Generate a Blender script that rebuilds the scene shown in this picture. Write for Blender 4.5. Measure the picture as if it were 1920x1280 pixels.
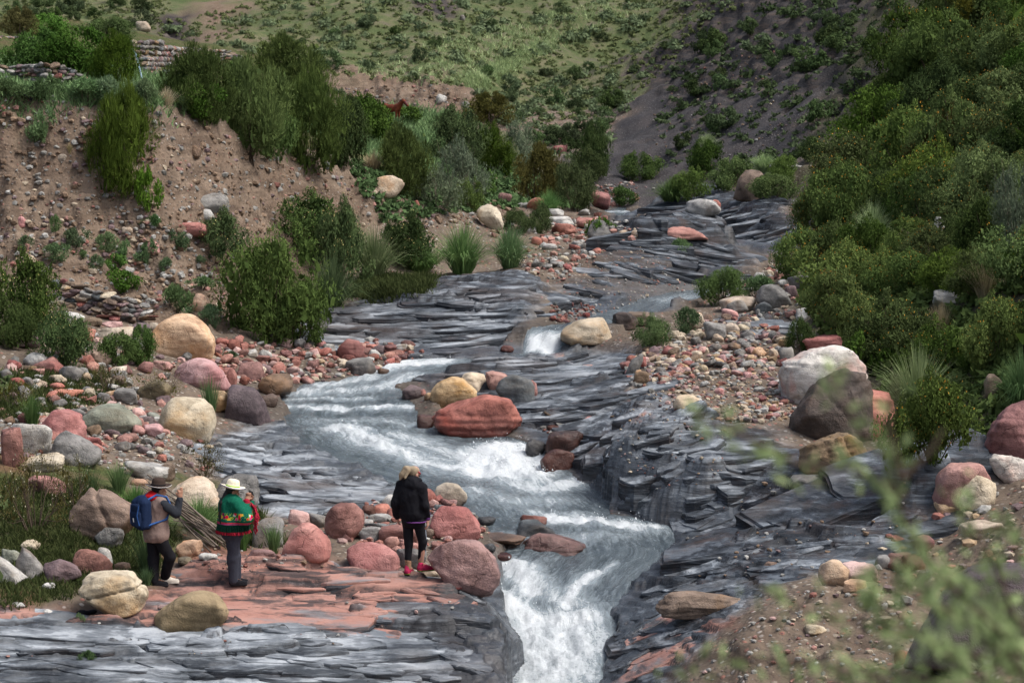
import bpy, math, random
import numpy as np
from mathutils import Vector, Matrix, Quaternion

for o in list(bpy.data.objects):
    bpy.data.objects.remove(o)
SC = bpy.context.scene
COL = SC.collection
R = math.radians

# ------------------------------------------------------------------ camera
IW, IH, FPX = 1920, 1280, 4500.0      # reference frame the measurements were taken in
CAMZ, PITCH = 10.6, 0.111
cam_d = bpy.data.cameras.new('camera')
cam = bpy.data.objects.new('camera', cam_d)
COL.objects.link(cam)
cam_d.sensor_width = 36.0
cam_d.lens = FPX / IW * 36.0
cam_d.clip_start = 0.2
cam_d.clip_end = 3000
cam.location = (0, 0, CAMZ)
cam.rotation_euler = (math.pi / 2 - PITCH, 0, 0)
cam_d.dof.use_dof = True
cam_d.dof.focus_distance = 44.0
cam_d.dof.aperture_fstop = 4.0
SC.camera = cam

# ------------------------------------------------------------------ overcast daylight
SUN_EL, SUN_AZ = R(58), R(105)         # azimuth measured from +Y towards +X
world = bpy.data.worlds.new('World')
SC.world = world
world.use_nodes = True
wn = world.node_tree
for n in list(wn.nodes):
    wn.nodes.remove(n)
wo = wn.nodes.new('ShaderNodeOutputWorld')
wb = wn.nodes.new('ShaderNodeBackground')
ws = wn.nodes.new('ShaderNodeTexSky')
ws.sky_type = 'NISHITA'
ws.sun_disc = False
ws.sun_elevation = SUN_EL
ws.sun_rotation = SUN_AZ
ws.air_density = 1.0
ws.dust_density = 6.0
ws.ozone_density = 1.0
wh = wn.nodes.new('ShaderNodeHueSaturation')      # cloud cover takes most of the blue out of the sky
wh.inputs['Saturation'].default_value = 0.75
wn.links.new(ws.outputs[0], wh.inputs['Color'])
wn.links.new(wh.outputs[0], wb.inputs['Color'])
wb.inputs['Strength'].default_value = 0.095
wn.links.new(wb.outputs[0], wo.inputs[0])
sun_d = bpy.data.lights.new('sun', 'SUN')
sun = bpy.data.objects.new('sun', sun_d)
COL.objects.link(sun)
sun_d.energy = 1.15
sun_d.angle = R(22)
sun_d.color = (1.0, 0.975, 0.945)
sdir = Vector((math.sin(SUN_AZ) * math.cos(SUN_EL), math.cos(SUN_AZ) * math.cos(SUN_EL), math.sin(SUN_EL)))
sun.rotation_euler = sdir.to_track_quat('Z', 'Y').to_euler()
sun.location = (0, 0, 60)
SC.view_settings.view_transform = 'Standard'
SC.view_settings.look = 'None'
SC.view_settings.exposure = 1.1
SC.view_settings.gamma = 1.0
SC.view_settings.use_curve_mapping = False
SC.render.engine = 'CYCLES'
SC.cycles.max_bounces = 6
SC.cycles.diffuse_bounces = 3
SC.cycles.glossy_bounces = 2
SC.cycles.transmission_bounces = 3
SC.cycles.transparent_max_bounces = 4
SC.cycles.caustics_reflective = False
SC.cycles.caustics_refractive = False
SC.cycles.use_denoising = True

rnd = random.Random(7)

# ------------------------------------------------------------------ numeric helpers
_T2 = np.random.RandomState(11).rand(256, 256).astype(np.float32)
_T3 = np.random.RandomState(12).rand(64, 64, 64).astype(np.float32)


def vn2(x, y):
    xf = np.floor(x); yf = np.floor(y)
    fx = (x - xf).astype(np.float32); fy = (y - yf).astype(np.float32)
    xi = xf.astype(np.int64) & 255; yi = yf.astype(np.int64) & 255
    xj = (xi + 1) & 255; yj = (yi + 1) & 255
    fx = fx * fx * fx * (fx * (fx * 6 - 15) + 10)
    fy = fy * fy * fy * (fy * (fy * 6 - 15) + 10)
    a = _T2[yi, xi]; b = _T2[yi, xj]; c = _T2[yj, xi]; d = _T2[yj, xj]
    return (a + (b - a) * fx + (c - a) * fy + (a - b - c + d) * fx * fy) * 2 - 1


def fbm2(x, y, octv=4, seed=0, gain=0.5):
    s = 0; amp = 1.0; tot = 0
    x = x + seed * 17.31; y = y + seed * 9.77
    for k in range(octv):
        s = s + amp * vn2(x, y); tot += amp
        x, y = (x * 0.8 - y * 0.6) * 2.03 + 31.7, (x * 0.6 + y * 0.8) * 2.03 + 11.3
        amp *= gain
    return s / tot * 1.6


def vn3(p):
    f = np.floor(p); w = p - f
    i = f.astype(np.int64) & 63; j = (i + 1) & 63
    w = w * w * (3 - 2 * w)
    x0, y0, z0 = i.T; x1, y1, z1 = j.T
    wx, wy, wz = w.T
    def L(a, b, t): return a + (b - a) * t
    c0 = L(L(_T3[x0, y0, z0], _T3[x1, y0, z0], wx), L(_T3[x0, y1, z0], _T3[x1, y1, z0], wx), wy)
    c1 = L(L(_T3[x0, y0, z1], _T3[x1, y0, z1], wx), L(_T3[x0, y1, z1], _T3[x1, y1, z1], wx), wy)
    return L(c0, c1, wz) * 2 - 1


def fbm3(p, octv=3, gain=0.5):
    s = 0; amp = 1.0
    for k in range(octv):
        s = s + amp * vn3(p)
        p = p * 2.03 + 7.9; amp *= gain
    return s


def sstep(a, b, x):
    t = np.clip((x - a) / (b - a), 0, 1)
    return t * t * (3 - 2 * t)


# ------------------------------------------------------------------ object helpers
def tag(o, label=None, cat=None, group=None, kind=None):
    if label: o['label'] = label
    if cat: o['category'] = cat
    if group: o['group'] = group
    if kind: o['kind'] = kind
    return o


def make_mesh(name, V, F, mats=(), smooth=True, attrs=None, fmat=None):
    """V (n,3); F (m,k) int array or list of such arrays with differing k"""
    me = bpy.data.meshes.new(name)
    V = np.ascontiguousarray(V, dtype=np.float32)
    Fs = F if isinstance(F, list) else [F]
    Fs = [np.asarray(f, dtype=np.int32) for f in Fs if len(f)]
    me.vertices.add(len(V))
    me.vertices.foreach_set('co', V.ravel())
    nl = sum(f.size for f in Fs); npoly = sum(len(f) for f in Fs)
    me.loops.add(nl)
    me.polygons.add(npoly)
    me.loops.foreach_set('vertex_index', np.concatenate([f.ravel() for f in Fs]))
    st = []; off = 0
    for f in Fs:
        st.append(off + np.arange(len(f)) * f.shape[1]); off += f.size
    me.polygons.foreach_set('loop_start', np.concatenate(st).astype(np.int32))
    me.polygons.foreach_set('use_smooth', np.full(npoly, bool(smooth)))
    for m in mats:
        me.materials.append(m)
    if fmat is not None:
        me.polygons.foreach_set('material_index', np.asarray(fmat, dtype=np.int32))
    for k, v in (attrs or {}).items():
        v = np.asarray(v, dtype=np.float32)
        if v.ndim == 1:
            a = me.attributes.new(k, 'FLOAT', 'POINT'); a.data.foreach_set('value', v)
        elif v.shape[1] == 3:
            a = me.attributes.new(k, 'FLOAT_VECTOR', 'POINT'); a.data.foreach_set('vector', v.ravel())
        else:
            a = me.attributes.new(k, 'FLOAT_COLOR', 'POINT'); a.data.foreach_set('color', v.ravel())
    me.update(calc_edges=True)
    return me


def link(name, data=None, parent=None, loc=None, rot=None, scale=None, mat=None):
    o = bpy.data.objects.new(name, data)
    COL.objects.link(o)
    if parent is not None: o.parent = parent
    if loc is not None: o.location = loc
    if rot is not None: o.rotation_euler = rot
    if scale is not None: o.scale = scale if hasattr(scale, '__len__') else (scale,) * 3
    if mat is not None and data is not None:
        if not len(data.materials): data.materials.append(mat)
        o.material_slots[0].link = 'OBJECT'
        o.material_slots[0].material = mat
    return o


# ------------------------------------------------------------------ node helper
class NT:
    def __init__(s, name):
        s.m = bpy.data.materials.new(name); s.m.use_nodes = True
        s.t = s.m.node_tree
        for n in list(s.t.nodes): s.t.nodes.remove(n)
        s.out = s.t.nodes.new('ShaderNodeOutputMaterial')

    def put(s, sock, v):
        if v is None: return
        if hasattr(v, 'is_output'): s.t.links.new(v, sock)
        elif isinstance(v, (tuple, list)) and sock.type == 'RGBA' and len(v) == 3: sock.default_value = (*v, 1)
        else: sock.default_value = v

    def n(s, typ, ins=None, out=0, **props):
        nd = s.t.nodes.new('ShaderNode' + typ)
        for k, v in props.items(): setattr(nd, k, v)
        for k, v in (ins or {}).items(): s.put(nd.inputs[k], v)
        return nd.outputs[out]

    def attr(s, name, out='Fac'): return s.n('Attribute', out=out, attribute_name=name)
    def math(s, op, a, b=None, c=None, clamp=False):
        ins = {0: a}
        if b is not None: ins[1] = b
        if c is not None: ins[2] = c
        return s.n('Math', ins, operation=op, use_clamp=clamp)

    def mix(s, f, a, b, blend='MIX'):
        nd = s.t.nodes.new('ShaderNodeMix'); nd.data_type = 'RGBA'; nd.blend_type = blend
        s.put(nd.inputs[0], f); s.put(nd.inputs[6], a); s.put(nd.inputs[7], b)
        return nd.outputs[2]

    def noise(s, vec, scale, detail=4, rough=0.55, out=0, dist=0.0):
        return s.n('TexNoise', {'Vector': vec, 'Scale': scale, 'Detail': detail, 'Roughness': rough, 'Distortion': dist}, out=out)

    def vor(s, vec, scale, out=0, feature='F1', rand=1.0):
        return s.n('TexVoronoi', {'Vector': vec, 'Scale': scale, 'Randomness': rand}, out=out, feature=feature)

    def mapv(s, vec, scale=(1, 1, 1), rot=(0, 0, 0), loc=(0, 0, 0)):
        return s.n('Mapping', {'Vector': vec, 'Scale': scale, 'Rotation': rot, 'Location': loc})

    def ramp(s, f, stops, interp='LINEAR'):
        nd = s.t.nodes.new('ShaderNodeValToRGB'); nd.color_ramp.interpolation = interp
        el = nd.color_ramp.elements
        while len(el) < len(stops): el.new(0.5)
        for e, (p, c) in zip(el, stops):
            e.position = p
            e.color = (c, c, c, 1) if isinstance(c, (int, float)) else (*c[:3], 1)
        s.put(nd.inputs[0], f)
        return nd.outputs[0]

    def rng(s, f, a, b, c=0.0, d=1.0):
        return s.n('MapRange', {'Value': f, 'From Min': a, 'From Max': b, 'To Min': c, 'To Max': d}, clamp=True)

    def bump(s, h, strength=0.4, dist=0.05, normal=None):
        return s.n('Bump', {'Height': h, 'Strength': strength, 'Distance': dist, 'Normal': normal})

    def bsdf(s, color, rough=0.8, normal=None, spec=0.3, **kw):
        ins = {'Base Color': color, 'Roughness': rough, 'Normal': normal, 'Specular IOR Level': spec}
        ins.update(kw)
        b = s.n('BsdfPrincipled', ins)
        s.t.links.new(b, s.out.inputs[0])
        return s.m


def plain(name, col, rough=0.8, var=0.25, scale=18.0, spec=0.25, bump=0.3, bdist=0.01):
    m = NT(name)
    co = m.n('TexCoord', out='Object')
    f = m.noise(co, scale, 5, 0.6)
    c = m.mix(m.rng(f, 0.3, 0.7), tuple(x * (1 - var) for x in col), tuple(min(1, x * (1 + var)) for x in col))
    return m.bsdf(c, rough, m.bump(f, bump, bdist), spec)
# ------------------------------------------------------------------ view rays -> places in the valley
def ray(px, py):
    a = (px - IW / 2) / FPX; b = (IH / 2 - py) / FPX
    c, s = math.cos(PITCH), math.sin(PITCH)
    dy = c + b * s
    return a / dy, (-s + b * c) / dy          # x and z gained per metre of y


SLOPE = 0.06


def on_h(px, py, h):
    """place seen at (px,py) lying h metres above the inclined plane of the stream bed"""
    if h < 0: h *= .5
    dx, dz = ray(px, py)
    y = (CAMZ - h) / (SLOPE - dz)
    return dx * y, y, CAMZ + dz * y


CP = []                                         # control places (u = x/y, t = ln y, e = (z-CAMZ)/y)
def H(*pts):
    for px, py, h in pts:
        x, y, z = on_h(px, py, h); CP.append((x / y, math.log(y), (z - CAMZ) / y))
def D(*pts):
    for px, py, y in pts:
        dx, dz = ray(px, py); CP.append((dx, math.log(y), dz))
def Wp(*pts):
    for x, y, z in pts: CP.append((x / y, math.log(y), (z - CAMZ) / y))


def DL(pts, step=38):
    for a, b in zip(pts[:-1], pts[1:]):
        n = max(1, int(abs(b[0] - a[0]) / step))
        for k in range(n):
            t = k / n; D(tuple(a[i] + (b[i] - a[i]) * t for i in range(3)))
    D(pts[-1])


# bedrock shelf under the walkers and the gorge
H((770, 1080, .5), (620, 1070, .55), (440, 1095, .6), (290, 1100, .68), (100, 1110, .85), (0, 1130, .9), (100, 1200, .55), (300, 1200, .5), (500, 1200, .4), (700, 1180, .4),
  (880, 1105, .42), (905, 1130, .3), (940, 1180, .22), (955, 1230, .12), (955, 1290, 0), (0, 1290, .4), (250, 1290, .35), (500, 1290, .25), (800, 1290, .1),
  (0, 1400, .2), (500, 1400, .0), (900, 1400, -.2))
H((1010, 1050, -.6), (1030, 1110, -1.1), (1035, 1150, -1.4), (1040, 1190, -1.65), (1040, 1240, -1.8), (1040, 1300, -1.95), (1040, 1420, -2.2))
H((1215, 1110, -.75), (1180, 1180, -1.0), (1160, 1240, -1.25), (1145, 1290, -1.4), (1270, 1120, -.45), (1250, 1180, -.55), (1240, 1250, -.7), (1320, 1130, .0), (1420, 1100, .3), (1500, 1060, .45),
  (1330, 1215, .1), (1440, 1140, .55), (1560, 1110, .75), (1400, 1200, .6), (1320, 1290, .1), (1400, 1290, .5))
D((1600, 1200, 33), (1500, 1290, 31.3), (1750, 1290, 29), (1900, 1200, 30), (1900, 1290, 27.5), (1900, 1080, 34), (1750, 1100, 35), (1650, 1080, 37), (1900, 1000, 36.5), (1750, 1000, 39.3), (1640, 1020, 41))
H((1500, 960, .5), (1400, 1000, .25), (1350, 1050, .1), (1600, 930, .8), (1700, 920, 1.0), (1480, 860, .9), (1600, 870, 1.1), (1720, 870, 1.5), (1560, 1000, .6))
D((1860, 850, 44.5), (1860, 920, 40.5), (1920, 830, 43.5))
# right outcrop and gravel bar
H((1150, 780, .65), (1180, 780, .85), (1250, 790, .95), (1350, 815, 1.0), (1420, 850, .8), (1390, 890, .65), (1330, 900, .6), (1250, 900, .5), (1190, 880, .5), (1150, 850, .5),
  (1125, 850, -.1), (1130, 900, -.25), (1180, 950, -.25), (1260, 975, -.25), (1330, 950, .15), (1270, 1000, -.3), (1300, 1040, -.25),
  (1190, 700, .6), (1230, 660, .75), (1300, 630, .95), (1400, 690, .85), (1250, 740, .7), (1450, 760, .85), (1350, 600, .9), (1400, 565, .85), (1470, 570, 1.0), (1440, 530, .9), (1480, 640, 1.1), (1470, 700, 1.0), (1340, 720, .8))
# central ledges
H((1100, 650, .5), (1170, 680, .5), (900, 682, .3), (800, 712, .14), (1000, 722, .25), (900, 720, .2), (1050, 770, .15), (1020, 800, .0), (1090, 800, -.1), (1130, 740, .4), (1100, 740, .25), (1060, 840, -.3), (1010, 700, .3),
  (1010, 640, .45), (1150, 630, .7))
# tilted ledge left of the little fall
H((640, 590, .75), (640, 650, .3), (720, 620, .55), (800, 565, .95), (880, 545, 1.15), (950, 540, 1.25), (1025, 560, 1.05), (1030, 590, .9), (985, 620, .7), (960, 645, .4), (900, 655, .32), (820, 662, .25), (780, 680, .16), (700, 660, .25), (720, 550, 1.0), (1040, 605, .75))
# upper slabs
H((1050, 520, 1.2), (1100, 490, 1.35), (1200, 500, 1.2), (1300, 505, 1.0), (1250, 455, 1.45), (1180, 440, 1.3), (1330, 545, .55), (1250, 560, .5), (1180, 590, .55), (1100, 600, .65), (1150, 550, .8), (1390, 485, .6), (1440, 470, .7),
  (1050, 560, .85), (1350, 500, .8), (1360, 450, 1.3), (1330, 430, 1.5))
D((1300, 405, 87), (1340, 420, 85), (1400, 395, 85), (1470, 410, 81.5), (1440, 445, 79.5), (1250, 395, 90), (1200, 412, 86.5), (1150, 395, 92), (1100, 440, 80.5), (1050, 425, 82), (1000, 460, 76.5), (1100, 405, 88))
# stony left shore and flat
H((520, 690, .15), (450, 705, .35), (560, 670, .3), (300, 690, .85), (360, 740, .6), (200, 700, 1.1), (100, 700, 1.3), (0, 700, 1.5), (490, 800, .12), (400, 830, .35), (300, 830, .6), (150, 820, .95), (0, 820, 1.3),
  (430, 900, .25), (300, 900, .6), (150, 950, .95), (0, 950, 1.3), (520, 860, .1), (600, 890, .06), (560, 820, .02), (500, 960, .2), (700, 930, .0), (640, 960, .1), (0, 1030, 1.1), (200, 1035, .85), (360, 1035, .72), (600, 1010, .4), (700, 1000, .3), (850, 985, .05), (930, 1000, -.4), (760, 1050, .42), (880, 1040, .1),
  (0, 600, 1.8), (150, 605, 1.5), (300, 605, 1.15), (420, 625, .85), (530, 640, .5), (640, 545, 1.1), (560, 600, .8))
# cut bank
DL([(-80, 470, 60.1), (0, 470, 60.1), (150, 485, 60.5), (300, 490, 61.5), (420, 500, 63.1), (560, 490, 66.9), (640, 480, 69.3)], 60)
DL([(-80, 380, 61.6), (0, 380, 61.6), (150, 385, 61.8), (300, 385, 62.4), (430, 385, 64.6), (560, 415, 68.9), (680, 425, 72.4), (760, 430, 74.6)], 50)
DL([(-80, 280, 62.5), (0, 280, 62.5), (150, 282, 62.7), (300, 285, 63.4), (420, 300, 65.6), (540, 335, 69.9), (660, 365, 73.1), (770, 395, 75.5)], 40)
DL([(-80, 196, 63.0), (0, 196, 63.0), (150, 198, 63.2), (300, 202, 63.9), (400, 236, 66.0), (520, 280, 70.3), (620, 308, 72.9), (700, 332, 74.9), (770, 357, 76.5)], 28)
DL([(-80, 184, 63.9), (0, 184, 63.9), (150, 186, 64.1), (300, 191, 64.9), (400, 222, 67.0), (520, 266, 71.5), (620, 294, 74.1), (700, 320, 76.1), (770, 345, 77.7)], 40)
H((760, 515, 1.0), (700, 535, 1.05))
D((860, 520, 69), (960, 508, 71.5), (850, 470, 74.5), (760, 430, 74.5), (850, 400, 82.5), (950, 400, 86.5), (1000, 380, 92), (1050, 372, 96), (1050, 330, 106), (800, 340, 84), (760, 300, 90))
# terraces behind the bank
D((0, 160, 72), (150, 165, 72), (300, 175, 73), (0, 120, 84), (160, 120, 84), (300, 130, 95), (200, 100, 99), (100, 70, 110), (300, 62, 125), (0, 0, 190), (300, 0, 190), (450, 100, 115), (600, 125, 140), (500, 60, 165), (600, 0, 195), (400, 180, 80), (520, 210, 92), (620, 240, 97))
D((640, 151, 138.5), (760, 151, 138.5), (830, 153, 138), (870, 182, 136.6), (640, 195, 136), (740, 197, 135.8), (810, 197, 135.5), (885, 217, 134), (735, 216, 128), (640, 215, 120), (700, 235, 112), (800, 262, 101), (900, 282, 103), (1000, 312, 105))
# head of the valley and far hillside
D((1140, 372, 96), (1120, 330, 108), (1100, 290, 126), (1060, 262, 146), (950, 232, 151), (900, 172, 153), (800, 142, 155), (800, 100, 159), (700, 60, 164), (800, 0, 173), (1000, 200, 156), (1100, 205, 155), (1000, 100, 166), (1000, 0, 179), (1200, 100, 172), (1200, 0, 189), (1100, 100, 168))
D((1180, 342, 109), (1200, 252, 130), (1250, 152, 151), (1300, 252, 112), (1300, 332, 99), (1250, 372, 94), (1300, 122, 139), (1350, 0, 166), (1400, 200, 112), (1400, 300, 97.5), (1400, 370, 89), (1500, 0, 139), (1500, 200, 101), (1500, 300, 89), (1500, 400, 81), (1480, 490, 75),
  (1650, 0, 116), (1650, 200, 88), (1650, 350, 74), (1650, 500, 64), (1600, 600, 59), (1540, 640, 58), (1800, 0, 100), (1800, 200, 78), (1800, 400, 64), (1800, 550, 56), (1800, 700, 50), (1750, 800, 47.3), (1640, 740, 52.5), (1920, 0, 94), (1920, 200, 72), (1920, 400, 59), (1920, 550, 52), (1920, 700, 47),
  (1560, 560, 62))
# surroundings outside the frame
D((-300, 700, 47), (-300, 950, 40), (-300, 1200, 34), (-300, 450, 57), (-300, 190, 62), (-300, 60, 100), (-300, 0, 190), (-900, 600, 45), (-900, 1200, 31), (-900, 190, 55), (-900, 0, 150), (-3000, 0, 60), (-3000, 800, 35),
  (2200, 0, 80), (2200, 400, 50), (2200, 800, 38), (2200, 1200, 26), (2800, 0, 60), (2800, 800, 28), (4000, 0, 40), (4000, 800, 22))
D((-300, -250, 260), (300, -250, 245), (900, -250, 215), (1300, -250, 215), (1700, -250, 150), (2100, -250, 100), (300, -700, 420), (900, -700, 360), (1500, -700, 280), (2100, -700, 160), (-1000, -500, 300), (300, -900, 600), (1200, -900, 560), (2500, -900, 200))
Wp((0, 2.5, 8.9), (-2, 2.5, 8.7), (2, 2.5, 9.0), (0, 6, 7.6), (-4, 6, 6.5), (4, 6, 7.9), (0, 12, 5.2), (-6, 12, 3.2), (6, 12, 5.6), (0, 20, 2.0), (-6, 20, 1.4), (5, 20, 3.6), (0, 26, 0.4), (-6, 26, 1.6), (5, 25, 2.6), (2, 26, .9))

CP = np.array(CP)


def rbf_fit(P, c=0.006):
    n = len(P)
    A = np.sqrt((P[:, None, 0] - P[None, :, 0]) ** 2 + (P[:, None, 1] - P[None, :, 1]) ** 2 + c * c)
    A += np.eye(n) * 1e-5 * -1
    Q = np.c_[np.ones(n), P[:, 0], P[:, 1]]
    M = np.block([[A, Q], [Q.T, np.zeros((3, 3))]])
    return np.linalg.solve(M, np.r_[P[:, 2], 0, 0, 0])


def rbf_eval(P, w, U, T, c=0.006):
    shp = U.shape
    U = U.ravel().astype(np.float32); T = T.ravel().astype(np.float32)
    out = w[-3] + w[-2] * U + w[-1] * T
    for k in range(len(P)):
        out += w[k] * np.sqrt((U - np.float32(P[k, 0])) ** 2 + (T - np.float32(P[k, 1])) ** 2 + np.float32(c * c))
    return out.reshape(shp)


NCU, NCT = 641, 700
UC = np.concatenate([np.linspace(-1.3, -.26, 60)[:-1], np.linspace(-.26, .26, 421), np.linspace(.26, 1.3, 60)[1:]])
TC = np.concatenate([np.linspace(math.log(2.5), math.log(24), 50)[:-1], np.linspace(math.log(24), math.log(215), 560), np.linspace(math.log(215), math.log(600), 40)[1:]])
_w = rbf_fit(CP)
EC = rbf_eval(CP, _w, *np.meshgrid(UC, TC))


def lookup(grid, ua, ta, u, t):
    u = np.clip(u, ua[0], ua[-1]); t = np.clip(t, ta[0], ta[-1])
    i = np.clip(np.searchsorted(ua, u) - 1, 0, len(ua) - 2)
    j = np.clip(np.searchsorted(ta, t) - 1, 0, len(ta) - 2)
    fu = (u - ua[i]) / (ua[i + 1] - ua[i]); ft = (t - ta[j]) / (ta[j + 1] - ta[j])
    return (grid[j, i] * (1 - fu) + grid[j, i + 1] * fu) * (1 - ft) + (grid[j + 1, i] * (1 - fu) + grid[j + 1, i + 1] * fu) * ft


_TS = np.linspace(math.log(18), math.log(400), 5000)


def hit_grid(grid, ua, ta, px, py):
    dx, dz = ray(px, py)
    e = lookup(grid, ua, ta, np.full(_TS.shape, dx), _TS)
    k = np.argmax(e >= dz)
    if e[k] < dz: k = len(_TS) - 1
    return math.exp(_TS[k])


def base_ut(px, py):
    y = hit_grid(EC, UC, TC, px, py)
    return ray(px, py)[0], math.log(y)


# fine grid of the ground sheet
FU = np.concatenate([np.linspace(-1.25, -.25, 40)[:-1], np.linspace(-.25, .25, 500), np.linspace(.25, 1.25, 40)[1:]])
FT = np.concatenate([np.linspace(math.log(2.6), math.log(25), 60)[:-1], np.linspace(math.log(25), math.log(100), 740)[:-1], np.linspace(math.log(100), math.log(210), 190)[:-1], np.linspace(math.log(210), math.log(580), 40)])
GU, GT = np.meshgrid(FU, FT)
GY = np.exp(GT); GX = GU * GY
GE = lookup(EC, UC, TC, GU.ravel(), GT.ravel()).reshape(GU.shape)
GZ = CAMZ + GE * GY


def poly_sd(poly, soft_box=0.03):
    """signed distance in metres (negative inside) of every ground vertex to a plan polygon given in (u,t)"""
    P = np.array(poly, dtype=np.float64)
    out = np.full(GU.shape, 9.0, dtype=np.float32)
    i0, i1 = np.searchsorted(FU, [P[:, 0].min() - soft_box, P[:, 0].max() + soft_box])
    j0, j1 = np.searchsorted(FT, [P[:, 1].min() - soft_box, P[:, 1].max() + soft_box])
    u = GU[j0:j1, i0:i1]; t = GT[j0:j1, i0:i1]
    d2 = np.full(u.shape, 1e9); ins = np.zeros(u.shape, bool)
    for a, b in zip(P, np.roll(P, -1, 0)):
        e = b - a; L = max(1e-12, e @ e)
        k = np.clip(((u - a[0]) * e[0] + (t - a[1]) * e[1]) / L, 0, 1)
        d2 = np.minimum(d2, (u - a[0] - k * e[0]) ** 2 + (t - a[1] - k * e[1]) ** 2)
        if a[1] != b[1]:
            ins ^= ((a[1] > t) != (b[1] > t)) & (u < (b[0] - a[0]) * (t - a[1]) / (b[1] - a[1]) + a[0])
    out[j0:j1, i0:i1] = np.sqrt(d2) * np.where(ins, -1, 1) * GY[j0:j1, i0:i1]
    return out


def line_d(pts):
    """distance in metres of every ground vertex to a plan polyline in (u,t)"""
    P = np.array(pts); out = np.full(GU.shape, 99.0, dtype=np.float32)
    i0, i1 = np.searchsorted(FU, [P[:, 0].min() - .04, P[:, 0].max() + .04])
    j0, j1 = np.searchsorted(FT, [P[:, 1].min() - .05, P[:, 1].max() + .05])
    u = GU[j0:j1, i0:i1]; t = GT[j0:j1, i0:i1]; d2 = np.full(u.shape, 1e9)
    for a, b in zip(P[:-1], P[1:]):
        e = b - a; L = max(1e-12, e @ e)
        k = np.clip(((u - a[0]) * e[0] + (t - a[1]) * e[1]) / L, 0, 1)
        d2 = np.minimum(d2, (u - a[0] - k * e[0]) ** 2 + (t - a[1] - k * e[1]) ** 2)
    out[j0:j1, i0:i1] = np.sqrt(d2) * GY[j0:j1, i0:i1]
    return out


def zone(pix, soft=0.5, rough=0.6):
    sd = poly_sd([base_ut(*p) for p in pix]) + EDGE * rough
    return 1 - sstep(-soft, soft, sd)


EDGE = fbm2(GX / 1.6, GY / 1.6, 5, 3) * 0.9

# ------------------------------------------------------------------ water plan
WPOLY = [(975, 662, .34), (900, 670, .3), (830, 674, .26), (760, 676, .22), (700, 692, .17), (640, 708, .12), (560, 722, .09), (520, 745, .06), (525, 775, .04), (565, 830, .02), (640, 875, 0), (740, 905, -.1), (815, 930, -.25), (865, 955, -.38),
         (905, 985, -.45), (940, 1010, -.5), (948, 1040, -.55), (935, 1075, -.75), (915, 1122, -1.15), (935, 1160, -1.35), (958, 1200, -1.5), (962, 1245, -1.6), (945, 1290, -1.68), (930, 1420, -1.9),
         (1110, 1420, -1.9), (1110, 1290, -1.68), (1128, 1240, -1.58), (1140, 1190, -1.45), (1150, 1150, -1.25), (1190, 1105, -.95), (1235, 1065, -.65), (1262, 1020, -.52), (1250, 985, -.48), (1200, 972, -.46), (1150, 962, -.44), (1120, 920, -.42), (1065, 885, -.4), (1030, 862, -.3),
         (1000, 830, -.12), (960, 820, -.04), (880, 812, 0), (800, 795, .02), (785, 770, .04), (760, 745, .06), (745, 722, .09), (800, 705, .16), (860, 694, .2), (930, 684, .26), (1000, 672, .33), (1040, 660, .36), (1062, 640, .55), (1075, 622, .78), (1110, 614, .82), (1160, 604, .78),
         (1230, 588, .62), (1300, 566, .55), (1345, 552, .56), (1345, 540, .6), (1270, 545, .58), (1200, 562, .56), (1130, 585, .72), (1060, 606, .84), (1010, 612, .84), (985, 622, .74), (975, 640, .52)]
WIN = [(620, 760, .05), (700, 800, .02), (760, 840, -.02), (860, 845, -.08), (940, 850, -.15), (880, 880, -.3), (960, 890, -.38), (1000, 940, -.43), (1060, 975, -.47), (1100, 1030, -.53), (1020, 1040, -.55), (1060, 1075, -.72), (1010, 1110, -1.0), (1080, 1110, -.95), (1020, 1140, -1.3), (1040, 1180, -1.48), (1040, 1240, -1.6),
       (1010, 640, .55), (1030, 630, .68), (1010, 655, .4)]
WPOLY2 = [(1345, 464, .92), (1380, 462, .9), (1445, 468, .82), (1450, 478, .78), (1415, 490, .72), (1385, 486, .76), (1360, 474, .85)]
WPOLY3 = [(1130, 398, None), (1165, 392, None), (1185, 402, None), (1160, 410, None)]


def wut(p):
    if p[2] is None:
        return base_ut(p[0], p[1])
    x, y, z = on_h(*p); return x / y, math.log(y)


WCP = []
for p in WPOLY + WIN:
    x, y, z = on_h(*p); WCP.append((x / y, math.log(y), (z - CAMZ) / y))
WCP = np.array(WCP)
_sel = (WCP[:, 1] > 0)
_wf = rbf_fit(WCP, .003)
wsd1 = poly_sd([wut(p) for p in WPOLY])
wsd2 = poly_sd([wut(p) for p in WPOLY2])
wsd3 = poly_sd([wut(p) for p in WPOLY3])
near = wsd1 < 3.0
WZ = np.full(GU.shape, -99.0)
WZ[near] = CAMZ + rbf_eval(WCP, _wf, GU[near], GT[near], .003) * GY[near]
WCP2 = []
for p in WPOLY2:
    x, y, z = on_h(*p); WCP2.append((x / y, math.log(y), (z - CAMZ) / y))
WCP2 = np.array(WCP2); _wf2 = rbf_fit(WCP2, .003)
n2 = wsd2 < 2.0
WZ[n2] = CAMZ + rbf_eval(WCP2, _wf2, GU[n2], GT[n2], .003) * GY[n2]
n3 = wsd3 < 2.0
WZ[n3] = GZ[n3] + .06
WSD = np.minimum(np.minimum(wsd1, wsd2), wsd3)
shore = WSD + EDGE * 0.22 * (1 - 0.5 * (GY > 70))

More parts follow.
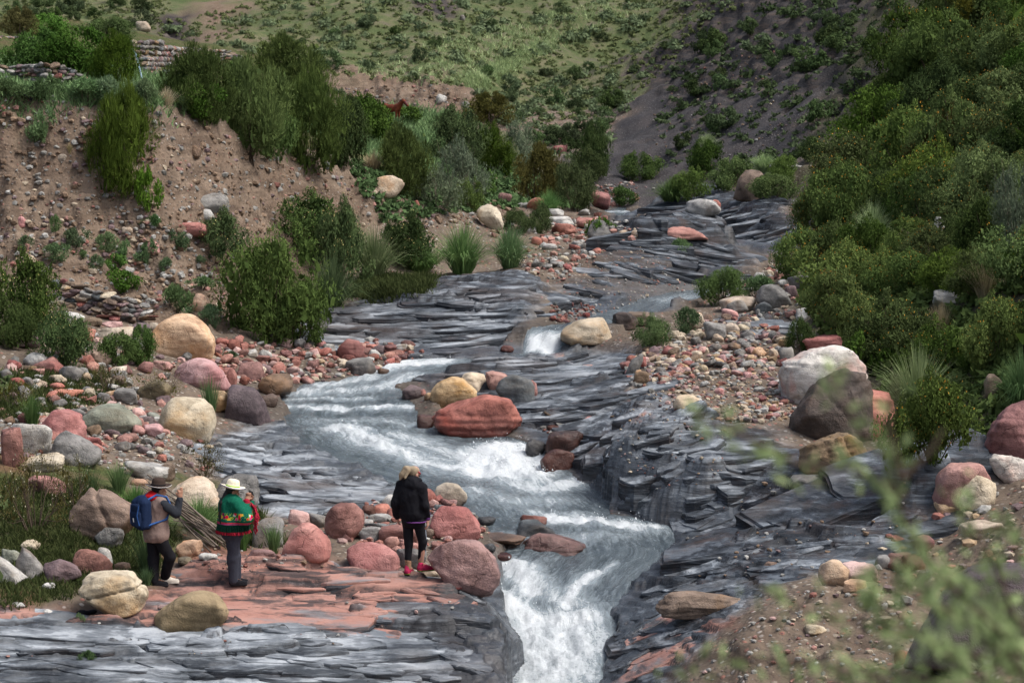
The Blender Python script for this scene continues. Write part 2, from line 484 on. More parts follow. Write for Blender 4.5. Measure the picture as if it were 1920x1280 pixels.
# ------------------------------------------------------------------ ground kinds (all in plan)
z_rock = np.maximum.reduce([
    zone([(-200, 1175), (150, 1155), (300, 1120), (330, 1060), (480, 1045), (640, 1058), (790, 1072), (900, 1095), (970, 1190), (990, 1420), (-200, 1420)], .35, .35),
    zone([(400, 815), (520, 790), (620, 780), (780, 860), (900, 930), (900, 980), (690, 960), (560, 980), (430, 900), (380, 850)], .4, .5),
    zone([(620, 590), (720, 545), (850, 540), (980, 525), (1035, 545), (1030, 600), (990, 650), (900, 668), (780, 690), (640, 665), (600, 640)], .4, .4),
    zone([(740, 690), (820, 665), (960, 655), (1060, 655), (1180, 645), (1190, 700), (1180, 740), (1150, 790), (1120, 880), (960, 830), (800, 750)], .4, .3),
    zone([(1120, 770), (1180, 740), (1280, 775), (1400, 800), (1440, 850), (1400, 905), (1340, 960), (1270, 990), (1150, 970), (1100, 880)], .35, .4),
    zone([(1100, 985), (1330, 960), (1420, 900), (1520, 860), (1700, 870), (1840, 850), (1900, 880), (1760, 960), (1700, 1010), (1540, 1070), (1440, 1110), (1340, 1195), (1250, 1290), (1200, 1420), (950, 1420)], .35, .35),
    zone([(1030, 600), (1040, 540), (1120, 520), (1150, 460), (1170, 430), (1310, 425), (1400, 480), (1440, 500), (1330, 560), (1230, 600), (1100, 650)], .4, .5),
    zone([(1200, 415), (1260, 375), (1350, 370), (1420, 395), (1490, 390), (1500, 470), (1400, 470), (1310, 440)], .5, .6),
    zone([(1130, 405), (1250, 385), (1270, 410), (1180, 425)], .4, .4),
    zone([(1350, 590), (1480, 580), (1500, 640), (1420, 640)], .4, .5) * .8,
    zone([(1340, 820), (1450, 790), (1500, 850), (1500, 930), (1400, 900)], .4, .5),
    zone([(850, 1060), (960, 1030), (1250, 1020), (1280, 1420), (880, 1420)], .3, .2),
    zone([(1060, 830), (1180, 800), (1250, 980), (1200, 1000), (1080, 920)], .3, .3),
]).clip(0, 1)
z_red = np.maximum.reduce([
    zone([(-100, 1150), (0, 1138), (160, 1135), (300, 1105), (330, 1062), (450, 1045), (640, 1062), (800, 1085), (830, 1120), (700, 1150), (640, 1190), (400, 1180), (200, 1178), (-100, 1182)], .5, 1.1),
    zone([(480, 1030), (620, 1040), (640, 1060), (460, 1060)], .3, .4),
    zone([(1000, 668), (1180, 672), (1180, 690), (1060, 690)], .25, .5) * .5,
    zone([(1230, 1160), (1400, 1145), (1400, 1175), (1250, 1180)], .2, .25) * .9,
    zone([(1240, 1200), (1320, 1195), (1300, 1240), (1200, 1250)], .2, .25) * .9,
    zone([(1200, 770), (1330, 790), (1360, 830), (1250, 830)], .4, .8) * .35,
    zone([(-50, 860), (60, 800), (150, 770), (110, 830), (40, 880)], .3, .4) * .6,
    zone([(60, 1165), (330, 1110), (330, 1190), (60, 1180)], .3, .4),
]).clip(0, 1)
z_soil = np.maximum.reduce([
    zone([(-200, 520), (-200, 185), (150, 188), (300, 193), (400, 222), (520, 268), (640, 300), (700, 325), (790, 355), (800, 400), (700, 440), (640, 520), (560, 600), (430, 630), (300, 600), (150, 560), (0, 500)], .6, .5),
    zone([(600, 152), (830, 150), (890, 184), (890, 222), (640, 205), (600, 180)], .4, .3),
    zone([(800, 300), (950, 330), (1000, 400), (900, 420)], .6, .8) * .7,
    zone([(1300, 1290), (1360, 1200), (1480, 1120), (1650, 1060), (1800, 1000), (1920, 960), (2100, 900), (2100, 1420), (1200, 1420)], .5, .5) * .4,
    zone([(1100, 490), (1200, 455), (1300, 480), (1200, 545), (1120, 545)], .5, .8) * .6,
]).clip(0, 1)
z_hill = np.maximum.reduce([
    sstep(147, 152, GY + EDGE * 3) * (GU < .3),
    zone([(1000, 312), (1060, 330), (1080, 365), (1050, 380), (950, 330), (900, 260), (1000, 280)], 1, 1),
    zone([(-300, 110), (0, 100), (200, 85), (450, 100), (620, 130), (620, 0), (-300, 0)], 3, 2),
]).clip(0, 1)
z_grass = np.maximum.reduce([
    zone([(-300, 186), (150, 188), (320, 193), (420, 225), (540, 272), (660, 300), (780, 345), (900, 330), (1000, 320), (880, 250), (860, 215), (640, 205), (600, 170), (450, 100), (0, 60), (-300, 60)], .35, .5),
    zone([(-200, 1130), (-200, 900), (60, 850), (180, 870), (260, 900), (330, 980), (340, 1050), (290, 1100), (200, 1125), (50, 1140)], .4, .8),
    zone([(640, 560), (680, 530), (820, 520), (800, 548), (700, 570)], .3, .4),
    zone([(300, 880), (420, 900), (480, 960), (530, 1010), (400, 1030), (330, 960)], .4, .6) * .8,
]).clip(0, 1)
z_right = zone([(1490, 480), (1500, 560), (1520, 640), (1640, 690), (1700, 840), (1850, 850), (2000, 780), (2300, 700), (2300, -300), (1650, -300), (1560, 150), (1500, 330)], .8, 1)
z_scree = np.maximum.reduce([
    zone([(1125, 385), (1050, 345), (1070, 275), (1150, 215), (1260, 120), (1300, 60), (1420, -60), (1700, -200), (1660, 100), (1560, 200), (1500, 330), (1400, 380), (1250, 378), (1200, 392)], 1.5, 1.5),
])
z_cliff = np.maximum.reduce([
    zone([(1160, 130), (1240, 90), (1300, -40), (1680, -60), (1620, 60), (1580, 160), (1480, 180), (1400, 170), (1330, 250), (1290, 310), (1255, 320), (1270, 200), (1190, 170)], 1.5, 3),
    zone([(1540, 140), (1620, 120), (1630, 180), (1560, 215)], 1, 1.5),
    zone([(760, 0), (830, -10), (850, 25), (780, 30)], 1.5, 1.5),
    zone([(290, 40), (350, 36), (360, 62), (300, 66)], 1.5, 1.5),
]).clip(0, 1)
z_path = zone([(340, 70), (390, -20), (470, -20), (440, 40), (420, 90)], 2, 2.5)
z_right = z_right * (1 - z_rock)
z_dark = np.maximum.reduce([
    zone([(1030, 600), (1040, 540), (1060, 520), (1150, 460), (1170, 430), (1310, 425), (1400, 480), (1440, 500), (1330, 560), (1230, 600), (1100, 650)], 1, 1) * .85,
    zone([(1200, 415), (1260, 375), (1350, 370), (1420, 395), (1490, 390), (1500, 470), (1400, 470), (1310, 440)], 1, 1) * .6,
    zone([(620, 590), (720, 545), (850, 540), (980, 525), (1035, 545), (1030, 600), (990, 650), (900, 668), (780, 690), (640, 665), (600, 640)], .5, .8) * .4,
    zone([(760, 710), (900, 690), (1180, 700), (1190, 740), (1150, 790), (1120, 880), (960, 830), (800, 750)], .5, .6) * .55,
    zone([(1150, 1000), (1330, 970), (1420, 920), (1520, 880), (1700, 880), (1840, 860), (1900, 890), (1760, 960), (1700, 1010), (1540, 1070), (1440, 1110), (1340, 1195), (1250, 1290), (1200, 1420), (1100, 1420)], .5, .6) * .62,
    zone([(1340, 820), (1450, 790), (1500, 850), (1500, 930), (1400, 900)], .4, .5) * .8,
    zone([(860, 1100), (905, 1115), (980, 1190), (1000, 1420), (700, 1420), (780, 1260), (820, 1160)], .6, .7) * .6]).clip(0, 1)
z_pale = np.maximum.reduce([
    zone([(-200, 1180), (300, 1180), (640, 1185), (800, 1200), (860, 1290), (800, 1420), (-200, 1420)], .6, .8),
    zone([(400, 815), (520, 790), (620, 820), (760, 900), (860, 940), (700, 960), (560, 980), (430, 900), (380, 850)], .5, .8) * .9,
    zone([(1180, 790), (1260, 775), (1370, 810), (1420, 850), (1380, 885), (1240, 870), (1160, 850)], .5, .9),
    zone([(1000, 735), (1180, 735), (1180, 760), (1000, 770)], .4, .6) * .7,
    zone([(640, 580), (900, 560), (1000, 600), (900, 650), (660, 650)], .5, 1) * .45,
    zone([(1250, 1010), (1500, 960), (1560, 990), (1330, 1060)], .5, 1) * .6]).clip(0, 1)
z_rock = z_rock * (1 - .30 * zone([(1050, 545), (1100, 490), (1200, 462), (1300, 490), (1290, 540), (1160, 560), (1090, 570)], .8, 1.4))
wet = 1 - sstep(.15, 1.2, WSD + EDGE * .5)

# relief
bx, by = GX, GY
rough_rock = .22 * fbm2(bx / 5, by / 5, 4, 1) + .07 * fbm2(bx / 1.1, by / 1.1, 3, 2)
zr = GZ + rough_rock * z_rock
rough_lay = zone([(1120, 770), (1180, 740), (1280, 775), (1400, 800), (1440, 850), (1400, 905), (1340, 960), (1270, 990), (1150, 970), (1100, 880)], .8, .5)
lay = GZ * .6 + .055 * by + (.040 + .045 * rough_lay) * fbm2(bx / 5.0, by / 1.2, 5, 5, .5) + bx * .006
gsl = np.abs(np.gradient(GZ, axis=0) / np.gradient(GY, axis=0)) + np.abs(np.gradient(GZ, axis=1) / np.gradient(GX, axis=1))
steep = 1 / (1 + (gsl / .45) ** 2)


def terrace(q, L, w):
    k = np.floor(q / L); f = q / L - k
    return (k + sstep(.5 - w / 2, .5 + w / 2, f)) * L - q


far_rock = sstep(75, 95, by)
_wx = bx + .5 * fbm2(bx / 1.5, by / 1.5, 3, 61); _wy = by + .35 * fbm2(bx / 1.2, by / 1.2, 3, 62)
def cell(cx, cy, ph):
    return _T2[(np.floor(_wy / cy + ph)).astype(np.int64) & 255, (np.floor(_wx / cx + ph * 3)).astype(np.int64) & 255] - .5
plates = cell(1.9, .62, 3) + .6 * cell(.8, .33, 40)
lay = lay + .030 * plates
dz_rock = terrace(lay, .085, .055) * 1.2 + terrace(lay + .05 * fbm2(bx / 7, by / 2, 3, 33), .27, .04) * .45 + terrace(lay + .006 * fbm2(bx / 1.6, by / .4, 3, 6), .028, .12) * .9
dz_rock += .030 * plates + .010 * fbm2(bx / .35, by / .14, 3, 8) + .035 * fbm2(bx / 1.6, by / .5, 4, 9) * (.4 + rough_lay)
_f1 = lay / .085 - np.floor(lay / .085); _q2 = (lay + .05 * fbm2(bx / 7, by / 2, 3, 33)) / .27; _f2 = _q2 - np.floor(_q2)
seam_shade = np.maximum((1 - sstep(.04, .15, np.abs(_f1 - .45))) * sstep(-.15, .25, fbm2(bx / 3, by / 1.5, 3, 63)), 1 - sstep(.02, .07, np.abs(_f2 - .47)))  # ledge shading painted as dark lines along the terrace risers
crk = np.abs(fbm2(bx / 1.5, by / 1.1, 4, 10)); seam_shade = np.maximum(seam_shade, .8 * (1 - sstep(.0, .05, crk)) * (fbm2(bx / 4, by / 4, 2, 11) > -.1)); dz_rock -= .07 * (1 - sstep(.0, .045, crk)) * (fbm2(bx / 4, by / 4, 2, 11) > -.1)
dz_rock += rough_lay * (terrace(lay * 1.3 + .05 * fbm2(bx / 2.0, by / .7, 3, 13), .11, .2) * .8 + .05 * np.abs(fbm2(bx / .8, by / .4, 3, 14)))
lay2 = GZ + .5 * fbm2(bx / 4, by / 4, 4, 15)
dz_cliff = terrace(lay2 + .25 * bx, 1.1, .3) * .35 - .75 * np.abs(fbm2(bx / 7, by / 1.8, 5, 17, .55)) + .3 * fbm2(bx / 2.2, by / 2.2, 5, 16, .6)
soft = 1 - z_rock
DET = z_rock * (rough_rock + dz_rock) * (.25 + .75 * steep)
DET += z_soil * soft * (.34 * fbm2(bx / 1.5, by / 1.5, 6, 21, .58) - .34 * np.abs(fbm2(bx / .8, by / 2.4, 5, 29)) + .09 * fbm2(bx / .3, by / .3, 3, 22) + .8 * terrace(GZ + .25 * fbm2(bx / 1.2, by / 1.2, 4, 30), .55, .3))
DET += z_hill * (.9 * fbm2(bx / 11, by / 11, 6, 23, .55))
DET += (z_right + z_scree).clip(0, 1) * soft * (.55 * fbm2(bx / 6, by / 6, 6, 24, .55))
DET += z_cliff * dz_cliff
DET += z_grass * soft * (.12 * fbm2(bx / 1.3, by / 1.3, 4, 25))
other = (1 - np.maximum.reduce([z_rock, z_soil, z_hill, z_right, z_scree, z_cliff])).clip(0, 1)
DET += other * (.07 * fbm2(bx / .8, by / .8, 5, 26))
def slab(pix, up, soft=.14, jag=.35, ph=0):
    sd = poly_sd([base_ut(*q) for q in pix]) + fbm2(bx / 2.6 + ph, by / .8, 4, 51) * jag * 1.2
    return .62 * up * (1 - sstep(-soft, soft, sd))


DET += slab([(1160, 440), (1215, 424), (1325, 428), (1405, 478), (1380, 497), (1300, 470), (1240, 462), (1165, 465)], .75, .15, .5)
DET += slab([(1190, 452), (1290, 446), (1360, 470), (1300, 462), (1200, 460)], .35, .15, .4, 5)
DET += slab([(1205, 405), (1265, 378), (1350, 372), (1420, 388), (1490, 392), (1495, 440), (1435, 452), (1380, 440), (1310, 422), (1240, 415)], .9, .9, .5, 9) * (1 + .35 * fbm2(bx / 2.6, by / 2.6, 3, 52))
DET += slab([(1375, 420), (1440, 405), (1480, 420), (1450, 458), (1390, 455)], .5, .5, .3, 3)
DET += slab([(1300, 500), (1400, 495), (1420, 520), (1340, 535)], .35, .12, .5, 7)
DET += slab([(1050, 575), (1180, 560), (1300, 575), (1200, 590), (1080, 595)], .30, .08, .5, 11)
DET += slab([(700, 560), (850, 540), (985, 528), (1032, 548), (1032, 590), (1000, 612), (900, 600), (760, 590)], .38, .10, .35, 13)
DET += slab([(640, 600), (800, 585), (960, 610), (985, 630), (800, 640), (640, 640)], .24, .06, .4, 15)
DET += slab([(880, 700), (1060, 682), (1185, 690), (1180, 712), (1000, 716)], .24, .05, .4, 17)
DET += slab([(1000, 745), (1120, 720), (1190, 735), (1150, 770), (1060, 775)], .26, .06, .4, 18)
DET += slab([(1180, 790), (1260, 778), (1360, 815), (1340, 840), (1230, 850), (1160, 840)], .32, .06, .5, 19)
DET += slab([(1150, 860), (1240, 850), (1380, 870), (1360, 910), (1230, 905), (1150, 895)], .30, .06, .6, 20)
DET += slab([(1380, 985), (1560, 950), (1700, 960), (1560, 1010), (1400, 1020)], .20, .05, .7, 21)
DET += slab([(1180, 1060), (1400, 1040), (1520, 1055), (1340, 1085), (1200, 1085)], .22, .05, .7, 22)
DET += slab([(-100, 1190), (300, 1185), (620, 1200), (940, 1180), (960, 1215), (600, 1235), (200, 1222), (-100, 1230)], .20, .05, .7, 23)
DET += slab([(320, 1062), (520, 1052), (640, 1068), (560, 1084), (380, 1085)], .20, .05, .3, 24)
DET += slab([(350, 1078), (560, 1070), (700, 1092), (600, 1108), (420, 1106)], .14, .04, .3, 25)
DET += slab([(100, 1232), (500, 1225), (800, 1240), (950, 1235), (900, 1262), (400, 1255)], .16, .05, .6, 26)
DET += slab([(1260, 930), (1400, 900), (1520, 905), (1450, 935), (1300, 950)], .2, .06, .6, 27)
DET += slab([(420, 880), (560, 850), (760, 905), (640, 925), (480, 910)], .10, .05, .5, 28)
# keep the relief round the camera mild
DET *= sstep(6, 20, GY)
Z = GZ + DET
# stream bed: below the water inside, above it outside
inside = sstep(0.05, -.55, shore)
has_w = WZ > -90
bed = WZ - (.02 + .3 * inside) + .05 * fbm2(bx / .6, by / .6, 3, 27)
Z = np.where(has_w & (shore < 0), np.minimum(Z, bed), Z)
bank_min = WZ + .015 + .10 * sstep(0, .5, shore) + .02 * fbm2(bx / .3, by / .3, 3, 28)
Z = np.where(has_w & (shore >= 0) & (shore < 1.2), np.maximum(Z, np.where(shore < .6, bank_min, -99)), Z)
ZE = (Z - CAMZ) / GY
SURF = np.maximum(ZE, np.where(has_w & (WSD < .1), (WZ - CAMZ) / GY, -9))


def z_at(x, y):
    return float(CAMZ + y * lookup(ZE, FU, FT, np.array([x / y]), np.array([math.log(y)]))[0])


def zs_at(x, y):
    x = np.asarray(x); y = np.asarray(y)
    return CAMZ + y * lookup(ZE, FU, FT, x / y, np.log(y))


def hit(px, py, water=False):
    """first ground (or water) place seen at (px,py)"""
    y = hit_grid(SURF if water else ZE, FU, FT, px, py)
    dx, dz = ray(px, py)
    return dx * y, y, CAMZ + dz * y


# ------------------------------------------------------------------ ground material
def ground_material():
    m = NT('ground')
    pos = m.n('NewGeometry', out='Position')
    A = m.n('SeparateColor', {0: m.attr('mask_a', 'Color')}, out=0); An = A.node
    rock, red, soil = An.outputs[0], An.outputs[1], An.outputs[2]
    B = m.n('SeparateColor', {0: m.attr('mask_b', 'Color')}, out=0).node
    green, scree, wetn = B.outputs[0], B.outputs[1], B.outputs[2]
    C = m.n('SeparateColor', {0: m.attr('mask_c', 'Color')}, out=0).node
    hill, cliff, path = C.outputs[0], C.outputs[1], C.outputs[2]
    nbig = m.noise(pos, .35, 5); nmed = m.noise(pos, 1.8, 6, .6); nfin = m.noise(pos, 9, 6, .65); nvf = m.noise(pos, 45, 4, .6)
    # loose gravel earth with small stones
    vc = m.vor(pos, 9, out='Color'); vd = m.vor(pos, 9)
    stone_col = m.ramp(m.n('SeparateColor', {0: vc}), [(0, (.10, .085, .075)), (.3, (.17, .15, .13)), (.5, (.27, .24, .20)), (.68, (.25, .12, .095)), (.85, (.33, .30, .27)), (1, (.13, .12, .125))], 'CONSTANT')
    earth = m.mix(m.rng(nmed, .3, .7), (.085, .066, .052), (.17, .135, .105))
    vs = m.n('SeparateColor', {0: vc}, out=1)
    gravel = m.mix(m.math('MULTIPLY', m.rng(vd, .42, .30), m.rng(vs, .3, .4)), earth, stone_col)
    # bank soil
    so = m.mix(m.rng(nmed, .3, .72), (.125, .092, .068), (.265, .205, .155))
    so = m.mix(m.math('MULTIPLY', m.rng(nbig, .4, .65), .5), so, (.17, .115, .082))
    sl_ = m.noise(m.mapv(pos, (.5, .5, 4.5)), 1.0, 5, .65)
    so = m.mix(m.math('MULTIPLY', m.rng(sl_, .50, .36), .6), so, (.060, .043, .034))
    so = m.mix(m.math('MULTIPLY', m.rng(sl_, .54, .66), .5), so, (.25, .19, .145))
    so = m.mix(m.math('MULTIPLY', m.rng(vd, .3, .2), m.rng(vs, .62, .7)), so, stone_col)
    so = m.mix(m.rng(nfin, .35, .7), m.mix(.45, so, (.05, .036, .027)), so)
    col = m.mix(soil, gravel, so)
    # slope with scrub on the right
    sl = m.mix(m.rng(nfin, .35, .65), (.045, .045, .025), (.080, .074, .048))
    # far hillside: dry grass, green grass, bare streaks
    hp = m.mapv(pos, (1, 1, 1.0))
    hs_ = m.mapv(pos, (.22, 1.0, .6), (0, 0, R(-56))); h1 = m.noise(hs_, .30, 6, .62); h2 = m.noise(hp, .8, 6, .65); h3 = m.noise(hp, 3.2, 5, .7)
    hc = m.mix(m.rng(h1, .38, .62), (.080, .096, .043), (.150, .142, .078))
    hc = m.mix(m.rng(h2, .42, .6), hc, (.068, .092, .038))
    hc = m.mix(m.math('MULTIPLY', m.rng(h2, .48, .3), .8), hc, (.105, .092, .078))
    hc = m.mix(m.math('MULTIPLY', m.rng(h3, .50, .70), .7), hc, (.052, .068, .030))
    hc = m.mix(m.math('MULTIPLY', m.rng(h3, .42, .25), .7), hc, (.15, .145, .085))
    col = m.mix(hill, col, hc)
    gr = m.mix(m.rng(nfin, .35, .65), (.032, .044, .015), (.080, .092, .036))
    gr = m.mix(m.math('MULTIPLY', m.rng(nmed, .46, .62), .7), gr, (.10, .078, .045))
    # scree
    sc = m.mix(m.rng(nfin, .35, .7), (.032, .031, .034), (.060, .058, .061))
    sc = m.mix(m.rng(nbig, .42, .62), sc, m.mix(.5, sc, (.078, .068, .066)))
    sc = m.mix(m.math('MULTIPLY', m.rng(vd, .3, .15), m.rng(vs, .6, .7)), sc, (.17, .165, .165))
    sg = m.mix(m.math('MULTIPLY', m.rng(h2, .47, .6), .7), sc, m.mix(m.rng(h3, .4, .6), (.075, .085, .04), (.036, .05, .022)))
    col = m.mix(scree, col, m.mix(m.math('MULTIPLY', hill, .6), sc, sg))
    col = m.mix(m.attr('mask_d'), col, sl)
    col = m.mix(path, col, m.mix(m.rng(h3, .35, .65), (.12, .085, .06), (.19, .145, .11)))
    gmask = m.math('MULTIPLY', green, m.rng(m.math('ADD', nmed, m.math('MULTIPLY', green, .5)), .55, .8))
    col = m.mix(gmask, col, gr)
    # bedded shale: thin beds, bleached and stained patches, wet sheen painted as pale streaks
    warp = m.n('VectorMath', {0: pos, 1: m.n('VectorMath', {0: m.noise(pos, .9, 4, out=1), 'Scale': .16}, operation='SCALE')}, operation='ADD')
    bp = m.mapv(warp, (.75, 1.9, 11))
    b1 = m.noise(bp, 1.0, 7, .64); b2 = m.noise(m.mapv(warp, (.42, 1.1, 6)), 1.0, 7, .62)
    rc = m.ramp(b1, [(0, (.013, .016, .021)), (.41, (.024, .029, .036)), (.46, (.056, .066, .080)), (.54, (.080, .094, .112)), (.575, (.17, .195, .22)), (.64, (.26, .29, .32)), (.70, (.40, .43, .46))])
    rc = m.mix(m.math('MULTIPLY', m.rng(b2, .57, .62), .55), rc, m.mix(m.rng(nfin, .35, .65), (.20, .225, .25), (.36, .39, .42)))
    rc = m.mix(m.math('MULTIPLY', m.rng(b2, .45, .40), .75), rc, m.mix(m.rng(nfin, .35, .65), (.014, .017, .022), (.040, .046, .055)))
    rc = m.mix(m.math('MULTIPLY', m.rng(nbig, .55, .7), .55), rc, (.085, .056, .043))
    rc = m.mix(m.math('MULTIPLY', m.rng(nvf, .6, .75), .4), rc, (.34, .34, .35))
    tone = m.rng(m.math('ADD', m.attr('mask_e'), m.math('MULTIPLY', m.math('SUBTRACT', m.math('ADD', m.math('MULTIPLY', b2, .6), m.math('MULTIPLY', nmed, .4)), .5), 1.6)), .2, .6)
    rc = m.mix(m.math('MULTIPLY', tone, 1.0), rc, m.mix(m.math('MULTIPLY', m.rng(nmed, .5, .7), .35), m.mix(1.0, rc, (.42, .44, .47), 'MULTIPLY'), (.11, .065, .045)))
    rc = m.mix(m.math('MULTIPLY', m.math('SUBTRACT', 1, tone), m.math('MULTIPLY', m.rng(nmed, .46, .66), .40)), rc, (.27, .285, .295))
    pal = m.attr('mask_f')
    rc = m.mix(m.math('MULTIPLY', pal, m.math('MULTIPLY', m.rng(b2, .44, .50), .62)), rc, m.ramp(b1, [(.40, (.045, .053, .063)), (.46, (.16, .18, .20)), (.52, (.22, .245, .27)), (.57, (.38, .41, .44))]))
    rr = m.mix(m.rng(nmed, .3, .7), (.28, .135, .105), (.39, .225, .185))
    rr = m.mix(m.math('MULTIPLY', m.rng(b1, .51, .42), .9), rr, (.050, .042, .043))
    rr = m.mix(m.math('MULTIPLY', m.rng(b2, .53, .63), .85), rr, (.20, .20, .21))
    redm = m.rng(m.math('ADD', red, m.math('MULTIPLY', m.math('SUBTRACT', m.math('ADD', m.math('MULTIPLY', b2, .55), m.math('MULTIPLY', nmed, .45)), .5), 2.6)), .40, .60)
    rc = m.mix(redm, rc, rr)
    rc = m.mix(m.math('MULTIPLY', m.attr('seam_shade'), m.rng(nfin, .30, .5, .35, .95)), rc, (.022, .022, .025))  # dark seams and cracks, with ledge shading put into the colour
    wetf = m.math('MULTIPLY', wetn, m.rng(nmed, .2, .5))
    rw = m.mix(wetf, rc, m.mix(.55, rc, (.030, .036, .043)))
    col = m.mix(rock, m.mix(m.math('MULTIPLY', red, .8), col, (.21, .10, .075)), rw)
    col = m.mix(m.math('MULTIPLY', m.math('SUBTRACT', 1, rock), m.math('MULTIPLY', wetn, .55)), col, (.05, .048, .046))
    # dark broken cliff
    cl = m.ramp(m.noise(m.mapv(warp, (.5, .5, 3.0), (.0, .35, 0)), 1.0, 6, .7), [(.25, (.016, .016, .018)), (.5, (.044, .041, .042)), (.6, (.075, .060, .052)), (.75, (.12, .115, .113))])
    col = m.mix(cliff, col, cl)
    rough = m.n('MapRange', {'Value': m.math('MULTIPLY', m.math('MULTIPLY', wetf, rock), 1), 'From Min': 0, 'From Max': 1, 'To Min': .7, 'To Max': .26})
    rough = m.mix(rock, (.92, .92, .92), rough)
    hgt = m.math('ADD', m.math('MULTIPLY', b1, m.math('MULTIPLY', rock, 1.2)), m.math('ADD', m.math('MULTIPLY', nfin, .6), m.math('MULTIPLY', m.rng(vd, .5, .1), m.math('MULTIPLY', m.math('SUBTRACT', 1, rock), .5))))
    bmp = m.bump(hgt, .8, .05)
    spec = m.mix(m.math('MULTIPLY', rock, m.math('ADD', .3, m.math('MULTIPLY', wetf, .7))), (.08, .08, .08), (.5, .5, .5))
    return m.bsdf(col, rough, bmp, spec)


M_GROUND = ground_material()


def grid_faces(nr, nc, keep=None):
    idx = np.arange(nr * nc).reshape(nr, nc)
    f = np.stack([idx[:-1, :-1], idx[:-1, 1:], idx[1:, 1:], idx[1:, :-1]], -1).reshape(-1, 4)
    return f if keep is None else f[keep.ravel()]


z_hill2 = z_hill * (1 - z_cliff) * (1 - .75 * z_soil)
one = np.ones(GU.size, np.float32)
pk = lambda a, b, c: np.stack([a.ravel(), b.ravel(), c.ravel(), one], -1)
g_me = make_mesh('ground', np.stack([GX, GY, Z], -1).reshape(-1, 3), grid_faces(*GU.shape), [M_GROUND], True,
                 {'mask_a': pk(z_rock, z_red, z_soil), 'mask_b': pk(z_grass, z_scree, wet), 'mask_c': pk(z_hill2, z_cliff, z_path), 'mask_d': z_right.ravel(), 'mask_e': z_dark.ravel(), 'mask_f': z_pale.ravel(), 'seam_shade': seam_shade.ravel()})
tag(link('ground', g_me), 'river valley floor of bedded grey rock, gravel bars, earth banks and grassy hillsides', kind='structure')

# ------------------------------------------------------------------ water
def flow_coords():
    cl = [(1345, 545, .58), (1250, 568, .57), (1150, 595, .76), (1060, 612, .84), (1015, 625, .75), (1005, 655, .4), (900, 680, .28), (790, 692, .2), (710, 725, .1), (660, 775, .04), (720, 830, 0), (830, 860, -.1), (930, 885, -.33), (990, 930, -.43), (1070, 985, -.48), (1090, 1035, -.55), (1045, 1085, -.8), (1020, 1130, -1.2), (1040, 1190, -1.5), (1045, 1250, -1.62), (1030, 1420, -1.9)]
    P = np.array([on_h(*p)[:2] for p in cl])
    seg = np.r_[0, np.cumsum(np.hypot(*np.diff(P, axis=0).T))]
    best = np.full(GU.shape, 1e9); S = np.zeros(GU.shape); L = np.zeros(GU.shape)
    m = WSD < 1
    x, y = GX[m], GY[m]; b = best[m]; s_ = S[m]; l_ = L[m]
    for k in range(len(P) - 1):
        e = P[k + 1] - P[k]; le = np.hypot(*e)
        q = np.clip(((x - P[k, 0]) * e[0] + (y - P[k, 1]) * e[1]) / le ** 2, 0, 1)
        ddx = x - P[k, 0] - q * e[0]; ddy = y - P[k, 1] - q * e[1]
        d = np.hypot(ddx, ddy); c = np.sign(e[0] * ddy - e[1] * ddx)
        w = d < b
        b = np.where(w, d, b); s_ = np.where(w, seg[k] + q * le, s_); l_ = np.where(w, d * c, l_)
    S[m] = s_; L[m] = l_
    return S, L


FS, FL = flow_coords()


def foam_line(pts, width, strength):
    return strength * np.exp(-(line_d([wut(p) for p in pts]) / width) ** 2)


def foam_poly(pts, strength, soft=.35):
    return strength * (1 - sstep(-soft, soft, poly_sd([wut(p) for p in pts]) + EDGE * .3))


